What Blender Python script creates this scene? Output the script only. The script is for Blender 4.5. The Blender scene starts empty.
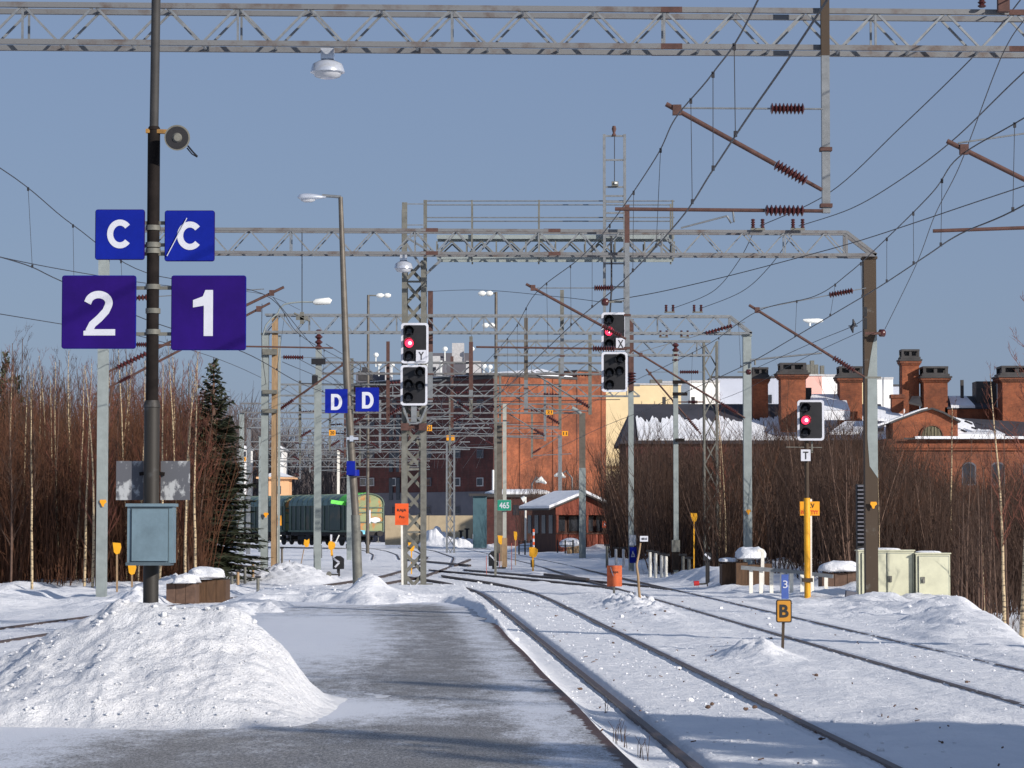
import bpy, math, random
import numpy as np
from mathutils import Vector, Matrix

# ------------------------------------------------------------------ camera, sky, sun
FPX = 2700.0
PITCH = math.atan(142.0 / FPX)
CAMZ = 1.85
scene = bpy.context.scene
COL = scene.collection
cam_d = bpy.data.cameras.new('camera')
cam_d.sensor_width = 36.0
cam_d.lens = FPX / 1024.0 * 36.0
cam_d.clip_start = 0.5
cam_d.clip_end = 20000
cam = bpy.data.objects.new('camera', cam_d)
cam.location = (0, 0, CAMZ)
cam.rotation_euler = (math.radians(90) + PITCH, 0, 0)
COL.objects.link(cam)
scene.camera = cam

SUN_AZ = 133.0      # clockwise from +Y
SUN_EL = 21.0
world = bpy.data.worlds.new("World")
scene.world = world
world.use_nodes = True
wn = world.node_tree
bg = wn.nodes['Background']
sky = wn.nodes.new('ShaderNodeTexSky')
sky.sky_type = 'NISHITA'
sky.sun_disc = False
sky.sun_elevation = math.radians(SUN_EL)
sky.sun_rotation = math.radians(SUN_AZ)
sky.altitude = 100
sky.air_density = 1.0
sky.dust_density = 0.9
sky.ozone_density = 3.2
veil = wn.nodes.new('ShaderNodeMixRGB')      # thin even high haze greys the winter sky
veil.inputs[0].default_value = .80
veil.inputs[2].default_value = (1.66, 2.17, 3.42, 1)
wn.links.new(sky.outputs[0], veil.inputs[1])
wn.links.new(veil.outputs[0], bg.inputs[0])
bg.inputs[1].default_value = 0.105
sun_d = bpy.data.lights.new('sun', 'SUN')
sun_d.energy = 4.3
sun_d.angle = math.radians(0.6)
sun_d.color = (1.0, 0.925, 0.85)
sun = bpy.data.objects.new('sun', sun_d)
az, el = math.radians(SUN_AZ), math.radians(SUN_EL)
sdir = Vector((math.sin(az) * math.cos(el), math.cos(az) * math.cos(el), math.sin(el)))
sun.rotation_euler = sdir.to_track_quat('Z', 'Y').to_euler()
sun.location = (30, -30, 30)
COL.objects.link(sun)
vs = scene.view_settings
vs.view_transform = 'Standard'
vs.look = 'None'
vs.exposure = 0.22
vs.gamma = 1.0
vs.use_curve_mapping = False
scene.cycles.max_bounces = 6
scene.cycles.diffuse_bounces = 3
scene.cycles.transparent_max_bounces = 8

random.seed(7)
rng = np.random.default_rng(11)
SIN, COS = math.sin(PITCH), math.cos(PITCH)


def P(px, py, Y):
    """world point seen at pixel (px,py) at distance Y"""
    u = (384 - py) / FPX
    v = (px - 512) / FPX
    k = Y / (COS - u * SIN)
    return Vector((k * v, Y, CAMZ + k * (SIN + u * COS)))


def M_(px, Y):
    return px * Y / FPX          # pixels to metres at distance Y


# ------------------------------------------------------------------ noise / terrain
def _h(ix, iy, seed):
    n = (ix.astype(np.int64) * 374761393 + iy.astype(np.int64) * 668265263 + seed * 974711) & 0x7fffffff
    n = ((n ^ (n >> 13)) * 1274126177) & 0x7fffffff
    n = n ^ (n >> 16)
    return (n & 0xffff) / 65535.0


def vnoise(x, y, seed=0):
    x = np.asarray(x, float); y = np.asarray(y, float)
    ix = np.floor(x); iy = np.floor(y)
    fx = x - ix; fy = y - iy
    fx = fx * fx * (3 - 2 * fx); fy = fy * fy * (3 - 2 * fy)
    a = _h(ix, iy, seed); b = _h(ix + 1, iy, seed); c = _h(ix, iy + 1, seed); d = _h(ix + 1, iy + 1, seed)
    return (a * (1 - fx) + b * fx) * (1 - fy) + (c * (1 - fx) + d * fx) * fy


def fbm(x, y, seed=0, octv=4):
    t = 0; a = .5; f = 1; s = 0
    for i in range(octv):
        t = t + a * vnoise(np.asarray(x) * f, np.asarray(y) * f, seed + i * 17)
        s += a; a *= .5; f *= 2.03
    return t / s - .5


def sm(x):
    x = np.clip(x, 0, 1)
    return x * x * (3 - 2 * x)


SK = 0.0415
TRACKS = {   # centre lines (Y, X)
    'one': [(-30, 4.30), (0, 3.06), (70, 0.155), (76, -0.16), (82, -0.62), (90, -1.5), (102, -3.4)],
    'two': [(-30, 8.50), (0, 7.25), (75, 4.14), (135, 1.6), (170, -0.2), (232, -3.6)],
    'cross': [(79, 3.97), (84, 3.55), (92, 2.1), (106, -.7), (116, -2.8)],
    'left': [(-30, -9.6), (30, -9.6), (42, -9.2), (52, -8.35), (60, -7.5), (72, -6.35), (85, -5.2), (100, -4.1), (125, -3.6), (160, -4.2), (200, -6.4), (232, -9.0)],
    'far': [(150, -7.0), (175, -8.2), (200, -10.0), (222, -12.1), (234, -17.5), (252, -26.6)],
}
TR = {}
for k_, v_ in TRACKS.items():
    a_ = np.array(v_, float)
    yy = np.arange(a_[0, 0], a_[-1, 0] + .01, 1.0)
    xx = np.interp(yy, a_[:, 0], a_[:, 1])
    for _ in range(5):       # smooth the corners
        xx[1:-1] = (xx[:-2] + 2 * xx[1:-1] + xx[2:]) / 4
    TR[k_] = (yy, xx)


def platform_snow(s, Y):
    n1 = fbm(s * 1.3, Y * .8, 5)
    n2 = fbm(s * 4, Y * 3, 9)
    endc = sm((Y - 55.0 + n1 * 9 + s * .35) / 3.0)
    left = sm((-2.35 - s + n1 * 1.6) / .5) * sm((Y - 24) / 3)
    right = sm((s - (1.62 - np.clip(Y - 39, 0, 30) * .035) + n1 * .35) / .25) * sm((Y - 38) / 4)
    return np.maximum(np.maximum(endc, left), right), n2


def G(X, Y):
    X = np.asarray(X, float); Y = np.asarray(Y, float)
    s = X + SK * Y
    near = 1 - sm((Y - 90) / 60)
    lump = fbm(X * .9, Y * .6, 3)
    fine = fbm(X * 5, Y * 4, 21)
    h = -0.035 + .05 * lump + .03 * fine * near
    # platform zone
    cov, n2 = platform_snow(s, Y)
    under = .16
    topz = .27 + .13 * cov + .07 * n2 * cov + .10 * cov * fbm(s * .8, Y * .4, 33)
    pz = np.where(cov > .02, .24 * (1 - cov) + topz * cov, under)
    pr = .23 * (1 - sm((s - 1.50) / .62)) + .03 * fbm(X * 2, Y * .8, 8)
    pl = .36 * (1 - sm((-3.2 - s) / 1.4))
    insideR = s <= 1.56
    ph = np.where(insideR, pz, np.maximum(pr, h))
    ph = np.where((s > 1.56) & (cov > .02), np.maximum(ph, (.26 + .12 * cov) * (1 - sm((s - 1.5) / .6))), ph)
    ph = np.where(s < -3.2, np.maximum(pl, h), ph)
    yend = 1 - sm((Y - 65.5) / 4.5)
    inz = (s > -4.6) & (s < 2.12) & (Y < 70)
    h = np.where(inz, np.maximum(ph * yend, h * (1 - yend) + ph * yend * yend), h)
    # humps between the tracks
    h += .07 * np.exp(-((s - 5.2) / .7) ** 2) * (.6 + 1.5 * lump)
    h += (.17 + .5 * fine) * np.exp(-((X - 2.95) / .75) ** 2 - ((Y - 64) / 6.5) ** 2)
    h += (.24 + .3 * fine) * np.exp(-((X - 3.45) / .42) ** 2 - ((Y - 38.6) / 1.2) ** 2)
    h += (.40 + .3 * fine) * np.exp(-((X + 3.0) / .48) ** 2 - ((Y - 57.5) / 1.6) ** 2)
    # bank right of track two
    sd = 9.3 + np.clip(Y - 40, -10, 40) * .155
    H = .16 + .40 * sm((Y - 66) / 20)
    nz = fbm(X * .7, Y * .35, 40, 5)
    h += H * np.exp(-((s - (sd - .9)) / 1.0) ** 2) * np.clip(.75 + 1.9 * nz, .1, 2) * sm((Y - 28) / 14) * (1 - sm((Y - 150) / 60))
    h += .25 * np.clip(nz + .12, 0, 1) * sm((s - 8.6) / 1.0) * sm((Y - 40) / 15) * (1 - sm((Y - 160) / 40)) * 2
    h += .4 * np.exp(-((s - 10.3) / .8) ** 2 - ((Y - 88) / 8) ** 2)
    h += .09 * fbm(X * 2.4, Y * 1.6, 77) * sm((s - 8.6) / .6) * near
    h -= 3.6 * sm((s - sd) / 3.2)
    # left mounds
    h += (.55 + .5 * fine) * np.exp(-((X + 7.6) / 1.3) ** 2 - ((Y - 92) / 6) ** 2)
    h += (.40 + .4 * fine) * np.exp(-((X + 9.2) / 1.4) ** 2 - ((Y - 76) / 5) ** 2)
    h += (.34 + .6 * fine) * np.exp(-((X + 8.1) / 1.2) ** 2 - ((Y - 63.6) / 1.3) ** 2)
    h += .30 * np.clip(fbm(X * .6, Y * .4, 51) + .1, 0, 1) * 2 * (1 - sm((s + 6.5) / 1.5)) * sm((Y - 55) / 10) * near
    h += .13 * np.clip(.5 + lump * 2, 0, 1) * (1 - sm((s + 9.3) / 1)) * near
    h -= 1.8 * (1 - sm((s + 16.5) / 5.5)) * (1 - sm((Y - 130) / 60))
    # far yard bank and rise
    rise = sm((Y - 226) / 50) * sm((X + 9) / 3)
    h += rise * 1.0
    nb = fbm(X * .45, Y * .2, 60, 5)
    h += 1.5 * np.clip(.45 + 2.2 * nb, 0, 1.6) * np.exp(-((Y - 238) / 7) ** 2) * sm((X + 8.6) / 1.5) * (1 - sm((X - 12) / 6))
    h += .8 * np.clip(.4 + 2.2 * nb, 0, 1.6) * np.exp(-((Y - 196 + X) / 5) ** 2) * sm((X + 1) / 2)
    # grooves by the rails
    for k, (yy, xx) in TR.items():
        c = np.interp(Y, yy, xx)
        on = (Y > yy[0]) & (Y < yy[-1])
        d = X - c
        flat = np.where(on, 1 - sm((np.abs(d) - 1.05) / .45), 0)
        lvl = -.020 - .055 * sm((Y - 72) / 22) * (1 - sm((Y - 112) / 12))
        lvl = lvl + (.016 if k == 'two' else .0) + .026 * fine + .02 * lump + .012 * fbm(X * 13, Y * 9, 88, 3) * (1 - sm((Y - 60) / 20))
        w = flat if k != 'one' else np.where((s < 1.6) & (Y < 62), 0, flat)
        h = h * (1 - w * .93) + lvl * w * .93
        for sg in (-1, 1):
            r = (d - sg * .762) * -sg          # positive toward the track centre
            gd = .085 if (k == 'one' and sg < 0) else .032
            gw = .07 if (k == 'one' and sg < 0) else .035
            if k == 'two': gd = .024
            h = h - np.where(on, gd * np.exp(-((r - .09) / gw) ** 2) + .03 * np.exp(-((r + .07) / .03) ** 2), 0)
            h = h - (np.where(on & (np.abs(r) < .03), .04, 0) if k != 'two' else 0)
    return h


def gz(x, y):
    return float(G(np.array([x]), np.array([y]))[0])


# ------------------------------------------------------------------ materials
def mat(name, col, rough=.7, metal=0.0, var=.18, scale=4.0, col2=None, mix2=(.5, .62), bump=0.0, bscale=30.0, emis=None, estr=0, stretch=None, spec=None):
    m = bpy.data.materials.new(name)
    m.use_nodes = True
    nt = m.node_tree
    b = nt.nodes['Principled BSDF']
    b.inputs['Roughness'].default_value = rough
    b.inputs['Metallic'].default_value = metal
    if spec is not None: b.inputs['Specular IOR Level'].default_value = spec
    tc = nt.nodes.new('ShaderNodeTexCoord')
    src = tc.outputs['Object']
    if stretch:
        mp = nt.nodes.new('ShaderNodeMapping')
        mp.inputs['Scale'].default_value = stretch
        nt.links.new(src, mp.inputs[0]); src = mp.outputs[0]
    n = nt.nodes.new('ShaderNodeTexNoise')
    n.inputs['Scale'].default_value = scale
    n.inputs['Detail'].default_value = 6
    n.inputs['Roughness'].default_value = .65
    nt.links.new(src, n.inputs['Vector'])
    r = nt.nodes.new('ShaderNodeValToRGB')
    nt.links.new(n.outputs['Fac'], r.inputs[0])
    c = np.array(col)
    if col2 is None:
        r.color_ramp.elements[0].position = .3
        r.color_ramp.elements[1].position = .7
        r.color_ramp.elements[0].color = (*np.clip(c * (1 - var), 0, 1), 1)
        r.color_ramp.elements[1].color = (*np.clip(c * (1 + var), 0, 1), 1)
    else:
        r.color_ramp.elements[0].position = mix2[0]
        r.color_ramp.elements[1].position = mix2[1]
        r.color_ramp.elements[0].color = (*c, 1)
        r.color_ramp.elements[1].color = (*col2, 1)
    nt.links.new(r.outputs[0], b.inputs['Base Color'])
    if bump:
        n2 = nt.nodes.new('ShaderNodeTexNoise')
        n2.inputs['Scale'].default_value = bscale
        n2.inputs['Detail'].default_value = 5
        nt.links.new(src, n2.inputs['Vector'])
        bp = nt.nodes.new('ShaderNodeBump')
        bp.inputs['Strength'].default_value = 1.0
        bp.inputs['Distance'].default_value = bump
        nt.links.new(n2.outputs['Fac'], bp.inputs['Height'])
        nt.links.new(bp.outputs[0], b.inputs['Normal'])
    if emis:
        b.inputs['Emission Color'].default_value = (*emis, 1)
        b.inputs['Emission Strength'].default_value = estr
    return m


def snow_mat(name, dirt=.5, scale=1.0):
    m = bpy.data.materials.new(name); m.use_nodes = True
    nt = m.node_tree; b = nt.nodes['Principled BSDF']; L = nt.links.new
    b.inputs['Roughness'].default_value = .75
    b.inputs['Specular IOR Level'].default_value = .25
    tc = nt.nodes.new('ShaderNodeTexCoord')
    def noise(sc, det=5, ro=.6):
        n = nt.nodes.new('ShaderNodeTexNoise'); n.inputs['Scale'].default_value = sc * scale
        n.inputs['Detail'].default_value = det; n.inputs['Roughness'].default_value = ro
        L(tc.outputs['Object'], n.inputs['Vector']); return n
    def ramp(src, p0, c0, p1, c1):
        r = nt.nodes.new('ShaderNodeValToRGB'); L(src, r.inputs[0])
        r.color_ramp.elements[0].position = p0; r.color_ramp.elements[0].color = c0
        r.color_ramp.elements[1].position = p1; r.color_ramp.elements[1].color = c1
        return r
    base = ramp(noise(1.1, 6).outputs['Fac'], .3, (.74, .765, .80, 1), .7, (.86, .87, .885, 1))
    # broad dirty zones times small grains
    zone = ramp(noise(.35, 4).outputs['Fac'], .44, (0, 0, 0, 1), .66, (1, 1, 1, 1))
    grain = ramp(noise(9, 6, .8).outputs['Fac'], .60, (0, 0, 0, 1), .70, (1, 1, 1, 1))
    mu = nt.nodes.new('ShaderNodeMath'); mu.operation = 'MULTIPLY'
    L(zone.outputs[0], mu.inputs[0]); L(grain.outputs[0], mu.inputs[1])
    mu2 = nt.nodes.new('ShaderNodeMath'); mu2.operation = 'MULTIPLY'; mu2.inputs[1].default_value = dirt
    L(mu.outputs[0], mu2.inputs[0])
    mx = nt.nodes.new('ShaderNodeMixRGB'); L(mu2.outputs[0], mx.inputs[0])
    L(base.outputs[0], mx.inputs[1]); mx.inputs[2].default_value = (.22, .19, .16, 1)
    L(mx.outputs[0], b.inputs['Base Color'])
    b1 = nt.nodes.new('ShaderNodeBump'); b1.inputs['Distance'].default_value = .10; b1.inputs['Strength'].default_value = .8
    L(noise(4.5, 8, .68).outputs['Fac'], b1.inputs['Height'])
    b2 = nt.nodes.new('ShaderNodeBump'); b2.inputs['Distance'].default_value = .02; b2.inputs['Strength'].default_value = .7
    L(noise(34, 4).outputs['Fac'], b2.inputs['Height']); L(b1.outputs[0], b2.inputs['Normal'])
    L(b2.outputs[0], b.inputs['Normal'])
    return m


def brick_mat(name, c1, c2, mortar, bw=.27, bh=.09, snowtint=False):
    m = bpy.data.materials.new(name); m.use_nodes = True
    nt = m.node_tree; b = nt.nodes['Principled BSDF']; L = nt.links.new
    b.inputs['Roughness'].default_value = .85
    tc = nt.nodes.new('ShaderNodeTexCoord')
    sx = nt.nodes.new('ShaderNodeSeparateXYZ'); L(tc.outputs['Object'], sx.inputs[0])
    ad = nt.nodes.new('ShaderNodeMath'); ad.operation = 'ADD'; L(sx.outputs[0], ad.inputs[0]); L(sx.outputs[1], ad.inputs[1])
    cb = nt.nodes.new('ShaderNodeCombineXYZ'); L(ad.outputs[0], cb.inputs[0]); L(sx.outputs[2], cb.inputs[1])
    br = nt.nodes.new('ShaderNodeTexBrick'); L(cb.outputs[0], br.inputs['Vector'])
    br.inputs['Color1'].default_value = (*c1, 1); br.inputs['Color2'].default_value = (*c2, 1); br.inputs['Mortar'].default_value = (*mortar, 1)
    br.inputs['Scale'].default_value = 1; br.inputs['Mortar Size'].default_value = .012
    br.inputs['Brick Width'].default_value = bw; br.inputs['Row Height'].default_value = bh
    n = nt.nodes.new('ShaderNodeTexNoise'); n.inputs['Scale'].default_value = .35; n.inputs['Detail'].default_value = 7; n.inputs['Roughness'].default_value = .7
    L(tc.outputs['Object'], n.inputs['Vector'])
    r = nt.nodes.new('ShaderNodeValToRGB'); L(n.outputs['Fac'], r.inputs[0])
    r.color_ramp.elements[0].position = .34; r.color_ramp.elements[0].color = (.42, .42, .44, 1)
    r.color_ramp.elements[1].position = .65; r.color_ramp.elements[1].color = (1.1, 1.08, 1.05, 1)
    mx = nt.nodes.new('ShaderNodeMixRGB'); mx.blend_type = 'MULTIPLY'; mx.inputs[0].default_value = 1
    L(br.outputs[0], mx.inputs[1]); L(r.outputs[0], mx.inputs[2])
    n3 = nt.nodes.new('ShaderNodeTexNoise'); n3.inputs['Scale'].default_value = 2.6; n3.inputs['Detail'].default_value = 8; n3.inputs['Roughness'].default_value = .85
    L(tc.outputs['Object'], n3.inputs['Vector'])
    r3 = nt.nodes.new('ShaderNodeValToRGB'); L(n3.outputs['Fac'], r3.inputs[0])
    r3.color_ramp.elements[0].position = .36; r3.color_ramp.elements[0].color = (.55, .52, .5, 1)
    r3.color_ramp.elements[1].position = .62; r3.color_ramp.elements[1].color = (1.18, 1.15, 1.1, 1)
    mz = nt.nodes.new('ShaderNodeMixRGB'); mz.blend_type = 'MULTIPLY'; mz.inputs[0].default_value = .8
    L(mx.outputs[0], mz.inputs[1]); L(r3.outputs[0], mz.inputs[2]); mx = mz; L(mx.outputs[0], b.inputs['Base Color'])
    return m


Mt = dict(
    snow=snow_mat('snow', .55),
    pile=snow_mat('pile_snow', .9, 1.6),
    roofsnow=snow_mat('roof_snow', .15),
    galv=mat('galvanised_steel', (.20, .215, .225), .5, .35, .22, 9),
    galvd=mat('dull_steel', (.15, .15, .13), .65, .2, .3, 6),
    chord=mat('weathered_chord', (.155, .16, .165), .6, .2, .3, 3, col2=(.10, .075, .065), mix2=(.50, .70)),
    rust=mat('rust', (.085, .042, .034), .85, 0, .35, 8),
    brownpost=mat('brown_paint_post', (.050, .032, .018), .75, 0, .3, 3, col2=(.10, .09, .075), mix2=(.60, .68)),
    blackpost=mat('dark_shaded_post_paint', (.014, .011, .010), .8, 0, .4, 7, bump=.002, spec=.15),  # black also stands for shade on the near sign post
    concrete=mat('pale_concrete', (.24, .275, .27), .8, 0, .14, 4, bump=.003),
    wood=mat('weathered_wood', (.30, .20, .11), .8, 0, .35, 4, stretch=(8, 8, .7)),
    lamppost=mat('lamp_post_steel', (.12, .105, .085), .5, .2, .3, 3),
    blue=mat('sign_blue', (.004, .014, .24), .5, 0, .15, 3, spec=.15),
    purple=mat('sign_faded_shaded_blue', (.018, .004, .125), .6, 0, .22, 2.5, spec=.12),  # faded blue, darkened further in place of shade on the near boards
    white=mat('white_letter', (.58, .60, .66), .45, 0, .05, 6),  # dulled in place of shade on the near sign letters
    whitep=mat('white_paint', (.74, .72, .64), .5, 0, .12, 6),
    black=mat('signal_black', (.012, .012, .014), .45, 0, .3, 5),
    blackl=mat('black_letter', (.015, .015, .015), .6),
    lens=mat('dark_lens', (.02, .022, .028), .12, 0, .2, 5),
    red=mat('red_lamp', (.5, .01, .02), .3, 0, .05, 5, emis=(1, .03, .08), estr=2.6),
    redhot=mat('red_lamp_core', (.9, .2, .2), .3, 0, .05, 5, emis=(1, .45, .45), estr=4),
    box=mat('blue_grey_enamel', (.13, .195, .235), .5, 0, .2, 5, bump=.002, bscale=9),
    boxdk=mat('blue_grey_joint', (.07, .10, .12), .5),
    ins=mat('brown_porcelain', (.065, .018, .018), .25, 0, .3, 9),
    wire=mat('dark_wire', (.03, .03, .035), .5, .3, .2, 3),
    maroon=brick_mat('maroon_brick', (.13, .028, .024), (.09, .02, .018), (.09, .05, .045)),  # also puts shade into the brick block's left side
    rail=mat('rail_steel', (.075, .052, .045), .5, .25, .35, 5),
    orange=mat('orange_sign', (.70, .09, .012), .5, 0, .1, 4), orangef=mat('faded_orange_sign', (.62, .13, .04), .6, 0, .22, 6),
    yellow=mat('yellow_paint', (.75, .36, .01), .5, 0, .15, 4),
    yelsign=mat('yellow_sign', (.80, .33, .008), .5, 0, .06, 4),
    bsign=mat('ochre_sign', (.50, .22, .015), .55, 0, .1, 4),
    green=mat('green_sign', (.01, .24, .15), .5, 0, .1, 4),
    cream=mat('cream_cabinet', (.56, .56, .41), .5, 0, .16, 2.2),
    lampshell=mat('lamp_shell', (.62, .66, .72), .25, .5, .08, 4),
    lampwhite=mat('lamp_white', (.78, .80, .76), .4, 0, .05, 4),
    glass=mat('lamp_glass', (.5, .52, .55), .1, 0, .05, 4),
    rustwood=mat('brown_boards', (.085, .045, .022), .8, 0, .35, 3, stretch=(6, 6, 1)),
    barkw=mat('birch_bark', (.48, .37, .22), .75, 0, .2, 3, col2=(.06, .045, .035), mix2=(.50, .60), stretch=(2, 2, 6)),
    barkd=mat('dark_bark', (.11, .065, .045), .85, 0, .35, 6),
    twig=mat('reddish_twigs', (.15, .048, .028), .8, 0, .35, 1.0),
    twig2=mat('brown_twigs', (.048, .024, .014), .8, 0, .35, 1.0),
    twig3=mat('dark_thicket', (.034, .016, .009), .9, 0, .5, .25),
    leftwood=mat('brown_wood_stems', (.085, .033, .014), .9, 0, .45, .3),
    needle=mat('spruce_needles', (.030, .038, .018), .7, 0, .45, 1.2),
    farwood=mat('far_wood_twigs', (.10, .085, .085), .85, 0, .3, .05),
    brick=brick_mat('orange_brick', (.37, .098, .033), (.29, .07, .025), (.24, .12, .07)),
    brick2=brick_mat('old_brick', (.28, .075, .025), (.17, .042, .016), (.22, .12, .08)),
    plinth=mat('grey_plinth', (.11, .11, .13), .8, 0, .15, .6),
    creamwall=mat('cream_render', (.72, .58, .34), .8, 0, .08, .5),
    whitewall=mat('white_render', (.78, .78, .76), .8, 0, .06, .5),
    palewall=mat('pale_grey_render', (.42, .45, .52), .8, 0, .06, .5),
    slatewall=mat('slate_render', (.16, .20, .26), .8, 0, .06, .5),
    pinkwall=mat('pink_render', (.75, .42, .36), .8, 0, .06, .5),
    peach=mat('peach_render', (.72, .42, .22), .8, 0, .06, .5),
    roofd=mat('dark_roof_felt', (.035, .035, .045), .8, 0, .3, .4),
    capd=mat('dark_sheet_metal', (.045, .042, .042), .6, .2, .35, 1),
    window=mat('window_glass', (.03, .035, .045), .1, 0, .2, 1),
    frame=mat('window_frame', (.45, .45, .45), .6),
    redwood=mat('red_planks', (.19, .038, .016), .75, 0, .35, 1.2, stretch=(7, 7, .5)),
    darkwood=mat('dark_shaded_planks', (.07, .03, .02), .8, 0, .3, 2, stretch=(7, 7, .5)),
    teal=mat('teal_sheet', (.05, .11, .13), .6, 0, .15, 1),
    wall=mat('sandy_wall', (.42, .34, .22), .85, 0, .15, 1.2),
    wagon=mat('wagon_side', (.028, .050, .046), .6, 0, .35, .9, col2=(.09, .075, .05), mix2=(.52, .72)),
    wagonroof=mat('wagon_roof', (.10, .17, .165), .55, 0, .25, .8),
    wagongreen=mat('wagon_bright_green', (.10, .62, .06), .5, 0, .1, 1),
    wagonend=mat('wagon_end_boards', (.24, .27, .13), .7, 0, .3, 1.2, col2=(.42, .19, .06), mix2=(.50, .58)),
    wagonframe=mat('wagon_frame', (.07, .11, .08), .6, 0, .25, 1.5),
    under=mat('underframe', (.02, .018, .018), .8, 0, .3, 2),
    plate=mat('weathered_plate', (.10, .105, .12), .6, .1, .3, 4, col2=(.42, .44, .45), mix2=(.52, .58), stretch=(1.5, 1, 1)),
    hut=mat('shade_building_render', (.45, .36, .25), .85, 0, .1, .5),
)
sp = Mt['snow'].node_tree.nodes['Principled BSDF']


# ------------------------------------------------------------------ mesh builder and scene helpers
LOC = {}


class MB:
    def __init__(s):
        s.v = []; s.f = []; s.sm = []

    def add(s, vs, fs, smooth=False):
        o = len(s.v)
        s.v.extend([tuple(p) for p in vs])
        s.f.extend([tuple(i + o for i in f) for f in fs])
        s.sm.extend([smooth] * len(fs))
        return s

    def box(s, c, d, rz=0.0, R=None):
        hx, hy, hz = d[0] / 2, d[1] / 2, d[2] / 2
        vs = [Vector((x, y, z)) for x in (-hx, hx) for y in (-hy, hy) for z in (-hz, hz)]
        if R is None and rz: R = Matrix.Rotation(rz, 3, 'Z')
        c = Vector(c)
        vs = [(R @ v if R is not None else v) + c for v in vs]
        return s.add(vs, [(0, 1, 3, 2), (4, 6, 7, 5), (0, 4, 5, 1), (2, 3, 7, 6), (0, 2, 6, 4), (1, 5, 7, 3)])

    def bar(s, p, q, w, h=None, up=(0, 0, 1)):
        p = Vector(p); q = Vector(q); h = h or w
        d = (q - p); L = d.length
        if L < 1e-6: return s
        d.normalize(); up = Vector(up)
        if abs(d.dot(up)) > .97: up = Vector((0, 1, 0))
        x = d.cross(up).normalized(); z = x.cross(d).normalized()
        vs = []
        for e in (p, q):
            for a, b in ((-1, -1), (1, -1), (1, 1), (-1, 1)):
                vs.append(e + x * a * w / 2 + z * b * h / 2)
        return s.add(vs, [(0, 3, 2, 1), (4, 5, 6, 7), (0, 1, 5, 4), (1, 2, 6, 5), (2, 3, 7, 6), (3, 0, 4, 7)])

    def tube(s, pts, r, seg=8, cap=True, smooth=True):
        pts = [Vector(p) for p in pts]; n = len(pts)
        if not hasattr(r, '__len__'): r = [r] * n
        vs = []; prev = None
        for i, p in enumerate(pts):
            d = (pts[min(i + 1, n - 1)] - pts[max(i - 1, 0)])
            if d.length < 1e-9: d = Vector((0, 0, 1))
            d.normalize()
            if prev is None:
                a = Vector((0, 0, 1)) if abs(d.z) < .9 else Vector((0, 1, 0))
                x = d.cross(a).normalized()
            else:
                x = (prev - d * prev.dot(d)).normalized()
            prev = x; y = d.cross(x)
            for k in range(seg):
                t = 2 * math.pi * k / seg
                vs.append(p + (x * math.cos(t) + y * math.sin(t)) * r[i])
        fs = [(i * seg + k, i * seg + (k + 1) % seg, (i + 1) * seg + (k + 1) % seg, (i + 1) * seg + k) for i in range(n - 1) for k in range(seg)]
        s.add(vs, fs, smooth)
        if cap:
            s.add(vs[:seg], [tuple(range(seg))[::-1]]); s.add(vs[-seg:], [tuple(range(seg))])
        return s

    def ribs(s, p, q, r, n=8, core=.45):
        p = Vector(p); q = Vector(q); pts = []; rr = []
        for i in range(n):
            for t, k in ((0.08, core), (.42, 1), (.58, 1), (.92, core)):
                pts.append(p.lerp(q, (i + t) / n)); rr.append(r * k)
        return s.tube(pts, rr, 10, smooth=False)

    def poly(s, pts2, y0, y1, at=(0, 0, 0)):
        """outline in x,z extruded from y0 to y1"""
        n = len(pts2); a = Vector(at)
        vs = [a + Vector((x, y0, z)) for x, z in pts2] + [a + Vector((x, y1, z)) for x, z in pts2]
        fs = [tuple(range(n)), tuple(range(2 * n - 1, n - 1, -1))] + [(i, i + n, (i + 1) % n + n, (i + 1) % n) for i in range(n)]
        return s.add(vs, fs)

    def build(s, name, m, parent=None, loc=None, local=False):
        me = bpy.data.meshes.new(name)
        o = bpy.data.objects.new(name, me)
        if parent is not None:
            L = LOC.get(parent.name, Vector((0, 0, 0)))
            o.parent = parent
        else:
            L = Vector(loc) if loc is not None else Vector((0, 0, 0))
            o.location = L
        LOC[o.name] = L
        off = Vector((0, 0, 0)) if local else L
        me.from_pydata([(v[0] - off[0], v[1] - off[1], v[2] - off[2]) for v in s.v], [], s.f)
        me.polygons.foreach_set('use_smooth', s.sm)
        if isinstance(m, str): m = Mt[m]
        me.materials.append(m)
        me.update()
        COL.objects.link(o)
        if local: LOC[o.name] = Vector((0, 0, 0))
        return o


def tag(o, label=None, cat=None, group=None, kind=None):
    if label: o['label'] = label
    if cat: o['category'] = cat
    if group: o['group'] = group
    if kind: o['kind'] = kind
    return o


def thing(name, label, cat, loc=(0, 0, 0), group=None, rz=0.0, local=False):
    o = bpy.data.objects.new(name, None)
    o.empty_display_size = .3
    COL.objects.link(o); o.location = loc; o.rotation_euler = (0, 0, rz)
    LOC[o.name] = Vector((0, 0, 0)) if local else Vector(loc)
    return tag(o, label, cat, group)


def copy_tree(o, parent=None):
    c = o.copy(); COL.objects.link(c)
    if parent is not None: c.parent = parent
    for ch in list(o.children): copy_tree(ch, c)
    return c


def rrect(w, h, r, n=5):
    pts = []
    for cx, cz, a0 in ((w / 2 - r, h / 2 - r, 0), (-w / 2 + r, h / 2 - r, 90), (-w / 2 + r, -h / 2 + r, 180), (w / 2 - r, -h / 2 + r, 270)):
        for i in range(n + 1):
            a = math.radians(a0 + 90 * i / n)
            pts.append((cx + r * math.cos(a), cz + r * math.sin(a)))
    return pts


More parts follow.
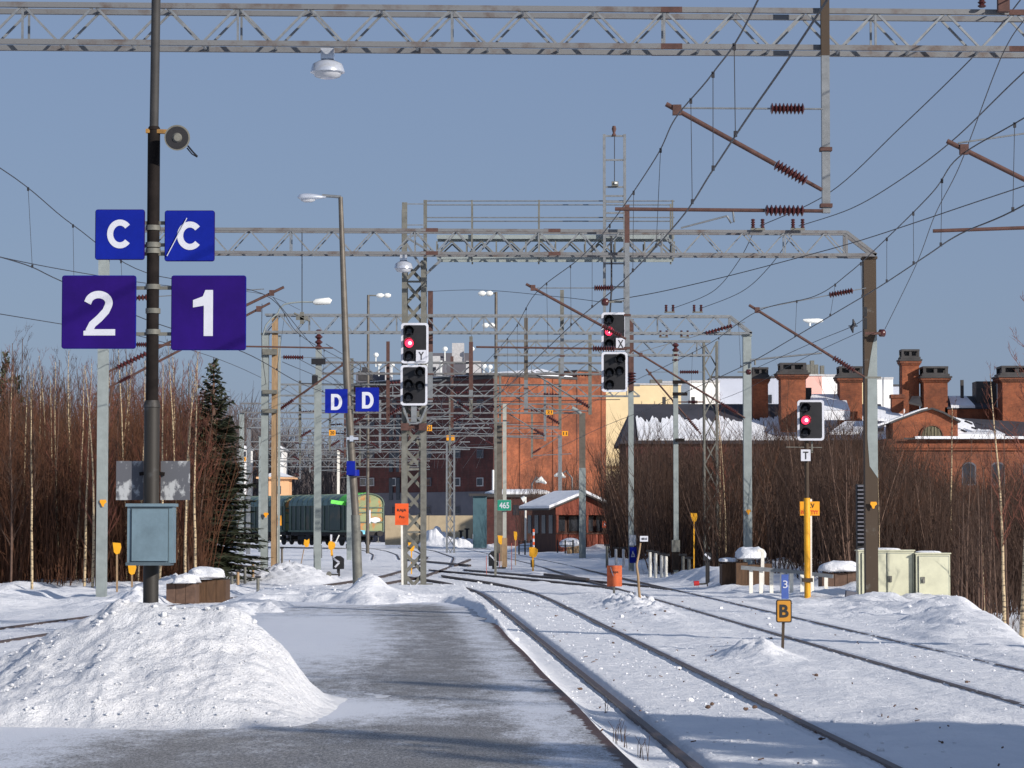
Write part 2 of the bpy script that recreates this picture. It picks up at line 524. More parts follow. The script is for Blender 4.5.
def panel(name, x0, y0, x1, y1, Y, th, m, parent=None, loc=None):
    a = P(x0, y1, Y); b = P(x1, y0, Y)
    mb = MB().box(((a.x + b.x) / 2, Y + th / 2, (a.z + b.z) / 2), (b.x - a.x, th, b.z - a.z))
    return mb.build(name, m, parent, loc)


def lettering(text, x0, y0, x1, y1, Y, m, parent, bold=.0, name='lettering', rz=None):
    cu = bpy.data.curves.new('lettering_curve', 'FONT')
    cu.body = text; cu.size = 1; cu.offset = bold; cu.extrude = .01
    cu.resolution_u = 4
    to = bpy.data.objects.new('tmp_text', cu); COL.objects.link(to)
    bpy.context.view_layer.update()
    me = bpy.data.meshes.new_from_object(to.evaluated_get(bpy.context.evaluated_depsgraph_get()))
    bpy.data.objects.remove(to)
    co = np.array([v.co[:] for v in me.vertices])
    mn, mx = co.min(0), co.max(0)
    a = P(x0, y1, Y); b = P(x1, y0, Y)
    L = LOC.get(parent.name, Vector((0, 0, 0)))
    for v in me.vertices:
        tx = (v.co.x - mn[0]) / (mx[0] - mn[0]); tz = (v.co.y - mn[1]) / (mx[1] - mn[1])
        v.co = (a.x + (b.x - a.x) * tx - L.x, Y - (v.co.z - mn[2]) * .3 - L.y, a.z + (b.z - a.z) * tz - L.z)
    me.materials.clear(); me.materials.append(Mt[m] if isinstance(m, str) else m)
    o = bpy.data.objects.new(name, me); COL.objects.link(o); o.parent = parent
    return o


def stroke_glyph(ch, x0, y0, x1, y1, Y, m, parent, w=.24):
    """heavy grotesque glyph drawn as a thick stroke in a unit box"""
    if ch == 'C':
        path = [(.5 + .38 * math.cos(math.radians(a)), .5 + .38 * math.sin(math.radians(a))) for a in range(40, 321, 8)]
    elif ch == '2':
        path = [(.12 + .0, .70)] + [(.47 + .33 * math.cos(math.radians(a)), .70 + .18 * math.sin(math.radians(a))) for a in range(170, -21, -10)] + [(.70, .52), (.50, .37), (.28, .24), (.17, .09)]
    elif ch == 'D':
        path = [(.14, .10), (.14, .90), (.45, .90)] + [(.45 + .38 * math.cos(math.radians(a)), .5 + .40 * math.sin(math.radians(a))) for a in range(80, -81, -10)] + [(.45, .10), (.02, .10)]
    a = P(x0, y1, Y); b_ = P(x1, y0, Y); W, H = b_.x - a.x, b_.z - a.z
    mb = MB()
    if ch == '1':
        mb.poly([(.55, 0), (.98, 0), (.98, 1), (.62, 1), (.50, .86), (.04, .78), (.04, .62), (.55, .66)], 0, .008)
    else:
        th = w * W
        pts = [Vector((p[0] * W, 0, p[1] * H)) for p in path]
        L_, R_ = [], []
        for i, p in enumerate(pts):
            d = (pts[min(i + 1, len(pts) - 1)] - pts[max(i - 1, 0)]).normalized()
            nrm = Vector((-d.z, 0, d.x)); L_.append(p + nrm * th / 2); R_.append(p - nrm * th / 2)
        if ch == 'D':
            for k, (sx_, sz_) in ((1, (1, 1)), ):
                c_ = pts[1]; L_[1] = c_ + Vector((-th / 2, 0, th / 2)); R_[1] = c_ + Vector((th / 2, 0, -th / 2))
        n_ = len(pts)
        for yy_ in (0,):
            mb.add([Vector((v.x, 0, v.z)) for v in L_] + [Vector((v.x, 0, v.z)) for v in R_], [(i, i + 1, n_ + i + 1, n_ + i) for i in range(n_ - 1)])
        if ch == '2': mb.poly([(0, 0), (W, 0), (W, th * .85), (th * .9, th * .85), (0, th * .6)], -.0005, .006)
        if ch == 'D': mb.poly([(.14 * W - th / 2, 0), (.14 * W + th / 2, 0), (.14 * W + th / 2, H), (.14 * W - th / 2, H)], -.001, .006)
    sc = (W, H) if ch == '1' else (1, 1)
    mb.v = [(a.x + v[0] * sc[0], Y - .004 + v[1], a.z + v[2] * sc[1]) for v in mb.v]
    return mb.build('lettering', m, parent)


def blob(c, r, seed=0, amp=.18, nu=18, nv=10, flat=.0, power=1.0):
    """lumpy snow cushion, returned as (verts, faces)"""
    vs = []; fs = []
    for i in range(nv + 1):
        ph = math.pi * i / nv
        for j in range(nu):
            th = 2 * math.pi * j / nu
            x, y, z = math.sin(ph) * math.cos(th), math.sin(ph) * math.sin(th), math.cos(ph)
            x = math.copysign(abs(x) ** power, x); y = math.copysign(abs(y) ** power, y)
            k = 1 + amp * 2 * float(fbm(x * 1.7 + seed, y * 1.7 + z * 1.3 + seed, seed))
            if z < 0: z *= (1 - flat)
            vs.append((c[0] + x * r[0] * k, c[1] + y * r[1] * k, c[2] + z * r[2] * k))
    for i in range(nv):
        for j in range(nu):
            a = i * nu + j; b = i * nu + (j + 1) % nu
            fs.append((a, a + nu, b + nu, b))
    return vs, fs


# ------------------------------------------------------------------ ground
def axis(parts):
    out = []
    for a, b, st in parts:
        out += list(np.arange(a, b - 1e-6, st))
    out.append(parts[-1][1])
    return np.array(out)


sR = []
x = -9.5
rails_s = [2.30, 3.824, 6.49, 8.01]
while x < 16:
    sR.append(x)
    dmin = min(abs(x - r) for r in rails_s)
    x += .028 if dmin < .24 else (.05 if 1.0 < x < 9.5 else .085)
sL = []
x = -9.5; st = .1
while x > -2500:
    x -= st; sL.append(x); st = st * 1.02 if x > -24 else st * 1.12
sRR = []
x = 16; st = .12
while x < 2500:
    sRR.append(x); x += st; st = st * 1.03 if x < 30 else st * 1.12
sg = np.array(sL[::-1] + sR + sRR)
yg = axis([(-80, 12, 8), (12, 16, 1), (16, 44, .075), (44, 72, .14), (72, 110, .3), (110, 260, .7), (260, 400, 6), (400, 1000, 40), (1000, 6000, 500)])
S, YY = np.meshgrid(sg, yg)
XX = S - SK * YY
ZZ = G(XX, YY)
ny, nx = XX.shape
me = bpy.data.meshes.new('snow_ground')
co = np.stack([XX, YY, ZZ], -1).reshape(-1, 3)
me.vertices.add(len(co)); me.vertices.foreach_set('co', co.ravel())
ii = (np.arange(ny - 1)[:, None] * nx + np.arange(nx - 1)[None, :]).ravel()
fc = np.stack([ii, ii + 1, ii + nx + 1, ii + nx], -1)
me.loops.add(fc.size); me.loops.foreach_set('vertex_index', fc.ravel())
me.polygons.add(len(fc)); me.polygons.foreach_set('loop_start', np.arange(0, fc.size, 4)); me.polygons.foreach_set('loop_total', np.full(len(fc), 4))
me.polygons.foreach_set('use_smooth', np.ones(len(fc), bool))
me.update(calc_edges=True)
me.materials.append(Mt['snow'])
go = bpy.data.objects.new('snow_ground', me); COL.objects.link(go)
tag(go, 'snow covered ground of the railway yard', None, None, 'structure')

# platform slab ------------------------------------------------------
m = bpy.data.materials.new('icy_asphalt'); m.use_nodes = True
nt = m.node_tree; b = nt.nodes['Principled BSDF']; L = nt.links.new
tc = nt.nodes.new('ShaderNodeTexCoord')
def _noise(sc, det=6, ro=.65, st=(1, 1, 1)):
    mp = nt.nodes.new('ShaderNodeMapping'); mp.inputs['Scale'].default_value = st
    L(tc.outputs['Object'], mp.inputs[0])
    n = nt.nodes.new('ShaderNodeTexNoise'); n.inputs['Scale'].default_value = sc; n.inputs['Detail'].default_value = det; n.inputs['Roughness'].default_value = ro
    L(mp.outputs[0], n.inputs['Vector']); return n.outputs['Fac']
def _ramp(src, p0, c0, p1, c1):
    r = nt.nodes.new('ShaderNodeValToRGB'); L(src, r.inputs[0])
    r.color_ramp.elements[0].position = p0; r.color_ramp.elements[0].color = (*c0, 1)
    r.color_ramp.elements[1].position = p1; r.color_ramp.elements[1].color = (*c1, 1)
    return r.outputs[0]
def _math(op, a, b_=None, c_=None):
    n = nt.nodes.new('ShaderNodeMath'); n.operation = op
    for i, v in enumerate((a, b_, c_)):
        if v is None: continue
        if isinstance(v, (int, float)): n.inputs[i].default_value = v
        else: L(v, n.inputs[i])
    return n.outputs[0]
def _bell(v, c, w):
    t = _math('DIVIDE', _math('SUBTRACT', v, c), w)
    return _math('POWER', 2.718, _math('MULTIPLY', _math('MULTIPLY', t, t), -1.0))
sx = nt.nodes.new('ShaderNodeSeparateXYZ'); L(tc.outputs['Object'], sx.inputs[0])
S_ = _math('ADD', sx.outputs[0], _math('MULTIPLY', sx.outputs[1], SK))
Yc = sx.outputs[1]
asph = _ramp(_noise(55, 6, .9, (1, .33, 1)), .42, (.06, .061, .063), .58, (.33, .32, .30))
dustn = _noise(3.0, 12, .88, (.9, .38, 1))
grainn = _noise(48, 6, .9, (1, .33, 1))
w1 = _math('MULTIPLY', _bell(S_, -1.3, 1.25), _bell(Yc, 40.0, 12.0))       # thin trodden snow beside the pile
w2 = _math('MULTIPLY', _bell(S_, 1.2, .35), .4)                      # along the edge
w3 = _math('MULTIPLY', _bell(S_, -3.1, .8), .7)
w4 = _math('ADD', _math('MULTIPLY', _bell(Yc, 57.5, 3.0), .9), _math('MULTIPLY', _math('MULTIPLY', _bell(sx.outputs[0], -3.1, 2.2), _bell(Yc, 23.4, 1.75)), 1.2))
wt = _math('ADD', _math('ADD', _math('MULTIPLY', w1, .42), _math('MULTIPLY', w2, .5)), _math('ADD', _math('MULTIPLY', w3, .5), _math('MULTIPLY', w4, .5)))
tot = _math('ADD', _math('ADD', wt, dustn), _math('MULTIPLY', grainn, .75))
msk = _ramp(tot, .80, (0, 0, 0), 1.0, (1, 1, 1))
mrange = nt.nodes.new('ShaderNodeMapRange'); L(tot, mrange.inputs[0])
mrange.inputs[1].default_value = .93; mrange.inputs[2].default_value = 1.13; mrange.inputs[3].default_value = .0; mrange.inputs[4].default_value = .92
mx = nt.nodes.new('ShaderNodeMixRGB'); L(mrange.outputs[0], mx.inputs[0]); L(asph, mx.inputs[1]); mx.inputs[2].default_value = (.70, .73, .78, 1)
# crumbling earthy edge
edge = _math('GREATER_THAN', _math('ADD', S_, _math('MULTIPLY', _noise(3.2, 6, .8, (1, 1, 1)), .36)), 1.655)
mx2 = nt.nodes.new('ShaderNodeMixRGB'); L(edge, mx2.inputs[0]); L(mx.outputs[0], mx2.inputs[1]); mx2.inputs[2].default_value = (.075, .035, .022, 1)
L(mx2.outputs[0], b.inputs['Base Color'])
L(_math('SUBTRACT', .72, _math('MULTIPLY', _noise(2.2), .35)), b.inputs['Roughness'])
bp = nt.nodes.new('ShaderNodeBump'); bp.inputs['Distance'].default_value = .012; bp.inputs['Strength'].default_value = .8
L(_noise(30, 6, .7), bp.inputs['Height']); L(bp.outputs[0], b.inputs['Normal'])
Mt['asphalt'] = m
mb = MB()
ys = list(np.arange(-20, 66.1, 1.0)); ss = np.linspace(-3.35, 1.56, 14)
n = len(ss)
vv = []
for y in ys:
    for s_ in ss: vv.append((s_ - SK * y, y, .27 + .008 * math.sin(s_ * 2 + y * .7)))
ff = [(i * n + j, i * n + j + 1, (i + 1) * n + j + 1, (i + 1) * n + j) for i in range(len(ys) - 1) for j in range(n - 1)]
mb.add(vv, ff)
for s_ in (ss[0], ss[-1]):
    v2 = []
    for y in ys: v2 += [(s_ - SK * y, y, .27 + .008 * math.sin(s_ * 2 + y * .7)), (s_ - SK * y, y, -.4)]
    mb.add(v2, [(2 * i, 2 * i + 2, 2 * i + 3, 2 * i + 1) for i in range(len(ys) - 1)])
o = mb.build('platform', 'asphalt')
tag(o, 'icy grey asphalt station platform dusted with snow', None, None, 'structure')
# ------------------------------------------------------------------ tracks
TLAB = {
    'one': 'rusty railway track half buried in snow beside the right edge of the platform',
    'two': 'snowed-in railway track running past the yellow B sign',
    'cross': 'dark turnout track curving left across the yard behind the orange sign',
    'left': 'railway track passing behind the big snow pile left of the platform',
    'far': 'far track on which the green wagon stands',
}
for k, (yy, xx) in TR.items():
    t = thing('railway_track', TLAB[k], 'railway track', (float(xx[0]), float(yy[0]), 0))
    for sgn in (-1, 1):
        mb = MB(); vs_ = []
        for i in range(len(yy)):
            dy = yy[min(i + 1, len(yy) - 1)] - yy[max(i - 1, 0)]; dx = xx[min(i + 1, len(yy) - 1)] - xx[max(i - 1, 0)]
            l = math.hypot(dx, dy); nxv, nyv = dy / l, -dx / l
            for a, z in ((-.036, 0.0), (.036, 0.0), (.036, -.04), (.009, -.05), (.009, -.13), (.07, -.16), (-.07, -.16), (-.009, -.13), (-.009, -.05), (-.036, -.04)):
                q = sgn * .762 + a
                vs_.append((xx[i] + nxv * q, yy[i] + nyv * q, z))
        K = 10
        mb.add(vs_, [(i * K + j, i * K + (j + 1) % K, (i + 1) * K + (j + 1) % K, (i + 1) * K + j) for i in range(len(yy) - 1) for j in range(K)])
        mb.build('rail', 'rail', t)

# turnout blades: short dark rods and switch gear near the yard throat
for px, py, px2, py2, lab in ((405, 560, 470, 566, 'dark switch rods in the snow beyond the lattice signal mast'),
                              (455, 566, 470, 560, 'short raised switch rod at the yard throat'),
                              (545, 575, 588, 580, 'snow dusted switch rod beside the yellow marker')):
    Y = CAMZ * FPX / (py - 526)
    Y2 = CAMZ * FPX / (py2 - 526)
    a = P(px, py, Y); b_ = P(px2, py2, Y2)
    mb = MB().bar(a + Vector((0, 0, .02)), b_ + Vector((0, 0, .02)), .12, .08).bar(a + Vector((0, 1.2, .02)), b_ + Vector((0, 1.2, .02)), .08, .06)
    tag(mb.build('switch_rod', 'rail', None, a), lab, 'switch rod')

# ------------------------------------------------------------------ snow pile by the sign post
prof_px = [(-60, 690), (-20, 665), (0, 648), (30, 633), (50, 622), (75, 611), (100, 600), (118, 595), (140, 599), (180, 600), (200, 599), (235, 601), (262, 618), (285, 640), (300, 662), (322, 694), (340, 713), (356, 722), (380, 727)]
Yc_ = 23.4
px_, pz_ = [], []
for a, b_ in prof_px:
    q = P(a, b_, Yc_); px_.append(q.x); pz_.append(max(q.z - .27, 0))
px_ = np.array(px_); pz_ = np.array(pz_)
gx = np.linspace(px_[0] - .5, px_[-1] + .5, 210); gy = np.linspace(Yc_ - 2.7, Yc_ + 2.4, 150)
GX, GY = np.meshgrid(gx, gy)
H0 = np.interp(GX, px_, pz_, left=0, right=0)
t_ = np.where(GY < Yc_, (Yc_ - GY) / 2.25, (GY - Yc_) / 2.0)
t_ = t_ * (1 + .22 * fbm(GX * 1.1, GY * .3, 91, 4)); cr = np.clip(1 - t_, 0, 1); cr = cr ** .85 * (1 - .10 * np.sin(np.clip(t_, 0, 1) * math.pi)) * sm(cr / .22)
HH = H0 * cr
n1 = fbm(GX * 1.6, GY * 1.6, 71, 5); n2 = fbm(GX * 7, GY * 7, 73, 4); n3 = np.abs(fbm(GX * 3.3, GY * 3.3, 75, 4))
amp = np.clip(HH / .35, 0, 1)
HH = HH + amp * (n1 * .16 + n2 * .06 + n3 * .07 - .02) + .035 * fbm(GX * 5, GY * 3, 79, 5) * np.clip(HH / .03, 0, 1) + .05 * np.clip(fbm(GX * 14, GY * 14, 80, 2), 0, 1) * amp
HH = np.where(HH < .1, HH * .75, HH - .025) - .014 + .03 * fbm(GX * 2.5, GY * 1.5, 83, 5)
HH = np.clip(HH, -.05, 9) + .27
# let it taper under the platform surface at the rim
rim = np.minimum(np.minimum(GX - gx[0], gx[-1] - GX) / .3, np.minimum(GY - gy[0], gy[-1] - GY) / .3)
HH = np.where(rim < .02, .2, HH)
mb = MB(); ny_, nx_ = GX.shape
mb.add(np.stack([GX, GY, HH], -1).reshape(-1, 3).tolist(), [(i * nx_ + j, i * nx_ + j + 1, (i + 1) * nx_ + j + 1, (i + 1) * nx_ + j) for i in range(ny_ - 1) for j in range(nx_ - 1)], True)
tag(mb.build('snow_pile', 'pile', None, (-3.1, Yc_, .27)), 'large ploughed snow pile heaped round the foot of the sign post', 'snow pile')


def pile_z(x, y):
    j = int(np.clip(np.searchsorted(gx, x), 0, nx_ - 1)); i = int(np.clip(np.searchsorted(gy, y), 0, ny_ - 1))
    return float(HH[i, j])


# scattered clods of snow: nobody could count them
mb = MB()
def clod(c, r, sd):
    vs_, fs_ = blob(c, (r, r * random.uniform(.7, 1.3), r * random.uniform(.5, .9)), sd, .35, 7, 5)
    mb.add(vs_, fs_)
for i in range(2600):
    Y = 17 + 75 * random.random() ** 1.3
    k = random.choice(['one', 'one', 'two', 'edge', 'bank', 'left', 'end'])
    if k == 'end':
        Y = random.uniform(54, 70); X = random.uniform(-5, 1.5) - SK * Y * .9
    elif k in ('one', 'two', 'left'):
        X = float(np.interp(Y, *TR[k])) + random.gauss(0, .75)
    elif k == 'edge':
        X = random.uniform(1.7, 2.2) - SK * Y
        if random.random() < .75: continue
    else:
        Y = random.uniform(38, 100)
        X = 9.3 + max(min(Y - 40, 40), -10) * .155 - random.uniform(-.3, 2.3) - SK * Y
    r = random.uniform(.006, .022) * (1 + (random.random() < .04) * 1.6)
    clod((X, Y, gz(X, Y) + r * .2), r, i % 40)
for i in range(520):
    X = random.uniform(-5.3, -1.3); Y = random.uniform(Yc_ - 2.2, Yc_ + 1.0)
    z = pile_z(X, Y); r = random.uniform(.005, .018) * (1 + (z > 1.0) * .8)
    if z < .33 and random.random() < .7: continue
    if z < .22: z = .27
    if X > -1.6 or Y < Yc_ - 2.2: r *= .5
    clod((X, Y, z + r * .1), r, i % 40)
tag(mb.build('snow_clods', 'snow'), 'small clods of snow strewn over track beds and banks', None, None, 'stuff')
mb = MB()
for i in range(110):
    Y = 19 + 50 * random.random() ** 1.5
    X = random.choice([float(np.interp(Y, *TR['one'])) + random.gauss(0, .7), float(np.interp(Y, *TR['one'])) + random.gauss(1.5, .5), float(np.interp(Y, *TR['two'])) + random.gauss(0, .8)])
    z = gz(X, Y) + .01; a = random.random() * 6.28; l = random.uniform(.015, .06)
    mb.bar((X, Y, z), (X + l * math.cos(a), Y + l * math.sin(a), z + random.uniform(0, .02)), .012, .01)
    if random.random() < .25: mb.add(*blob((X, Y, z), (l * .45, l * .45, l * .35), i, .4, 6, 4))
for (px, py) in ((665, 616), (655, 618), (755, 707), (746, 709), (708, 706), (712, 703)):
    Y = CAMZ * FPX / (py - 526); q = P(px, py, Y)
    mb.add(*blob((q.x, q.y, gz(q.x, q.y) + .03), (.028, .025, .018), px, .5, 8, 6))
tag(mb.build('dark_debris', 'barkd'), 'dark grit and bits of bark lying on the snow', None, None, 'stuff')
# dry weed stalks by the track
mb = MB()
for px, py in ((614, 738), (618, 730), (624, 735), (640, 742), (645, 744), (607, 700)):
    Y = (CAMZ - .1) * FPX / (py - 526); q = P(px, py, Y)
    for k in range(3):
        x = q.x + random.uniform(-.04, .04)
        z = gz(x, q.y)
        mb.tube([(x, q.y, z - .02), (x + random.uniform(-.02, .02), q.y, z + .1), (x + random.uniform(-.04, .04), q.y, z + random.uniform(.12, .2))], [.003, .0025, .0015], 4)
tag(mb.build('dry_weeds', 'twig2'), 'dry weed stalks poking out of the snow beside the near rail', None, None, 'stuff')


# ------------------------------------------------------------------ portals
def truss(mb, x0, x1, zb, zt, Yc0, Xc0, d=.5, pitch=.98, cw=.072, bw=.03, skew=SK, phase=0.0, vert=3, mchord=None):
    yof = lambda x, side: Yc0 + (x - Xc0) * skew + side * d / 2
    mc = mchord or mb
    for z in (zb, zt):
        for sd_ in (-1, 1):
            mc.bar((x0, yof(x0, sd_), z), (x1, yof(x1, sd_), z), cw, cw)
    n = int((x1 - x0) / pitch)
    pt = (x1 - x0) / n
    for i in range(n):
        xa = x0 + i * pt; xm = xa + pt / 2; xb = xa + pt
        for sd_ in (-1, 1):
            xo = .09 * sd_
            mb.bar((xa, yof(xa, sd_), zb), (xm + xo * 0, yof(xm, sd_), zt), bw, bw)
            mb.bar((xm, yof(xm, sd_), zt), (xb, yof(xb, sd_), zb), bw, bw)
            if i % vert == 1: mb.bar((xm, yof(xm, sd_), zt), (xm, yof(xm, sd_), zb), bw, bw)
        mb.bar((xm, yof(xm, -1), zt), (xm, yof(xm, 1), zt), bw, bw)
        mb.bar((xa, yof(xa, -1), zb), (xa, yof(xa, 1), zb), bw, bw)


def lattice_mast(mb, x, y, z0, z1, w, d, leg=.09, br=.05, pitch=None):
    pitch = pitch or w * 1.9
    for a in (-1, 1):
        for b_ in (-1, 1):
            mb.bar((x + a * w / 2, y + b_ * d / 2, z0), (x + a * w / 2, y + b_ * d / 2, z1), leg, leg)
    n = max(2, int((z1 - z0) / pitch)); p_ = (z1 - z0) / n
    for i in range(n):
        a, b_, mm = z0 + i * p_, z0 + (i + 1) * p_, 0
        for sd_ in (-1, 1):
            yy_ = y + sd_ * d / 2
            sgn = 1 if (i + (sd_ > 0)) % 2 else -1
            mb.bar((x - sgn * w / 2, yy_, a), (x + sgn * w / 2, yy_, b_), br, br)
            xx_ = x + sd_ * w / 2
            mb.bar((xx_, y - sgn * d / 2, a), (xx_, y + sgn * d / 2, b_), br, br)


def portal(Yc0, pl, pr, pyt, pyb, lab, postL='concrete', postR='concrete', wL=.3, wR=.3, pitch=.98, kneeR=True, group=None, x0=None, x1=None, rbase=None, lat=None, chord='chord', skip=''):
    q = P(512, pyt, Yc0); r = P(512, pyb, Yc0)
    zt, zb = q.z, r.z
    X0 = x0 if x0 is not None else P(pl, 400, Yc0).x
    X1 = x1 if x1 is not None else P(pr, 400, Yc0).x
    t = thing('catenary_portal', lab, 'catenary portal', (X0, Yc0, 0), group)
    mb, mc = MB(), MB()
    xe = X1 - (.6 if kneeR else 0)
    truss(mb, X0, xe, zb, zt, Yc0, 0, pitch=pitch, mchord=mc)
    if kneeR:
        for sd_ in (-1, 1):
            ye = Yc0 + xe * SK + sd_ * .25
            mc.bar((xe, ye, zt), (X1 + .15, ye, zb), .08, .08)
            mc.bar((xe, ye, zb), (X1 + .15, ye, zb), .08, .08)
            mc.bar((xe, ye, zb), (xe, ye, zt), .06, .06)
    mb.build('truss_web', 'galv', t)
    mc.build('chord', chord, t)
    for X, mm, w, wh in ((X0, postL, wL, 0), (X1, postR, wR, 1)):
        if 'LR'[wh] in skip: continue
        y = Yc0 + X * SK
        z0 = gz(X, y) - .5
        pm = MB()
        if lat and wh == 1:
            lattice_mast(pm, X, y, z0, zt, .5, .5, .07, .045)
        else:
            pm.box((X, y, (z0 + zb) / 2 + (.0)), (w, w * 1.15, zb - z0 - .1))
            pm.box((X, y, zb - .06), (w + .06, w * 1.15 + .06, .06))
        pm.build('post', mm, t)
    return t


t1 = portal(37.5, 0, 0, 12, 48.5, 'nearest steel truss portal spanning the whole top of the view', x0=-11.2, x1=11.5, kneeR=False)
# rusty splice plates
for px in (231,):
    pass
mb = MB()
for px in (667, 1016):
    X = P(px, 30, 37.5).x
    for py in (12, 48.5):
        z = P(px, py, 37.5).z
        mb.box((X, 37.5 + X * SK - .27, z), (.40, .04, .075)).box((X, 37.5 + X * SK + .27, z), (.40, .04, .075))
mb.build('splice_plate', 'rust', t1)
t2 = portal(67.5, 105.5, 872, 231.5, 254.5, 'second truss portal with one brown and one pale post, spanning above both signals', 'concrete', 'brownpost', .24, .31)
LOCp2 = t2
mb = MB()
for px in (430, 552):
    X = P(px, 240, 67.5).x
    for py in (231.5, 254.5):
        z = P(px, py, 67.5).z
        mb.box((X, 67.5 + X * SK - .27, z), (.42, .04, .09))
mb.build('splice_plate', 'rust', t2)
# pale grey patch on the right of the brown post
X = P(872, 400, 67.5).x
ym = 67.5 + X * SK
za_, zb_ = P(872, 478, 67.5).z, P(872, 352, 67.5).z
MB().add([(X - .045, ym - .185, za_ + .3), (X + .162, ym - .185, za_), (X + .162, ym - .185, zb_ + .55), (X + .05, ym - .185, zb_ + .2), (X - .02, ym - .185, zb_ - .2), (X - .08, ym - .185, zb_ - .6), (X - .095, ym - .185, za_ + 1)], [(0, 1, 2, 3, 4, 5, 6)]).add([(X + .162, ym - .185, za_), (X + .162, ym + .185, za_), (X + .162, ym + .185, zb_ + .55), (X + .162, ym - .185, zb_ + .55)], [(0, 1, 2, 3)]).build('pale_patch', 'concrete', t2)
def yellow_tag(par, px, py, Y):
    q = P(px, py, Y)
    MB().poly([(-.07, .08), (.07, .08), (.09, .02), (.03, -.03), (.02, -.09), (-.02, -.09), (-.05, -.02), (-.08, .02)], -.01, .005, q).build('yellow_tag', 'yelsign', par)
yellow_tag(t2, 103, 503, 66.9); yellow_tag(t2, 873.5, 505, 67.6)
t3 = portal(93, 266, 748, 316, 333, 'third portal, thin pale truss on two pale concrete posts', 'concrete', 'concrete', .24, .28, chord='galv')
yellow_tag(t3, 266, 515, 92.4); yellow_tag(t3, 748.5, 512, 93.1)
t4 = portal(104, 495.5, 711, 341, 355, 'narrow low portal carried by a lattice mast behind the third one', 'galvd', 'galvd', .09, .3, kneeR=False, lat=True, chord='galv')
far = [(120, 318, 631, 363, 374), (136, 276, 640, 385, 396), (158, 243, 582, 404, 413), (182, 250, 500, 419, 428), (198, 262, 560, 428, 436), (226, 240, 470, 442, 449.5), (262, 262, 450, 452, 459), (300, 250, 430, 461, 467)]
FL = ['portal whose pale left post has a grey box, ahead of the green wagon', 'truss portal crossing at the height of the blue D signs', 'truss portal just under the D signs ending at the pole by the red hut',
      'distant truss portal in front of the brick block', 'distant truss portal in front of the brick block', 'small portal over the far end of the yard', 'small portal over the far end of the yard', 'small portal over the far end of the yard']
for i, (Y_, a, b_, c, d) in enumerate(far):
    portal(Y_, a, b_, c, d, FL[i], 'galv' if i % 2 else 'concrete', ['galv', 'galvd', 'lamppost', 'galv'][i % 4], .26, .27, 1.25, kneeR=False,
           group=('distant portals before the brick block' if i in (3, 4) else 'small portals at the far end of the yard' if i > 4 else None), chord=['chord', 'galv'][i % 2], skip=['R', 'LR', 'R', 'R', '', 'R', '', 'R'][i])


# ------------------------------------------------------------------ catenary supports
def drop_mast(px, pyt, pyb, Y, w, m, lab, low=None):
    a = P(px, pyt, Y); b_ = P(px, pyb, Y)
    t = thing('hanging_mast', lab, 'hanging mast', (a.x, Y, b_.z))
    zm = a.z * .4 + b_.z * .6 if low is None else P(px, low, Y).z
    MB().box((a.x, Y, (a.z + zm) / 2), (w, w, a.z - zm)).build('upper_shaft', m, t)
    mb = MB().box((a.x, Y, (b_.z + zm) / 2), (w * .96, w * .96, zm - b_.z))
    mb.build('lower_shaft', 'galv', t)
    mb = MB()
    for z in (b_.z + .1, b_.z + (a.z - b_.z) * .25): mb.box((a.x, Y, z), (w + .05, w + .05, .05))
    mb.build('clamp', 'rust', t)
    return t


def cantilever(Y, lab, mast, tip, ins_t=(.62, .85), stay=None, ins_s=(.6, .84), reg=None, ins_r=(.68, .9), group=None, r=.035, mt='rust'):
    """mast, tip: pixels of the slanting tube's ends; stay/reg: (px0,py0,px1,py1) of the upper and lower rods, mast end last"""
    a = P(tip[0], tip[1], Y); b_ = P(mast[0], mast[1], Y)
    t = thing('catenary_bracket', lab, 'catenary bracket', (b_.x, Y, b_.z), group)
    p0 = a.lerp(b_, ins_t[0]); p1 = a.lerp(b_, ins_t[1])
    MB().tube([a, p0], r, 8).tube([p1, b_], r * .8, 8).build('diagonal_tube', mt, t)
    i1 = MB().ribs(p0, p1, r * 2.3, 9)
    i1.build('insulator', 'ins', t)
    MB().box(a.lerp(b_, .07), (.12, .1, .14)).build('clamp', 'rust', t)
    for arm, iw, nm, rr, mm in ((stay, ins_s, 'stay_rod', r * .4, 'galv'), (reg, ins_r, 'registration_tube', r * .8, mt)):
        if not arm: continue
        u = P(arm[0], arm[1], Y); w = P(arm[2], arm[3], Y)
        q0 = u.lerp(w, iw[0]); q1 = u.lerp(w, iw[1])
        MB().tube([u, q0], rr, 6).tube([q1, w], rr, 6).build(nm, mm, t)
        MB().ribs(q0, q1, r * 2.3, 9).build('insulator', 'ins', t)
    return t


drop_mast(824.5, -40, 213, 37.35, .115, 'brownpost', 'hanging steel mast on the nearest portal, brown above and pale grey below', low=56)
cantilever(37.3, 'nearest catenary bracket, long rusty tube and three ribbed insulators under the near portal', (822, 190), (666, 104), (.70, .90), (680, 108, 823, 109), (.63, .87), (615, 209, 823, 211), (.72, .91))
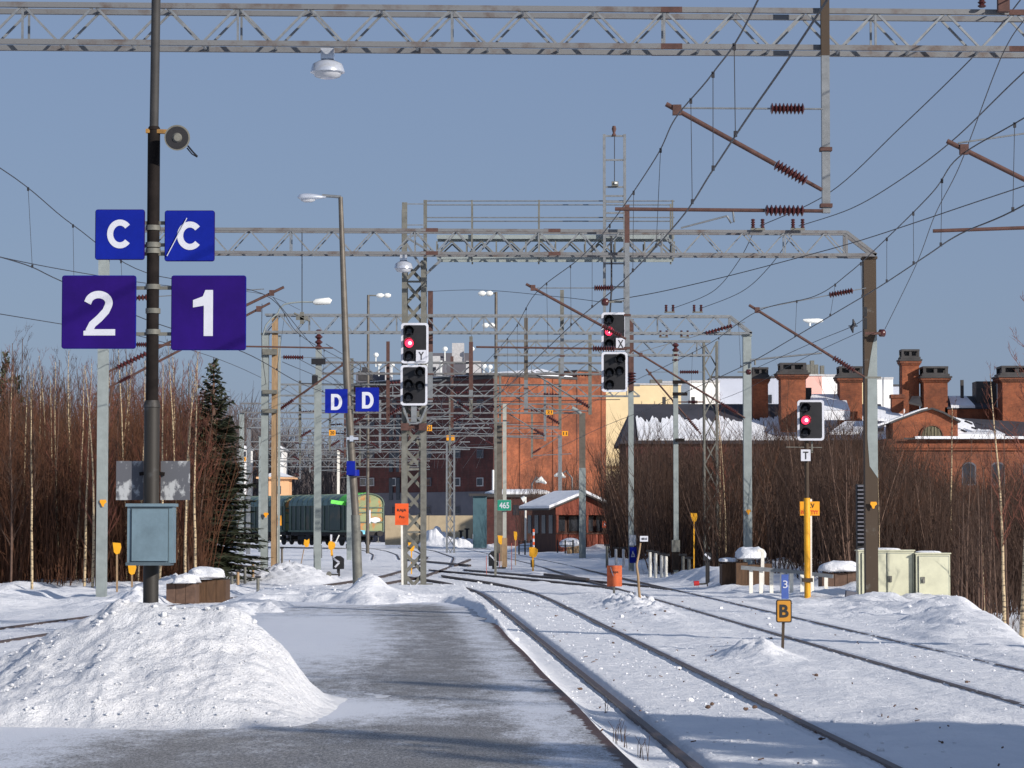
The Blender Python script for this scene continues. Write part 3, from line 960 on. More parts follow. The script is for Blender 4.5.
# steady arm
t = thing('steady_arm', 'thin steady arm holding the contact wire under the nearest bracket', 'steady arm', P(735, 213, 37.3))
MB().tube([P(733, 212, 37.3), P(734, 222, 37.3), P(731, 223, 37.3), P(727, 216, 37.3)], .014, 6).build('hook', 'galv', t)
MB().tube([P(727, 216, 37.3), P(681, 228, 37.3)], .014, 6).build('rod', 'galv', t)
cantilever(37.6, 'rusty bracket tip reaching in from beyond the upper right corner', (1190, 262), (947, 141), (.75, .9), (958, 143, 1190, 110), (.7, .9), (933, 231, 1190, 222), (.78, .92))
drop_mast(627, 205, 352, 67.0, .12, 'rust', 'rusty hanging mast beside the X signal on the second portal', low=243)
cantilever(66.9, 'rusty bracket whose insulators cross the face of the X signal', (626, 339), (526, 284), (.76, .95), (537, 288, 626, 288), (.64, .86), (476, 347, 627, 349), (.77, .92))
cantilever(67.6, 'bracket on the brown post with its diagonal tube rising above the brick chimneys', (866, 378), (749, 305), (.72, .90), (757, 309, 866, 288), (.66, .88))
cantilever(67.4, 'upper of two brackets reaching right from the pale post behind the 2 sign', (108, 372), (284, 287), (.78, .95), (264, 289, 108, 300), (.7, .9))
cantilever(67.4, 'lower of two brackets reaching right from the pale post behind the 2 sign', (108, 388), (270, 303), (.86, .93), None, (.7, .9), (333, 348, 108, 344), (.82, .9), r=.03)
cantilever(92.9, 'bracket slanting up from the wooden pole toward the first D sign', (276, 412), (348, 361), (.76, .96), (345, 358, 276, 357), (.6, .9))
cantilever(92.9, 'bracket slanting down to the pale right post of the third portal', (745, 418), (633, 350), (.78, .93), (640, 352, 745, 322), (.62, .88))
cantilever(104, 'bracket slanting down to the lattice post of the narrow portal', (701, 434), (646, 369), (.74, .95), (650, 372, 704, 372), (.55, .9), (672, 402, 704, 402), (.5, .8))
t = thing('bracket_arm', 'thin level arm reaching right from the third portal post', 'bracket arm', P(750, 360, 93))
MB().tube([P(750, 360, 93), P(822, 353, 93)], .035, 6).build('rod', 'galv', t)
MB().tube([P(755, 360, 93), P(755, 365, 93)], .03, 6).build('clamp', 'galvd', t)
drop_mast(430.5, 291, 402, 93.3, .17, 'rust', 'rust brown hanging mast just right of the Y signal mast', low=352)
drop_mast(562, 290, 378, 93.3, .13, 'galvd', 'grey hanging mast between the two signals, taller one', low=330)
drop_mast(526, 318, 412, 104.3, .15, 'lamppost', 'dull brown hanging mast left of the grey one between the signals', low=380)
drop_mast(471, 342, 400, 119.6, .18, 'rust', 'short rusty hanging mast in front of the roof plant', low=390)
# far brackets below far portals
fb = [(120, 471, 395, -1), (120, 388, 400, 1), (120, 590, 392, -1), (136, 452, 408, 1), (136, 560, 410, -1), (136, 352, 410, 1), (158, 500, 420, -1), (158, 410, 424, 1), (158, 545, 424, -1), (158, 300, 425, 1),
      (182, 330, 436, 1), (182, 380, 438, -1), (182, 450, 436, 1), (182, 495, 436, -1), (198, 420, 442, 1), (198, 345, 444, -1), (198, 532, 444, 1), (226, 300, 452, -1), (226, 360, 454, 1), (226, 425, 455, -1),
      (262, 310, 462, 1), (262, 350, 463, -1), (262, 400, 462, 1), (300, 340, 470, 1), (300, 300, 470, -1)]
for Y_, px, py, sg_ in fb:
    k = 2700 / Y_
    top = py - 1.7 * k
    t = thing('hanging_bracket', 'small catenary bracket hanging below a distant portal', 'catenary bracket', P(px, py + .3 * k, Y_), 'distant hanging brackets over the yard')
    a = P(px, top - .9 * k, Y_); b_ = P(px, py + 1.0 * k, Y_)
    MB().bar(a, b_, .15, .15).build('hanging_mast', random.choice(['rust', 'galv', 'galvd', 'galvd']), t)
    tip = P(px + sg_ * 2.6 * k, py - .9 * k, Y_); lo = P(px, py + .7 * k, Y_)
    MB().tube([tip, tip.lerp(lo, .75)], .04, 6).build('diagonal_tube', 'chord', t)
    MB().ribs(tip.lerp(lo, .75), lo, .10, 7).build('insulator', 'ins', t)
    u = P(px + sg_ * 2.4 * k, py - .9 * k, Y_); w = P(px, py - .75 * k, Y_)
    MB().tube([u, u.lerp(w, .65)], .022, 5).build('stay_rod', 'galv', t)
    MB().ribs(u.lerp(w, .65), w, .08, 6).build('insulator', 'ins', t)
    u = P(px + sg_ * 2.9 * k, py + .72 * k, Y_); w = P(px, py + .85 * k, Y_)
    MB().tube([u, w], .03, 5).build('registration_tube', 'galv', t)

# small insulator pairs standing on truss tops
for px, py, Y_, lab in ((757, 227.5, 67.5, 'left pair'), (797, 227.5, 67.5, 'right pair'), (669, 311, 93, 'left pair'), (697, 311, 93, 'right pair'), (663, 336, 104, 'left pair'), (684, 336, 104, 'right pair')):
    q = P(px, py, Y_ - .1)
    where = {67.5: 'on top of the second portal near its brown post', 93: 'on top of the third portal near its right post', 104: 'on top of the narrow portal near its lattice post'}[Y_]
    t = thing('insulator_pair', '%s of red brown insulators %s' % (lab, where), 'insulator', q)
    for dx in (-.10, .14):
        MB().ribs(q + Vector((dx, 0, -.02)), q + Vector((dx, 0, .22)), .055, 4, .6).build('insulator', 'ins', t)
    MB().box(q + Vector((.02, 0, -.04)), (.36, .05, .05)).build('base_bar', 'galvd', t)
q = P(989, 5, 37.4)
t = thing('strain_insulator', 'dark red insulator on the portal top at the upper right corner', 'insulator', q)
MB().ribs(q + Vector((-.1, 0, -.04)), q + Vector((-.1, 0, .16)), .06, 4, .6).build('porcelain', 'ins', t)
MB().box(q + Vector((.2, 0, 0)), (.16, .12, .2)).build('bracket', 'rust', t)
# round insulators on post sides
for px, py, Y_, lab in ((882, 333, 67.5, 'round brown insulator on the right side of the brown portal post'), (605, 302, 67.2, 'dark round insulator left of the rusty hanging mast'),
                        (748.5, 372, 92.7, 'round brown insulator on the right post of the third portal')):
    q = P(px, py, Y_)
    t = thing('side_insulator', lab, 'insulator', q)
    MB().tube([q + Vector((-.09, 0, 0)), q + Vector((-.06, 0, 0)), q + Vector((.06, 0, 0)), q + Vector((.09, 0, 0))], [.05, .095, .095, .05], 12).build('porcelain', 'ins', t)
    MB().box(q + Vector((-.2 if px > 700 else .25, 0, 0)), (.35, .04, .04)).build('arm', 'galvd', t)
for px, py, lab in ((853, 326, 'dangling dark wire clamp left of the brown portal post'),):
    q = P(px, py, 66)
    t = thing('wire_clamp', lab, 'wire clamp', q)
    MB().tube([q + Vector((0, 0, .17)), q + Vector((.03, 0, .05)), q + Vector((-.03, 0, -.05)), q + Vector((0, 0, -.17))], [.015, .05, .05, .015], 8).build('body', 'wire', t)
    MB().box(q, (.22, .03, .03)).build('cross_bar', 'wire', t)
t = thing('post_bands', 'dark equipment clamped to the left edge of the brown portal post', 'clamp', P(864, 310, 67.1))
for py0, py1 in ((307, 316), (318, 329)):
    panel('clamp_box', 863, py0, 867, py1, 67.05, .1, 'black', t)
panel('band', 865, 332, 881, 334.5, 67.25, .05, 'rust', t)
panel('band', 865, 376.5, 881, 378.5, 67.25, .05, 'galvd', t)


# ------------------------------------------------------------------ wires
def wire_pts(pts, n=8):
    W = [P(*p) for p in pts]
    out = []
    for i in range(len(W) - 1):
        p0 = W[max(i - 1, 0)]; p1 = W[i]; p2 = W[i + 1]; p3 = W[min(i + 2, len(W) - 1)]
        for k in range(n):
            t = k / n
            out.append(0.5 * ((2 * p1) + (p2 - p0) * t + (2 * p0 - 5 * p1 + 4 * p2 - p3) * t * t + (3 * p1 - p0 - 3 * p2 + p3) * t ** 3))
    out.append(W[-1])
    return out


def at_y(pts, Y):
    for a, b_ in zip(pts[:-1], pts[1:]):
        if (a.y - Y) * (b_.y - Y) <= 0 and abs(b_.y - a.y) > 1e-6:
            return a.lerp(b_, (Y - a.y) / (b_.y - a.y))
    return None


def line(lab, mes, con, drops, rm=.010, rc=.011, group=None):
    ms = sorted((p[0], p[2]) for p in mes)
    mxs, mys = [p[0] for p in ms], [p[1] for p in ms]
    con = [(p[0], p[1], float(np.interp(p[0], mxs, mys))) if mxs[0] <= p[0] <= mxs[-1] and p[2] < 110 else p for p in con]
    mp, cp = wire_pts(mes), wire_pts(con)
    t = thing('catenary_line', lab, 'overhead line', cp[0], group)
    MB().tube(mp, rm, 5).build('messenger_wire', 'wire', t)
    MB().tube(cp, rc, 5).build('contact_wire', 'wire', t)
    for Y in drops:
        a, b_ = at_y(mp, Y), at_y(cp, Y)
        if a and b_:
            MB().tube([a, b_], .0045, 4).box(a - Vector((0, 0, .02)), (.035, .035, .07)).box(b_ + Vector((0, 0, .02)), (.035, .035, .06)).build('dropper', 'wire', t)


line('overhead wires above the platform track, held by the nearest bracket',
     [(960, -470, 14), (758, 0, 24.6), (713, 73, 31), (675, 119, 37.3), (655, 159, 41.5), (612, 222, 49), (580, 258, 57), (536, 293, 66.9), (514, 330, 78), (492, 356, 93), (475, 372, 106), (452, 390, 128), (430, 420, 170), (410, 446, 222)],
     [(1060, -380, 13), (824, 5, 22.6), (746, 120, 28.9), (711, 173, 33.3), (678, 222, 37.3), (622, 282, 48.5), (575, 322, 58), (533, 362, 67), (500, 393, 85), (480, 405, 93), (462, 421, 107), (440, 439, 132), (420, 458, 172), (405, 472, 222)],
     [27.5, 31, 34.5, 40.5, 45, 49.5, 54, 59, 64, 71, 76, 82, 88])
line('overhead wires above the right hand track, crossing the sky beside the brown post',
     [(1150, 40, 30), (1024, 118, 35), (959, 157, 38), (932, 193, 43), (884, 241, 51), (849, 273, 57), (815, 296, 62.5), (758, 311, 67.6), (712, 342, 80), (668, 365, 92), (640, 378, 106), (600, 398, 130), (560, 420, 165), (520, 445, 215)],
     [(1160, 120, 31), (1024, 205, 36), (960, 234, 39), (926, 256, 43), (879, 287, 49.5), (847, 306, 54), (788, 341, 62.5), (755, 360, 67.5), (724, 375, 78), (672, 398, 92), (640, 412, 106), (600, 428, 130), (560, 447, 165), (520, 465, 215)],
     [35.4, 41, 46, 50.5, 55, 59.5, 64, 72, 78, 85])
line('overhead wires above the left track, passing behind the blue letter signs',
     [(-260, 20, 30), (0, 168, 47), (73, 225, 55), (147, 273, 62), (263, 294, 67.4), (300, 335, 78), (346, 362, 93), (380, 385, 115), (400, 420, 160), (405, 446, 215)],
     [(-280, 190, 34), (0, 257, 47), (61, 281, 53), (147, 320, 60), (243, 352, 67.4), (300, 383, 80), (352, 404, 93), (382, 425, 115), (400, 448, 160), (405, 470, 215)],
     [45, 50, 55, 60, 64, 72, 78, 85])


def wire(lab, pts, r=.011, group=None):
    w = wire_pts(pts)
    tag(MB().tube(w, r, 5).build('overhead_wire', 'wire', None, w[0]), lab, 'wire', group)


wire('feeder wire ending at the left insulator pair on the second portal', [(1120, -130, 30), (1004, 21, 40), (971, 59, 44), (900, 128, 51), (829, 193, 60), (760, 226, 67.4)])
wire('feeder wire ending at the right insulator pair on the second portal', [(1150, -40, 30), (1024, 72, 37), (952, 141, 45), (897, 182, 53), (850, 209, 60), (799, 226, 67.4)])
wire('feeder wire between the second and third portals, left one', [(755, 229, 67.6), (738, 262, 74), (712, 292, 84), (671, 309, 93)])
wire('feeder wire between the second and third portals, right one', [(796, 229, 67.6), (770, 266, 74), (741, 292, 84), (699, 309, 93)])
wire('long wire sagging across the sky to the dark insulator left of the hanging mast', [(1160, 140, 36), (1024, 186, 44), (976, 202, 48), (865, 239, 57), (797, 258, 62), (724, 277, 66), (659, 292, 67), (608, 301, 67.2)])
wire('thin wire leaving the dark insulator toward the left', [(601, 302, 67.2), (560, 297, 70), (480, 290, 80), (420, 292, 93)], .008)
wire('slack wire dropping past the brown post to the side insulator', [(1024, 20, 34), (1000, 60, 37), (960, 165, 44), (935, 215, 50), (916, 265, 58), (885, 329, 67.4)], .008)
wire('wire reaching the clamp left of the brown post', [(866, 316, 67), (853, 326, 66), (812, 343, 78), (752, 370, 92.7)], .009)
wire('second return wire beneath the clamp', [(862, 331, 67), (800, 360, 80), (740, 392, 100), (690, 410, 120)], .008)
wire('thin wire crossing behind the 2 sign from the left edge, upper one', [(-120, 225, 44), (0, 257, 50), (94, 275, 58), (170, 286, 67), (262, 294, 93), (300, 310, 120)], .009)
wire('thin wire crossing behind the 2 sign from the left edge, lower one', [(-120, 294, 46), (0, 314, 52), (61, 324, 58), (147, 338, 66), (245, 370, 93), (330, 414, 136)], .009)
wire('vertical cable hanging from the second portal to the third', [(302, 232, 67.5), (302, 270, 67.6), (302, 316, 67.7)], .012)
q = P(302, 318, 67.7)
tag(MB().box(q, (.3, .05, .10)).box(q, (.10, .05, .3)).tube([q + Vector((-.2, 0, .12)), q + Vector((.2, 0, -.08))], .03, 6).build('hanging_clamp', 'galvd', None, q), 'cross shaped clamp at the end of a vertical cable beside the curved lamp', 'clamp')
wire('slanting wire running from the upper left bracket down to the far mast', [(273, 297, 67.4), (290, 318, 72), (316, 349, 82), (348, 376, 95), (395, 402, 118), (450, 428, 150)], .01)
wire('slanting wire leaving the lower left bracket', [(262, 304, 67.4), (262, 350, 80), (266, 385, 93)], .01)
for a in range(16):
    x0 = random.uniform(255, 620); y0 = random.uniform(340, 400)
    wire('far overhead wire among the distant portals', [(x0, y0, 93), ((x0 * 2 + 430) / 3 + random.uniform(-15, 15), y0 + 28, 125), ((x0 + 430) / 2, y0 + 52, 180), (430 + (x0 - 430) * .3, 468, 260)], .012, 'far overhead wires')
for (a, b_, Y_) in ((300, 560, 125), (330, 620, 140), (350, 560, 170), (300, 540, 190), (280, 500, 215)):
    zy = 526 - (7.6) * 2700 / Y_ * .87
    wire('taut cross wire spanning the yard below the distant portals', [(a, zy, Y_), ((a + b_) / 2, zy + 3, Y_), (b_, zy + 1, Y_ + 1)], .02, 'cross span wires')
# ------------------------------------------------------------------ poles
def post(name, label, cat, px, pyt, Y, w, m, base=None, round_=False, group=None, wt=None, extra=True, pb=None):
    """vertical post standing on the ground at distance Y, top at pyt"""
    x = P(px, 450, Y).x; zt = P(px, pyt, Y).z
    z0 = (gz(x, Y) if pb is None else P(px, pb, Y).z)
    t = thing(name, label, cat, (x, Y, z0), group)
    mb = MB()
    if round_: mb.tube([(x, Y, z0 - .6), (x, Y, zt)], [w / 2, (wt or w) / 2], 12)
    else: mb.box((x, Y, (z0 - .6 + zt) / 2), (w, w, zt - z0 + .6))
    mb.build('shaft', m, t)
    return t, x, z0, zt


# main sign post ----------------------------------------------------
YS = 23.6
a = P(150.5, 640, YS); b_ = P(152, 405, YS); c = P(154, 130, YS); d = P(157, -60, YS)
sp_ = thing('platform_sign_post', 'tall dark steel post carrying the platform signs, rising from the snow pile', 'sign post', (a.x, YS, .27))
MB().tube([a, b_], .068, 20).tube([b_ - Vector((0, 0, .02)), b_ + Vector((0, 0, .04))], [.078, .062], 20).build('lower_shaft', mat('shaded_olive_post_paint', (.022, .019, .015), .6, 0, .35, 6, col2=(.05, .05, .05), mix2=(.58, .7)), sp_)  # dark colour stands for shade on this near post
MB().tube([b_, c], .055, 20).tube([c, c + Vector((0, 0, .03))], [.06, .045], 20).build('middle_shaft', 'blackpost', sp_)
MB().tube([c, d], .040, 16).build('upper_shaft', mat('grey_upper_post', (.035, .034, .033), .7, 0, .25, 6), sp_)
# clamps
mb = MB()
for py in (228, 245, 251, 287, 332, 311):
    z = P(153, py, YS).z; x = P(153, py, YS).x
    mb.tube([(x, YS, z - .022), (x, YS, z + .022)], .066, 20)
mb.build('clamp_band', 'galvd', sp_)


def sign(lab, x0, y0, x1, y1, m, txt, tx, Y, tm='white', parent=None, skew=0, arms=(), bold=.03, cat='sign', name='platform_sign', thick=.035, rim=None):
    q = P((x0 + x1) / 2, (y0 + y1) / 2, Y)
    t = thing(name, lab, cat, q)
    c0 = P(x0, y1, Y); c1 = P(x1, y0, Y)
    w, h = c1.x - c0.x, c1.z - c0.z
    pts = rrect(w, h, min(w, h) * .008, 2)
    MB().poly(pts, 0, thick, (q.x, Y, (c0.z + c1.z) / 2)).build('board', m, t)
    if rim:
        mb = MB(); mb.poly(rrect(w + .012, h + .012, .02, 2), .006, thick - .006, (q.x, Y, (c0.z + c1.z) / 2)); mb.build('rim', rim, t)
    if txt:
        for (s_, a0, b0, a1, b1) in tx:
            if s_ in ('C', 'D', '2', '1') and m in ('blue', 'purple'): stroke_glyph(s_, a0, b0, a1, b1, Y, tm, t, .235 if s_ != 'D' else .28)
            else: lettering(s_, a0, b0, a1, b1, Y, tm, t, bold)
    if arms:
        mb = MB()
        for (xa, xb, yy_) in arms:
            u, v = P(xa, yy_, Y + .05), P(xb, yy_, Y + .05)
            mb.bar(u, v, .02, .03)
        mb.build('bracket_arm', 'galvd', t)
    return t


sign('blue sign with white letter C left of the post, above the number 2', 95.5, 210, 144, 259, 'blue', 1, [('C', 107, 219, 133, 249)], YS - .06, arms=((142, 152, 223), (142, 152, 246), (142, 152, 254)), rim='purple')
st_ = sign('blue sign with white letter C crossed by a pale scratch, above the number 1', 165, 211, 214, 260.5, 'blue', 1, [('C', 177, 221, 203, 250.5)], YS - .06, arms=((154, 167, 223), (154, 167, 245), (154, 167, 254)), rim='purple')
u, v = P(167, 256, YS - .075), P(187, 218, YS - .075)
MB().bar(u, v, .012, .006).build('scratch', 'white', st_)
sign('large faded blue sign with the white figure two, left of the tall post', 62, 276, 135.5, 348, 'purple', 1, [('2', 83.5, 289, 115.5, 335.5)], YS - .06, arms=((134, 152, 288), (134, 152, 334)), rim='blue', bold=.035)
sign('large creased blue sign with the white figure one, right of the tall post', 171.5, 276, 245.5, 349.5, 'purple', 1, [('1', 192, 290, 213.5, 336)], YS - .06, arms=((153, 173, 288), (153, 173, 334)), rim='blue', bold=.04)
# loudspeaker
q = P(177, 138, YS - .18)
t = thing('horn_loudspeaker', 'grey horn loudspeaker clamped to the tall sign post', 'loudspeaker', q)
ax = Vector((.15, -1, -.10)).normalized()
def horn(r0, r1, a0, a1, mm, nm, seg=24, par=t):
    MB().tube([q + ax * a0, q + ax * (a0 + (a1 - a0) * .6), q + ax * a1], [r0, r0 + (r1 - r0) * .4, r1], seg).build(nm, mm, par)
horn(.055, .112, -.16, .06, 'galvd', 'bell')
MB().tube([q + ax * .061, q + ax * .064], .098, 24).build('mouth', 'black', t)
MB().tube([q + ax * .06, q + ax * .085], [.045, .03], 16).build('phase_plug', 'galvd', t)
MB().tube([q - ax * .12, q - ax * .26], [.075, .07], 18).build('driver', 'galvd', t)
MB().tube([P(188, 146, YS - .2), P(193, 152, YS - .25), P(197.5, 156.5, YS - .25)], .008, 5).tube([P(187, 148, YS - .2), P(192, 154, YS - .2), P(197, 157, YS - .25)], .006, 5).build('lead', 'black', t)
MB().bar(P(146, 131, YS - .02), P(172, 132, YS - .02), .05, .035).build('mount', mat('rusty_yellow_clamp', (.30, .16, .04), .8, 0, .5, 12), t)
# enamel cabinet on the post
x0, x1 = 126, 173.5
t = thing('post_cabinet', 'blue grey metal cabinet strapped to the foot of the sign post', 'cabinet', P(150, 564, YS - .25))
panel('body', 127, 506, 173, 563, YS - .28, .22, 'box', t)
panel('door', 131.5, 509, 168, 561, YS - .30, .018, 'box', t)
mb = MB()
for (a0, b0, a1, b1) in ((130.6, 508.2, 131.4, 562), (168.2, 508.2, 169, 562), (131, 508, 169, 508.8)):
    u, v = P(a0, b1, YS - .285), P(a1, b0, YS - .285)
    mb.box(((u.x + v.x) / 2, YS - .285, (u.z + v.z) / 2), (v.x - u.x, .006, v.z - u.z))
mb.build('door_joint', 'boxdk', t)
panel('cap', 125.5, 503.5, 174.5, 506.5, YS - .31, .27, 'box', t)
panel('bottom_lip', 125.5, 562.5, 170, 565.5, YS - .30, .25, 'boxdk', t)
for nm, (a0, b0, a1, b1), lab in (('l', (116, 461, 143.5, 500), 'weathered grey metal plate with white patches, left of the post'), ('r', (160.5, 461, 190, 500), 'weathered dark metal plate, right of the post above the cabinet')):
    t = thing('metal_plate', lab, 'plate', P((a0 + a1) / 2, 480, YS + .09))
    panel('sheet', a0, b0, a1, b1, YS + .08, .012, 'plate', t)
    mb = MB(); xx0 = a1 - 4 if nm == 'l' else a0 + 4
    mb.bar(P(xx0, 474, YS + .06), P(151, 472.5, YS + .06), .03, .03); mb.build('strap', 'blackpost', t)
# slim cable conduit by the cabinet
q = P(176.5, 552, YS + 30)

# leaning lamp post with D signs -----------------------------------
YL = 60.0
a = P(358.5, 604, YL); b_ = P(340.5, 197, YL); mid = P(347, 380, YL)
t = thing('lamp_post', 'leaning brown lamp post with a silver lamp and two blue D signs', 'lamp post', (a.x, YL, .3))
MB().tube([a - Vector((0, 0, .4)), a, P(355.5, 515, YL)], [.12, .115, .10], 14).build('base_shaft', 'galvd', t)
MB().tube([P(355.5, 515, YL), mid, b_], [.085, .085, .05], 12).build('shaft', 'lamppost', t)
arm0, arm1 = P(341, 197, YL), P(322, 195.5, YL)
MB().tube([arm0, arm1], .035, 8).build('arm', 'galv', t)


def streetlamp(parent, px0, px1, py, Y, drop=6, sgn=1, shell='lampshell'):
    """cobra head seen from the side, between px0 (tip) and px1 (neck)"""
    a = P(px0, py, Y); b_ = P(px1, py, Y); w = abs(b_.x - a.x); h = M_(drop, Y)
    n = 14; vs_ = []; fs_ = []
    pts = []; rr = []
    for i in range(n):
        u = i / (n - 1)
        pts.append(a.lerp(b_, u)); rr.append(max(.02, h * (math.sin(min(u, .98) ** .6 * math.pi) ** .55 * .9 if u < .9 else .35)))
    mb = MB().tube(pts, rr, 12)
    mb.v = [(v[0], Y + (v[1] - Y) * 1.3, a.z + (v[2] - a.z) * (.85 if v[2] > a.z else .45)) for v in mb.v]
    mb.build('lamp_head', shell, parent)
    c0, c1 = a.lerp(b_, .12), a.lerp(b_, .62)
    mb = MB().tube([c0, c0.lerp(c1, .25), c0.lerp(c1, .75), c1], [h * .25, h * .55, h * .55, h * .25], 10)
    mb.v = [(v[0], v[1], v[2] - h * .35) for v in mb.v]
    mb.build('lamp_glass', 'glass', parent)


streetlamp(t, 297.5, 326, 197.5, YL, 5.5)
MB().tube([P(353.6, 470, YL - .1), P(353.8, 476, YL - .1)], .125, 12).build('clamp_band', 'blue', t)
for nm, (a0, b0, a1, b1), lt, lab in (('l', (325, 389, 347.5, 413), (331, 394, 342.5, 410), 'small blue sign with letter D, left of the leaning post'), ('r', (355.5, 387.5, 379, 411.5), (362, 392, 374, 408.5), 'small blue sign with letter D, right of the leaning post')):
    sign(lab, a0, b0, a1, b1, 'blue', 1, [('D', *lt)], YL - .14, bold=.045, arms=((345, 357, b0 + 5), (345, 357, b1 - 5)), name='track_sign')
q = P(350.5, 467, YL - .1)
t = thing('blue_box', 'small bright blue box fixed to the left of the leaning lamp post', 'box', q)
panel('shell', 346.5, 461, 355, 475, YL - .25, .14, 'blue', t)
panel('hinge', 355, 463, 356, 473, YL - .2, .05, 'boxdk', t)
q = P(352.5, 438.5, YL - .14)
tag(MB().box(q, (.26, .05, .06)).box(q - Vector((.02, 0, 0)), (.08, .06, .13)).build('post_bracket', 'lampshell', None, q), 'tiny bright bracket on the leaning lamp post below the D signs', 'bracket')

# lamps under portals ------------------------------------------------
def belllamp(px, pyt, pyb, w, Y, lab, grp=None):
    q = P(px, pyb, Y)
    t = thing('hanging_lamp', lab, 'lamp', q, grp)
    zt, zb = P(px, pyt, Y).z, q.z
    h = zt - zb; W = M_(w, Y) / 2
    MB().box((q.x, Y, zt - h * .18), (W * .75, W * .7, h * .36)).build('ballast_box', 'lampshell', t)
    MB().tube([(q.x, Y, zt - h * .36), (q.x, Y, zt - h * .42), (q.x, Y, zt - h * .52), (q.x, Y, zb + h * .26), (q.x, Y, zb + h * .2)], [W * .30, W * .55, W * .86, W * .98, W], 22).build('shade', 'lampshell', t)
    MB().tube([(q.x, Y, zb + h * .2), (q.x, Y, zb + h * .06), (q.x, Y, zb)], [W * .86, W * .72, W * .4], 16).build('glass_bowl', 'glass', t)


belllamp(327.5, 49, 78.5, 35, 37.5, 'silver bell lamp hanging from the nearest portal at the top left')
belllamp(403.5, 254, 272.5, 19, 67.5, 'small silver bell lamp under the second portal beside the lattice mast')
q = P(813, 320, 80)
t = thing('suspended_lamp', 'bright white lamp hanging on wires in the sky left of the brown post', 'lamp', q)
MB().tube([P(803, 320, 80), P(808, 321, 80), P(818, 321, 80), P(823, 320.5, 80)], [.03, .07, .08, .04], 10).build('lamp_head', 'lampwhite', t)
MB().tube([P(810, 322, 80), P(809.6, 326, 80)], .035, 8).build('lamp_bulb', 'lampwhite', t)

# posts in the yard --------------------------------------------------
# wooden pole + curved lamp
t, x, z0, zt = post('wooden_pole', 'rough wooden pole standing right beside the pale concrete post', 'pole', 274.5, 315, 92.6, .20, 'wood')
MB().box((x + .15, 92.7, (z0 + zt) / 2 - .4), (.07, .16, zt - z0 - .6)).build('steel_channel', 'concrete', t)
mb = MB()
for py in (352, 392, 411): mb.box((P(270, py, 92.5).x, 92.5, P(270, py, 92.5).z), (.5, .3, .13 if py > 360 else .2))
mb.build('clamp', 'galvd', t)
MB().tube([P(276.5, 410 + i * 4, 92.3) for i in range(40)], .012, 4).build('cable', 'wire', t)
Y = 92.2
t = thing('curved_lamp', 'white lamp on a curved pale arm rising from the wooden pole', 'lamp', P(265, 340, Y))
MB().tube([P(263, 335, Y), P(266, 325, Y), P(272, 318, Y), P(278, 313, Y), P(280, 308, Y), P(284, 304.5, Y), P(290, 303, Y), P(300, 302, Y), P(314, 302, Y)], .028, 8).build('curved_arm', 'concrete', t)
mb = MB().tube([P(313, 302.5, Y), P(316, 302, Y), P(329, 301, Y), P(331, 302, Y)], [.05, .11, .12, .08], 12)
mb.build('lamp_head', 'lampwhite', t)
# pole with grey box in front of wagon (portal post 318)
q = P(317.5, 552, 119.7)
t = thing('junction_box', 'pale grey box at the foot of the post in front of the wagon', 'box', q)
panel('shell', 313.5, 545, 322, 558, 119.7, .16, 'galv', t)
panel('cable_duct', 316, 558, 319.5, 566, 119.75, .1, 'galvd', t)
t, x, z0, zt = post('insulator_mast', 'slender pale mast topped by dark red insulators left of the D signs', 'mast', 318.3, 350, 116, .25, 'concrete')
MB().ribs((x, 116, zt), (x, 116, zt + .9), .17, 4).build('insulator', 'ins', t)
MB().box((x, 115.9, zt - .5), (.6, .25, .25)).box((x - .15, 115.9, zt - 1.3), (.25, .2, .4)).build('fitting', 'black', t)
post('pale_pole', 'pale pole standing right at the front of the green wagon', 'pole', 349.5, 425, 150, .27, 'concrete')
post('pale_pole', 'slim pale pole rising behind the wagon roof', 'pole', 338.5, 449, 270, .25, 'whitep', pb=520)
# distant slim lamp poles
for pxp, ytop, ybot, Y, heads, lab in ((368, 295, 372, 185, [(376, 391, 295.5)], 'thin lamp pole with a bright lamp above the D signs'),
                                       (496, 292, 555, 165, [(478, 493, 293.5), (482, 495, 325.5)], 'thin tall pole with two bright lamps above the brick block')):
    x = P(pxp, 400, Y).x
    t = thing('far_lamp_post', lab, 'lamp post', (x, Y, gz(x, Y)))
    MB().tube([(x, Y, gz(x, Y) - .3), (x, Y, P(pxp, ytop, Y).z)], [.12, .09], 8).build('shaft', 'lamppost', t)
    for a0, a1, yy_ in heads:
        if a0 > pxp: MB().tube([P(pxp, ytop + .5, Y), P(a0, yy_, Y)], .05, 6).build('arm', 'galvd', t)
        else: MB().tube([P(pxp, yy_ - .5, Y), P(a1, yy_, Y)], .05, 6).build('arm', 'galvd', t)
        for aa, bb in (((a0, (a0 + a1) / 2 + .5), (a0 + a1) / 2 + .5)[0], ((a0 + a1) / 2, a1)):
            l, r = P(aa, yy_, Y), P(bb, yy_, Y)
            MB().tube([l, l.lerp(r, .3), l.lerp(r, .7), r], [.06, .17, .17, .06], 8).build('lamp_head', 'lampwhite', t)
Y = 165
wire('hanging thread under the faint lamp wire left of the double lamp pole', [(472, 319, 165), (471, 345, 165), (470, 372, 165)], .012)

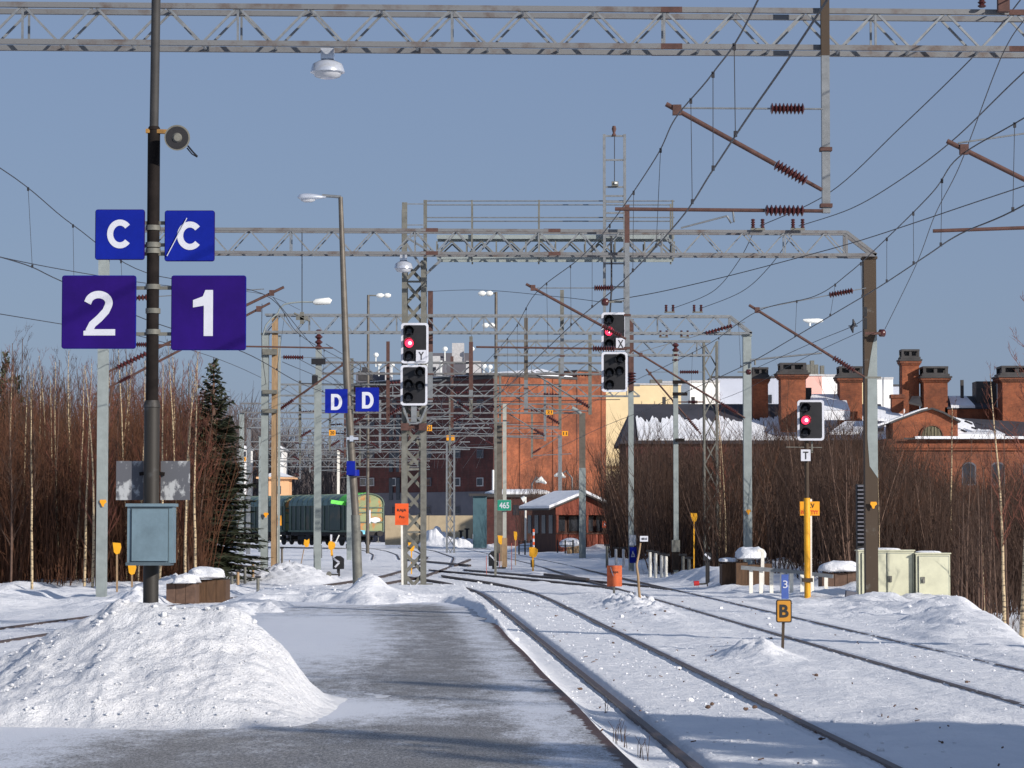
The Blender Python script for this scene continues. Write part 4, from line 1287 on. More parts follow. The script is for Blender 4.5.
post('rusty_pole', 'dull brown pole beside the pale pole with the green 465 sign', 'pole', 499.5, 424, 140, .27, 'lamppost')
t, x, z0, zt = post('sign_pole', 'pale pole carrying the green 465 sign', 'pole', 504.6, 404, 121, .17, mat('aged_pole_paint', (.36, .37, .33), .6))
MB().box((x, 121, z0 + .5), (.23, .23, 1.6)).build('worn_base', 'wood', t)
sign('small green sign with white number 465 on the pale pole', 497.5, 500, 511, 510.5, 'green', 1, [('465', 499.3, 502.2, 509.2, 508.4)], 120.8, bold=.02, rim='white', name='number_sign')
t, x, z0, zt = post('hut_pole', 'pole standing in front of the red hut, brown above and pale below', 'pole', 582.3, 413, 157.6, .36, 'lamppost')
MB().box((x, 157.55, (P(582, 468, 157.6).z + z0) / 2), (.39, .39, P(582, 468, 157.6).z - z0)).build('lower_sleeve', 'concrete', t)
MB().tube([P(581, 414, 157.5), P(578, 411, 157.5), P(572, 408, 157.5)], .1, 8).build('bent_top', 'concrete', t)
t, x, z0, zt = post('steel_pole', 'pole with a rusty top behind the X signal, blue triangle sign at its foot', 'pole', 631, 322, 113, .22, 'concrete')
MB().box((x, 112.8, P(631, 355, 112.8).z), (.22, .2, 3.0)).build('rusty_top', 'rust', t)
MB().ribs(P(631.5, 383, 112.6), P(631.5, 372, 112.6), .2, 4).build('insulator', 'ins', t)
panel('white_box', 629.5, 535, 636, 545.5, 112.5, .2, 'lampshell', t)
t = thing('warning_sign', 'blue upright sign with a white triangle at the foot of the pole', 'sign', P(632.5, 555, 112.4))
panel('board', 629.5, 547, 636.5, 563, 112.4, .05, 'blue', t)
u, v, w = P(631, 557, 112.37), P(635, 557, 112.37), P(633, 550.5, 112.37)
MB().add([u, v, w, P(632.1, 556, 112.365), P(634, 556, 112.365), P(633, 552.6, 112.365)], [(0, 1, 4, 3), (1, 2, 5, 4), (2, 0, 3, 5)]).build('triangle', 'white', t)
t, x, z0, zt = post('steel_pole', 'pale pole with dark insulators on top, between the X signal and the lattice post', 'pole', 675.8, 352, 100.5, .18, 'concrete')
MB().ribs((x, 100.5, zt - .4), (x, 100.5, zt + .35), .13, 4).build('insulator', 'ins', t)
mb = MB()
for py in (382, 394, 440): mb.box((P(680, py, 100.3).x, 100.3, P(680, py, 100.3).z), (.55 if py != 440 else .35, .12, .12))
mb.build('fitting', 'blackpost', t)
panel('foot_box', 672, 540, 680, 552, 100.2, .25, 'galvd', t)
panel('foot_sleeve', 672.5, 552, 679.5, 570, 100.25, .25, 'blackpost', t)
# white lattice mast
Y = 190; x = P(450.5, 500, Y).x; z0 = gz(x, Y)
t = thing('lattice_mast', 'slim white lattice mast in front of the dark side of the brick block', 'mast', (x, Y, z0))
mb = MB(); lattice_mast(mb, x, Y, z0 - .3, P(450, 436, Y).z, .52, .52, .12, .06, .75); mb.build('lattice', 'galv', t)
panel('number_plate', 446.5, 435.5, 454.5, 440.5, Y - .5, .05, 'yelsign', t)
for nm, (a0, b0, a1, b1), Y_, tx, par in (('p', (426.5, 425, 432, 431), 180, '21', 0), ('q', (546, 409.5, 553, 414.5), 156, '21', 0), ('r', (562, 431, 568, 436), 180, '11', 0), ('s', (329, 430, 335.5, 435.5), 180, '20', 0), ('t', (241, 457, 246, 461.5), 225, '20', 0)):
    lab = {'p': 'tiny yellow plate with black digits right of the lattice mast', 'q': 'small yellow plate numbered 21 before the brick wall', 'r': 'tiny dark yellow plate below the 21 plate', 's': 'tiny yellow plate below the D signs', 't': 'tiny yellow plate by the spruce at the left'}[nm]
    sign(lab, a0, b0, a1, b1, 'yelsign', 1, [(tx, a0 + 1.1, b0 + 1, a1 - 1.1, b1 - 1)], Y_, tm='blackl', name='number_plate', bold=.03, thick=.05)

# ------------------------------------------------------------------ signals
def signal_head(par, x0, y0, x1, y1, Y, lamps, name='signal_head'):
    """black board with white rim; lamps: (fx, fy, lit)"""
    a = P(x0, y1, Y); b_ = P(x1, y0, Y); w, h = b_.x - a.x, b_.z - a.z
    cx, cz = (a.x + b_.x) / 2, (a.z + b_.z) / 2
    r = .08
    hd = MB().poly(rrect(w - .10, h - .10, r * .7), -.012, .04, (cx, Y, cz)).build(name, 'black', par)
    o_, i_ = rrect(w, h, r), rrect(w - .11, h - .11, r * .6)
    n = len(o_); mb = MB()
    vs_ = [Vector((cx + p[0], Y - .02, cz + p[1])) for p in o_] + [Vector((cx + p[0], Y - .02, cz + p[1])) for p in i_]
    vs_ += [v + Vector((0, .055, 0)) for v in vs_]
    fs_ = []
    for i in range(n):
        j = (i + 1) % n
        fs_ += [(i, j, n + j, n + i), (2 * n + i, 3 * n + i, 3 * n + j, 2 * n + j), (i, 2 * n + i, 2 * n + j, j), (n + i, n + j, 3 * n + j, 3 * n + i)]
    mb.add(vs_, fs_); mb.build('white_rim', 'white', hd)
    R = w * .155
    for fx, fy, lit in lamps:
        c = Vector((a.x + w * fx, Y, b_.z - h * fy))
        mb = MB(); K = 18
        # hood: open half tube
        vv, ff = [], []
        for i in range(K + 1):
            t = math.radians(-35 + 250 * i / K)
            for e, rr in ((0, R * 1.12), (-.26 * (1 if 20 < math.degrees(t) < 160 else .6), R * 1.15)):
                for dr in (0, .012):
                    vv.append(c + Vector((math.cos(t) * (rr + dr), e - .02, math.sin(t) * (rr + dr))))
        for i in range(K):
            o_ = i * 4
            ff += [(o_, o_ + 2, o_ + 6, o_ + 4), (o_ + 1, o_ + 5, o_ + 7, o_ + 3), (o_ + 2, o_ + 3, o_ + 7, o_ + 6)]
        mb.add(vv, ff)
        mb.build('hood', 'black', hd)
        MB().tube([c + Vector((0, -.02, 0)), c + Vector((0, -.05, 0)), c + Vector((0, -.07, 0))], [R, R * .95, R * .5], 20).build('lit_lens' if lit else 'lens', 'red' if lit else 'lens', hd)
        if lit: MB().tube([c + Vector((.02, -.07, .0)), c + Vector((.02, -.085, 0))], [R * .42, R * .25], 12).build('lamp_core', 'redhot', hd)
    # back housing
    MB().box((a.x + w * .33, Y + .16, cz), (w * .4, .24, h * .82)).build('housing', 'galvd', par)
    return hd


# Y signal mast with gantry walkway
YM = 69.0
xl, xr = P(404.5, 500, YM).x, P(423.5, 500, YM).x
xm, wm = (xl + xr) / 2, xr - xl
t = thing('signal_gantry', 'grey lattice mast with a railed walkway reaching right over the tracks', 'signal gantry', (xm, YM, .3))
mb = MB()
zb, ztp = .1, P(414, 262, YM).z
leg = .13
for a in (-1, 1):
    for c in (-1, 1):
        zt_ = P(414, 204, YM).z if a < 0 and c < 0 else ztp
        mb.bar((xm + a * wm / 2, YM + c * .3, zb), (xm + a * wm / 2, YM + c * .3, zt_), leg, leg)
mb.build('mast_leg', 'galvd', t)
mb = MB(); n = 16; hh = (ztp - zb) / n
for i in range(n):
    z0, z1 = zb + i * hh, zb + (i + 1) * hh
    s_ = 1 if i % 2 else -1
    mb.bar((xm - s_ * wm / 2, YM - .3, z0), (xm + s_ * wm / 2, YM - .3, z1), .02, .085)
    mb.bar((xm + s_ * wm / 2, YM + .3, z0), (xm - s_ * wm / 2, YM + .3, z1), .02, .085)
    for sx_ in (-1, 1): mb.bar((xm + sx_ * wm / 2, YM - s_ * .3, z0), (xm + sx_ * wm / 2, YM + s_ * .3, z1), .055, .012)
    if i % 3 == 0: mb.bar((xm - wm / 2, YM - .3, z0), (xm + wm / 2, YM - .3, z0), .05, .05)
mb.build('mast_lattice', 'galvd', t)
z = .33
MB().box((xm - wm / 2, YM, z), (.26, .9, .08)).box((xm + wm / 2 + .05, YM, z), (.36, .9, .10)).build('foot_plate', 'galvd', t)
# walkway
mb = MB()
def zpx(py, Y=YM): return P(512, py, Y).z
xa, xb = P(437, 250, YM).x, P(674, 250, YM).x
for yy_ in (-.35, .35):
    for pt, pb_, w_ in ((235.5, 239.5, .04), (255.5, 260, .04)):
        mb.box(((xa + xb) / 2, YM + .2 + yy_, (zpx(pt) + zpx(pb_)) / 2), (xb - xa, w_, zpx(pt) - zpx(pb_)))
mb.build('walkway_channel', 'concrete', t)
mb = MB()
for i in range(9):
    xi = xa + (xb - xa) * i / 8; xj = xa + (xb - xa) * min(i + .5, 8) / 8; xk = xa + (xb - xa) * min(i + 1, 8) / 8
    for yy_ in (-.35, .35):
        mb.bar((xi, YM + .2 + yy_, zpx(242)), (xi, YM + .2 + yy_, zpx(256)), .035)
        if i < 8:
            mb.bar((xi, YM + .2 + yy_, zpx(256)), (xj, YM + .2 + yy_, zpx(242)), .035)
            mb.bar((xj, YM + .2 + yy_, zpx(242)), (xk, YM + .2 + yy_, zpx(256)), .035)
mb.box(((xa + xb) / 2, YM + .2, zpx(236.5) + .01), (xb - xa, .66, .02))
mb.build('walkway_bracing', 'galvd', t)
mb = MB()
for px in (425.5, 472, 539, 605, 672):
    x_ = P(px, 230, YM).x; ps = mb
    for yy_ in (-.42, .42):
        if px < 430 and yy_ > 0: continue
        mb.bar((x_, YM + .2 + yy_, zpx(201)), (x_, YM + .2 + yy_, zpx(262 if px > 430 else 290)), .04 if px > 430 else .09, .04)
mb.build('railing_post', 'galvd', t)
mb = MB()
for py in (202, 218.5):
    for yy_ in (-.42, .42):
        mb.tube([(P(425, 230, YM).x, YM + .2 + yy_, zpx(py)), (P(674, 230, YM).x, YM + .2 + yy_, zpx(py))], .017, 6)
mb.build('handrail', 'galv', t)
mb = MB()
mb.bar(P(404, 240, YM - .32), P(426, 274, YM - .32), .09, .06); mb.bar(P(426, 274, YM - .32), P(441, 260, YM - .32), .09, .06)
mb.bar(P(404, 236, YM - .32), P(441, 258, YM - .32), .06, .05)
mb.bar(P(404, 210, YM - .3), P(404, 270, YM - .3), .12, .12)
for py in (204, 225, 236): mb.bar(P(405, py, YM - .3), P(425, py, YM - .3), .025, .025)
mb.build('knee_brace', 'galv', t)
YH = YM - .55
ts = thing('signal', 'black signal marked Y with its red light lit, on the lattice mast', 'signal', P(415, 405, YH))
h1 = signal_head(ts, 401, 323, 428.5, 363.5, YH, [(.30, .20, 0), (.30, .50, 1), (.30, .82, 0)])
h2 = signal_head(ts, 400.5, 365, 427.5, 405.5, YH, [(.72, .18, 0), (.30, .48, 0), (.72, .52, 0), (.30, .80, 0)])
pl_ = panel('letter_plate', 416, 350, 426, 361.5, YH - .06, .03, 'white', ts)
lettering('Y', 418.5, 351.8, 424, 359.6, YH - .062, 'blackl', ts, .01)
mb = MB()
mb.bar(P(403, 406, YH + .1), P(409, 423, YH + .1), .05); mb.bar(P(427, 406, YH + .1), P(420, 423, YH + .1), .05); mb.bar(P(409, 423, YH + .1), P(420, 423, YH + .1), .06)
mb.bar(P(414, 406, YH + .1), P(414, 422, YH + .1), .14)
mb.build('support_bracket', 'galv', ts)
MB().box(P(405, 427, YH + .2), (.2, .3, .18)).box(P(423, 427, YH + .2), (.2, .3, .18)).box(P(414, 427, YH + .2), (.35, .10, .08)).build('clamp', 'rust', ts)

# X signal with ladder frame
YX = 69.0
t = thing('signal_ladder', 'slender pale ladder frame with a small lamp, standing above the X signal', 'ladder', P(614, 300, YX))
xa, xb = P(604, 250, YX).x, P(624.3, 250, YX).x
MB().bar((xa, YX - .3, P(604, 136, YX).z), (xa, YX - .3, P(604, 330, YX).z), .07).bar((xb, YX - .3, P(604, 136, YX).z), (xb, YX - .3, P(604, 330, YX).z), .07).build('side_rail', 'galv', t)
mb = MB()
for py in (136, 160, 187, 196, 202, 213, 219, 231, 236, 263.5, 287, 301, 317): mb.bar(P(604, py, YX - .3), P(624.5, py, YX - .3), .045)
mb.build('rung', 'galv', t)
MB().tube([P(614, 136, YX - .3), P(614, 133, YX - .3), P(614, 129, YX - .3), P(614, 126, YX - .3)], [.07, .03, .06, .04], 8).build('top_fitting', 'rust', t)
MB().tube([P(614.5, 136, YX - .3), P(614.5, 182, YX - .3)], .01, 4).build('chain', 'wire', t)
MB().box(P(615, 184, YX - .35), (.17, .14, .12)).build('work_lamp', 'galvd', t)
MB().box(P(616, 183, YX - .45), (.07, .05, .05)).build('lamp_glass', 'lampwhite', t)
MB().tube([P(611.5, 236, YX - .35), P(611.5, 290, YX - .35), P(610, 313, YX - .35)], .022, 6).build('cable', 'wire', t)
YH = YX - .45
ts = thing('signal', 'black signal marked X with its red light lit, hung under the walkway', 'signal', P(615, 392, YH))
signal_head(ts, 601.5, 312.5, 626.5, 351, YH, [(.30, .20, 0), (.30, .50, 1), (.30, .82, 0)])
signal_head(ts, 601.5, 352, 627.5, 392, YH, [(.72, .18, 0), (.30, .52, 0), (.68, .48, 0), (.30, .82, 0)])
panel('letter_plate', 616, 338, 625.5, 349.5, YH - .06, .03, 'white', ts)
lettering('X', 618, 340, 623.5, 347.8, YH - .062, 'blackl', ts, .01)
# T signal
YT = 70.0
x = P(807, 500, YT).x; z0 = gz(x, YT)
ts = thing('signal', 'black signal marked T with its red light lit, on a brown and yellow pole', 'signal', (x, YT, z0))
signal_head(ts, 797.5, 400, 824, 440.5, YT - .15, [(.28, .20, 0), (.30, .50, 1), (.28, .80, 0)])
MB().tube([(x, YT, P(807, 500, YT).z), (x, YT, P(807, 436, YT).z)], .055, 14).build('upper_pole', 'brownpost', ts)
MB().tube([(x, YT, z0 - .5), (x, YT, P(807, 498, YT).z)], .082, 14).build('lower_pole', 'yellow', ts)
panel('letter_plate', 801, 449.5, 810.5, 461, YT - .14, .02, 'white', ts)
lettering('T', 803.2, 451.6, 808.4, 459.2, YT - .145, 'blackl', ts, .01)
MB().bar(P(812, 441, YT), P(812, 452, YT), .04).bar(P(808, 452, YT), P(813, 452, YT), .04).bar(P(786, 447, YT), P(822, 447.5, YT), .02).build('bracket', 'galvd', ts)
MB().box((x, YT, P(807, 580, YT).z), (.26, .26, .1)).build('clamp', 'brownpost', ts)
Y = YT + .35
t = thing('notice_sign', 'yellow notice sign reading KV PÄÄTTYY behind the yellow signal pole', 'sign', P(810, 590, Y))
panel('board', 800, 501.5, 819.5, 515.5, Y, .03, 'yelsign', t)
lettering('KV', 808, 503.5, 814.5, 508, Y - .003, 'blackl', t, .02)
lettering('PÄÄTTYY', 801, 509.5, 818.5, 514.2, Y - .003, mat('red_letters', (.6, .04, .02), .5), t, .02)
MB().bar(P(810.5, 499, Y + .06), P(810.5, 592, Y + .06), .07).build('stake', 'whitep', t)

# ------------------------------------------------------------------ small signs and markers
Y = 45.0 - 4.6
q = P(782, 648, Y)
zg = gz(q.x, Y)
t = thing('marker_sign', 'ochre sign with black letter B on a short brown stake', 'sign', (q.x, Y, zg))
a, b_ = P(776, 622.5, Y), P(791.5, 599.5, Y)
cx, cz = (a.x + b_.x) / 2, (a.z + b_.z) / 2
MB().poly(rrect(b_.x - a.x, b_.z - a.z, .03), 0, .03, (cx, Y - .03, cz)).build('rim', 'blackl', t)
MB().poly(rrect(b_.x - a.x - .035, b_.z - a.z - .035, .02), -.006, .012, (cx, Y - .032, cz)).build('board', 'bsign', t)
lettering('B', 779.6, 604.5, 788.6, 617.5, Y - .040, 'blackl', t, .03)
MB().bar((P(782, 648, Y).x, Y + .03, zg - .3), P(784, 600, Y + .03), .04, .04).build('stake', 'brownpost', t)
t = thing('blue_marker', 'narrow blue sign with white number 3 above the B sign', 'sign', P(785, 599, Y))
panel('board', 781.5, 574.5, 788.5, 598.8, Y - .02, .02, mat('marker_blue', (.05, .10, .34), .5), t)
lettering('3', 782.9, 580.5, 787.6, 588, Y - .024, 'white', t, .0)

# orange signs
t = thing('orange_sign', 'orange sign reading RAJA on a white stake beside the lattice mast', 'sign', P(401.5, 588, YM - .8))
panel('board', 395, 503.5, 408.5, 525, YM - .8, .03, 'orange', t)
lettering('RAJA', 397.3, 508.8, 406.4, 512.2, YM - .805, 'blackl', t, .01)
lettering('Pro', 399.5, 515.6, 404.5, 518.2, YM - .805, 'blackl', t, .01)
MB().bar(P(401.8, 523, YM - .76), P(402.6, 592, YM - .76), .05).build('stake', 'whitep', t)
Yo = 74.0
q = P(614, 596, Yo)
t = thing('orange_sign', 'weathered orange sign with a white streak, low in the snow between tracks', 'sign', (q.x, Yo, gz(q.x, Yo)))
a, b_ = P(607, 586.5, Yo), P(622, 565.5, Yo)
MB().poly(rrect(b_.x - a.x, b_.z - a.z, .012), 0, .012, ((a.x + b_.x) / 2, Yo, (a.z + b_.z) / 2)).build('board', 'orangef', t)
MB().bar(P(610.5, 567, Yo - .012), P(612, 572, Yo - .012), .05, .02).bar(P(611.5, 571, Yo - .012), P(613.5, 576, Yo - .012), .045, .02).build('streak', 'white', t)
lettering('RAJA', 610.5, 571, 618.5, 573.8, Yo - .006, 'blackl', t, .0)
MB().bar(P(614, 586, Yo + .05), P(614, 602, Yo + .05), .06).build('stake', 'galvd', t)
Yw = 63.0
t = thing('stake_sign', 'small white number sign on a crooked pale wooden stake', 'sign', P(640, 602, Yw))
MB().tube([P(640.5, 606, Yw), P(639, 590, Yw), P(638, 575, Yw), P(636.5, 565, Yw), P(639, 553, Yw), P(640.5, 543, Yw)], [.035, .03, .03, .028, .024, .02], 8).build('stake', 'wood', t)
panel('board', 640, 536, 648, 541.5, Yw - .05, .02, 'white', t)
lettering('4810', 641.2, 537.6, 647, 540, Yw - .055, 'blackl', t, .0)
Y = 110
t = thing('notice_sign', 'yellow notice sign with black and red lettering by the wooden pole', 'sign', P(275, 560, Y))
panel('board', 271, 515.5, 281.5, 525.5, Y, .03, 'yelsign', t)
lettering('JKV', 273.5, 517.5, 278.5, 520, Y - .01, 'blackl', t, .02)
lettering('PÄÄTTYY', 272, 521.5, 280.5, 524, Y - .01, mat('red_letters_small', (.6, .04, .02), .5), t, .02)
MB().box(P(275.8, 535, Y + .15), (.13, .13, 3.2)).build('stake', 'whitep', t)

# yellow switch indicator paddles
def paddle(px, pyt, pyb, Y, lab, w=.34, h=.45, stick='whitep', lean=0, mst=None):
    q = P(px, pyb, Y)
    z0 = min(gz(q.x, Y), q.z)
    t = thing('switch_marker', lab, 'marker', (q.x, Y, z0))
    zt = P(px, pyt, Y).z
    hx = w / 2
    MB().poly([(-hx * .7, -h / 2), (hx * .5, -h / 2), (hx, -h * .2), (hx, h * .32), (hx * .4, h / 2), (-hx * .6, h / 2), (-hx, h * .25), (-hx, -h * .3)], -.03, .03, (q.x + lean, Y, zt - h / 2)).build('paddle', 'yellow', t)
    MB().bar((q.x, Y + .05, z0 - .15), (q.x + lean, Y + .05, zt - h * .6), .06).build('stick', mst or stick, t)
    return t



def gpt(px, py, Y):
    q = P(px, py, Y); return Vector((q.x, Y, gz(q.x, Y)))


Y = 100
q = P(306.5, 543, Y)
t = thing('switch_marker', 'yellow marker on a thin stick leaning left of the grey box post', 'marker', gpt(300, 570, Y))
MB().poly([(-.08, .14), (-.10, -.05), (-.04, -.15), (.07, -.14), (.11, .02), (.10, .16), (.02, .10)], -.03, .03, q).build('paddle', 'yellow', t)
MB().tube([P(299.5, 572, Y), P(304, 549, Y)], .018, 5).build('stick', 'wood', t)
Y = 112
t = thing('switch_marker', 'yellow marker with two raised white arms above the black lantern', 'marker', gpt(333, 565, Y))
q = P(331.7, 546, Y)
MB().poly([(-.10, .19), (-.15, .08), (-.13, -.10), (-.03, -.18), (.10, -.12), (.16, .02), (.12, .14), (.0, .20)], -.04, .04, q).build('paddle', 'yellow', t)
MB().bar(P(331.2, 534.5, Y + .05), P(331.2, 542, Y + .05), .08, .04).build('white_arm', 'white', t)
MB().bar(P(339.2, 535, Y + .05), P(335.5, 543, Y + .05), .10, .04).build('white_arm', 'lampwhite', t)
MB().bar(P(331.6, 550, Y), P(332, 556, Y), .09, .05).build('stick', 'yellow', t)
MB().bar(P(332, 555, Y), P(334.5, 566, Y), .05).build('foot', 'galv', t)


def lantern(px0, py0, px1, py1, Y, lab, flip=1, arrow=True):
    a, b_ = P(px0, py1, Y), P(px1, py0, Y); w, h = b_.x - a.x, b_.z - a.z
    c = Vector(((a.x + b_.x) / 2, Y, (a.z + b_.z) / 2))
    g0 = gz(c.x, Y)
    t = thing('switch_lantern', lab, 'switch lantern', (c.x, Y, g0))
    MB().poly([(-w / 2, -h / 2), (w / 2, -h / 2), (w / 2, h * .3), (w * .18, h / 2), (-w * .18, h / 2), (-w / 2, h * .3)], -.16, .16, c).build('case', 'black', t)
    MB().bar((c.x, Y, g0 - .2), (c.x, Y, a.z), .12).build('stand', 'black', t)
    if arrow:
        MB().bar(c + Vector((-w * .42 * flip, -.165, h * .30)), c + Vector((w * .10 * flip, -.165, 0)), .075, .01, (0, -1, 0)).bar(c + Vector((w * .10 * flip, -.165, 0)), c + Vector((-w * .30 * flip, -.165, -h * .36)), .075, .01, (0, -1, 0)).build('white_mark', 'white', t)
    return t


lantern(333, 556, 344, 569, 108, 'black switch lantern with a white arrow, by the leaning lamp post')
q = gpt(329, 578, 92)
tl = thing('point_motor', 'small round weight and lever lying in the snow left of the leaning lamp post', 'lever weight', q)
MB().tube([q + Vector((0, -.05, .08)), q + Vector((0, .05, .08))], .09, 14).build('weight', 'galvd', tl)
MB().bar(q + Vector((.08, 0, .06)), q + Vector((.38, 0, .06)), .05).bar(q + Vector((.34, 0, 0)), q + Vector((.34, 0, .15)), .06).build('lever', 'under', tl)
Y = 118
t = lantern(488.5, 551, 498.5, 566, Y, 'black switch lantern with a slanting white bar, left of the 465 pole', arrow=False)
c = P(493.5, 558.5, Y)
MB().bar(c + Vector((-.16, -.165, .16)), c + Vector((.0, -.165, 0)), .06, .01, (0, -1, 0)).bar(c + Vector((.02, -.165, -.02)), c + Vector((.14, -.165, -.15)), .08, .01, (0, -1, 0)).build('white_mark', 'white', t)
MB().bar(gpt(495, 568, Y) + Vector((0, 0, .05)), gpt(506, 568, Y) + Vector((0, 0, .03)), .06).build('lever', 'under', t)
Y = 130
t = lantern(346, 541.5, 350.5, 548, 190, 'tiny dark lantern with white tip beyond the leaning lamp post', arrow=True)
Y = 83
t = lantern(704, 552.5, 711, 560.5, Y, 'small dark disc signal with a white bar, before the lattice post', arrow=False)
c = P(707.5, 556.5, Y)
MB().bar(c + Vector((-.09, -.165, .08)), c + Vector((.07, -.165, -.07)), .055, .01, (0, -1, 0)).build('white_mark', 'white', t)
q = gpt(697, 583, Y - 1)
t = thing('lever_weight', 'red ended switch lever lying on the snow before the lattice post', 'lever weight', q)
q = P(696.5, 583.5, Y - 1)
MB().tube([q + Vector((-.08, 0, 0)), q + Vector((.08, 0, .01))], .075, 12).build('weight', mat('red_paint', (.45, .02, .02), .5), t)
MB().bar(q + Vector((.08, 0, -.02)), q + Vector((.33, 0, 0)), .05).bar(q + Vector((.33, 0, -.1)), q + Vector((.33, 0, .9)), .035).build('lever', 'under', t)
# yellow marker with red/white stake (hut foreground)
Y = 112
q = P(533.3, 552.5, Y)
t = thing('switch_marker', 'yellow marker with a red and white striped stake behind it, before the red hut', 'marker', gpt(533, 566, Y))
MB().poly([(-.17, .22), (-.17, -.13), (-.08, -.2), (.10, -.2), (.18, -.06), (.19, .12), (.06, .22)], -.05, .05, q).build('paddle', 'yellow', t)
MB().bar(P(532.8, 557, Y), P(533, 572, Y), .07).build('stick', 'yellow', t)
MB().bar(P(532.5, 560, Y + .1), P(532.6, 567, Y + .1), .16).build('bracket', 'galvd', t)
mb1, mb2 = MB(), MB()
for i in range(6):
    (mb1 if i % 2 == 0 else mb2).tube([P(533.5, 529 + i * 3.2, Y + .25), P(533.5, 529 + (i + 1) * 3.2, Y + .25)], .045, 8)
mb1.build('red_band', 'orange', t); mb2.build('white_band', 'white', t)
for px, py, pb, Y, lab in ((411.5, 547, 560, 108, 'yellow marker seen through the foot of the lattice signal mast'), (501, 540, 556, 128, 'yellow marker just left of the pole with the green sign'), (515.5, 536, 552, 128, 'slim yellow marker right of the pole with the green sign'),
                       (117, 548.5, 600, 70, 'yellow marker on a stick left of the post cabinet'), (132, 569, 600, 69, 'yellow marker hanging low under the post cabinet'), (694, 517.5, 585, 101, 'yellow marker box beside the lattice post')):
    k = Y / 2700
    g0 = gpt(px, pb, Y)
    t = thing('switch_marker', lab, 'marker', g0)
    w = 3.4 * k if px != 515.5 else 1.8 * k; h = 4.6 * k
    if px < 200: w, h = 4.2 * k, 6 * k
    MB().poly([(-w, h), (-w * .7, -h * .6), (-w * .1, -h), (w * .6, -h * .8), (w, h * .2), (w * .8, h * .9)], -.03, .03, P(px, py, Y)).build('paddle', 'yellow', t)
    MB().bar(P(px, py + 3, Y + .05), g0 - Vector((0, 0, .1)), .045).build('stick', 'yellow' if px in (411.5, 694) else 'wood', t)
# thin red snow stakes
for px, y0, y1, Y in ((486.5, 556, 575, 105), (511.5, 543, 570, 115), (499.5, 553, 566, 122), (289.5, 560, 582, 100)):
    a, b_ = P(px, y0, Y), gpt(px, y1, Y)
    tag(MB().tube([b_ - Vector((0, 0, .1)), a], .014, 5).build('snow_stake', mat('pink_stake', (.45, .12, .10), .6) if px != 289.5 else 'wood', None, b_),
        {486.5: 'thin pinkish snow stake left of the black lantern', 511.5: 'thin pinkish snow stake right of the green sign pole', 499.5: 'short thin stake between lantern and green sign pole', 289.5: 'thin pale stick on the snow mound left of the yellow marker'}[px], 'stake')

# ------------------------------------------------------------------ cabinets, fence, blocks
def cab(px0, px1, py0, py1, Y, lab, doors, dep=.55, knobs=(), feet=True, louvre=None):
    a, b_ = P(px0, py1, Y), P(px1, py0, Y); w, h = b_.x - a.x, b_.z - a.z
    t = thing('equipment_cabinet', lab, 'cabinet', ((a.x + b_.x) / 2, Y, a.z - .1))
    MB().box(((a.x + b_.x) / 2, Y + dep / 2, (a.z + b_.z) / 2), (w, dep, h)).build('body', 'cream', t)
    for d0, d1 in doors:
        u, v = P(d0, py1 - 2, Y - .015), P(d1, py0 + 2.3, Y - .015)
        MB().box(((u.x + v.x) / 2, Y - .013, (u.z + v.z) / 2), (v.x - u.x + .02, .02, v.z - u.z + .02)).build('door_joint', 'boxdk', t)
        MB().box(((u.x + v.x) / 2, Y - .022, (u.z + v.z) / 2), (v.x - u.x - .005, .035, v.z - u.z - .005)).build('door', 'cream', t)
    for kx, ky in knobs:
        q = P(kx, ky, Y - .05)
        MB().box(q, (.10, .03, .16)).box(q - Vector((0, .025, .02)), (.03, .03, .08)).build('lock', 'galvd', t)
    MB().box(((a.x + b_.x) / 2, Y + dep / 2, b_.z + .015), (w + .06, dep + .06, .03)).build('roof_sheet', 'cream', t)
    vs_, fs_ = blob(((a.x + b_.x) / 2 - w * .1, Y + dep / 2, b_.z + .035), (w * .4, dep * .45, .05), 5, .2, 20, 8, .8, .7)
    MB().add(vs_, fs_, True).build('snow_cap', 'roofsnow', t)
    MB().box(((a.x + b_.x) / 2, Y + dep / 2, a.z - .12), (w * .85, dep * .8, .26)).build('plinth', 'under', t)
    return t


cab(859, 914, 551, 602, 69.6, 'wider cream equipment cabinet standing behind the brown portal post', [(862, 886), (887.5, 912)], knobs=[(890, 579)])
cab(916.5, 950, 554, 604, 69.4, 'single door cream equipment cabinet, right of the wider one', [(919, 948.5)], knobs=[(923, 580)])
# dark louvred stack behind the brown post
Y = 73
t = thing('louvred_box', 'dark grey louvred box standing behind the brown portal post', 'box', P(862, 545, Y))
panel('back', 857.5, 484, 868, 560, Y + .1, .3, 'under', t)
mb = MB()
for i in range(15):
    u = P(863, 486 + i * 4, Y); mb.box(u, (.29, .12, .05))
mb.build('louvre', 'plinth', t)
# small dark grey junction block on the bank
q = P(849, 597, 66.5)
tag(MB().poly([(-.17, -.2), (.17, -.2), (.14, .12), (-.12, .16)], -.12, .12, P(851, 597, 66.5)).build('concrete_stub', 'plinth', None, q), 'small dark concrete stub poking from the snow bank left of the cabinets', 'stub')

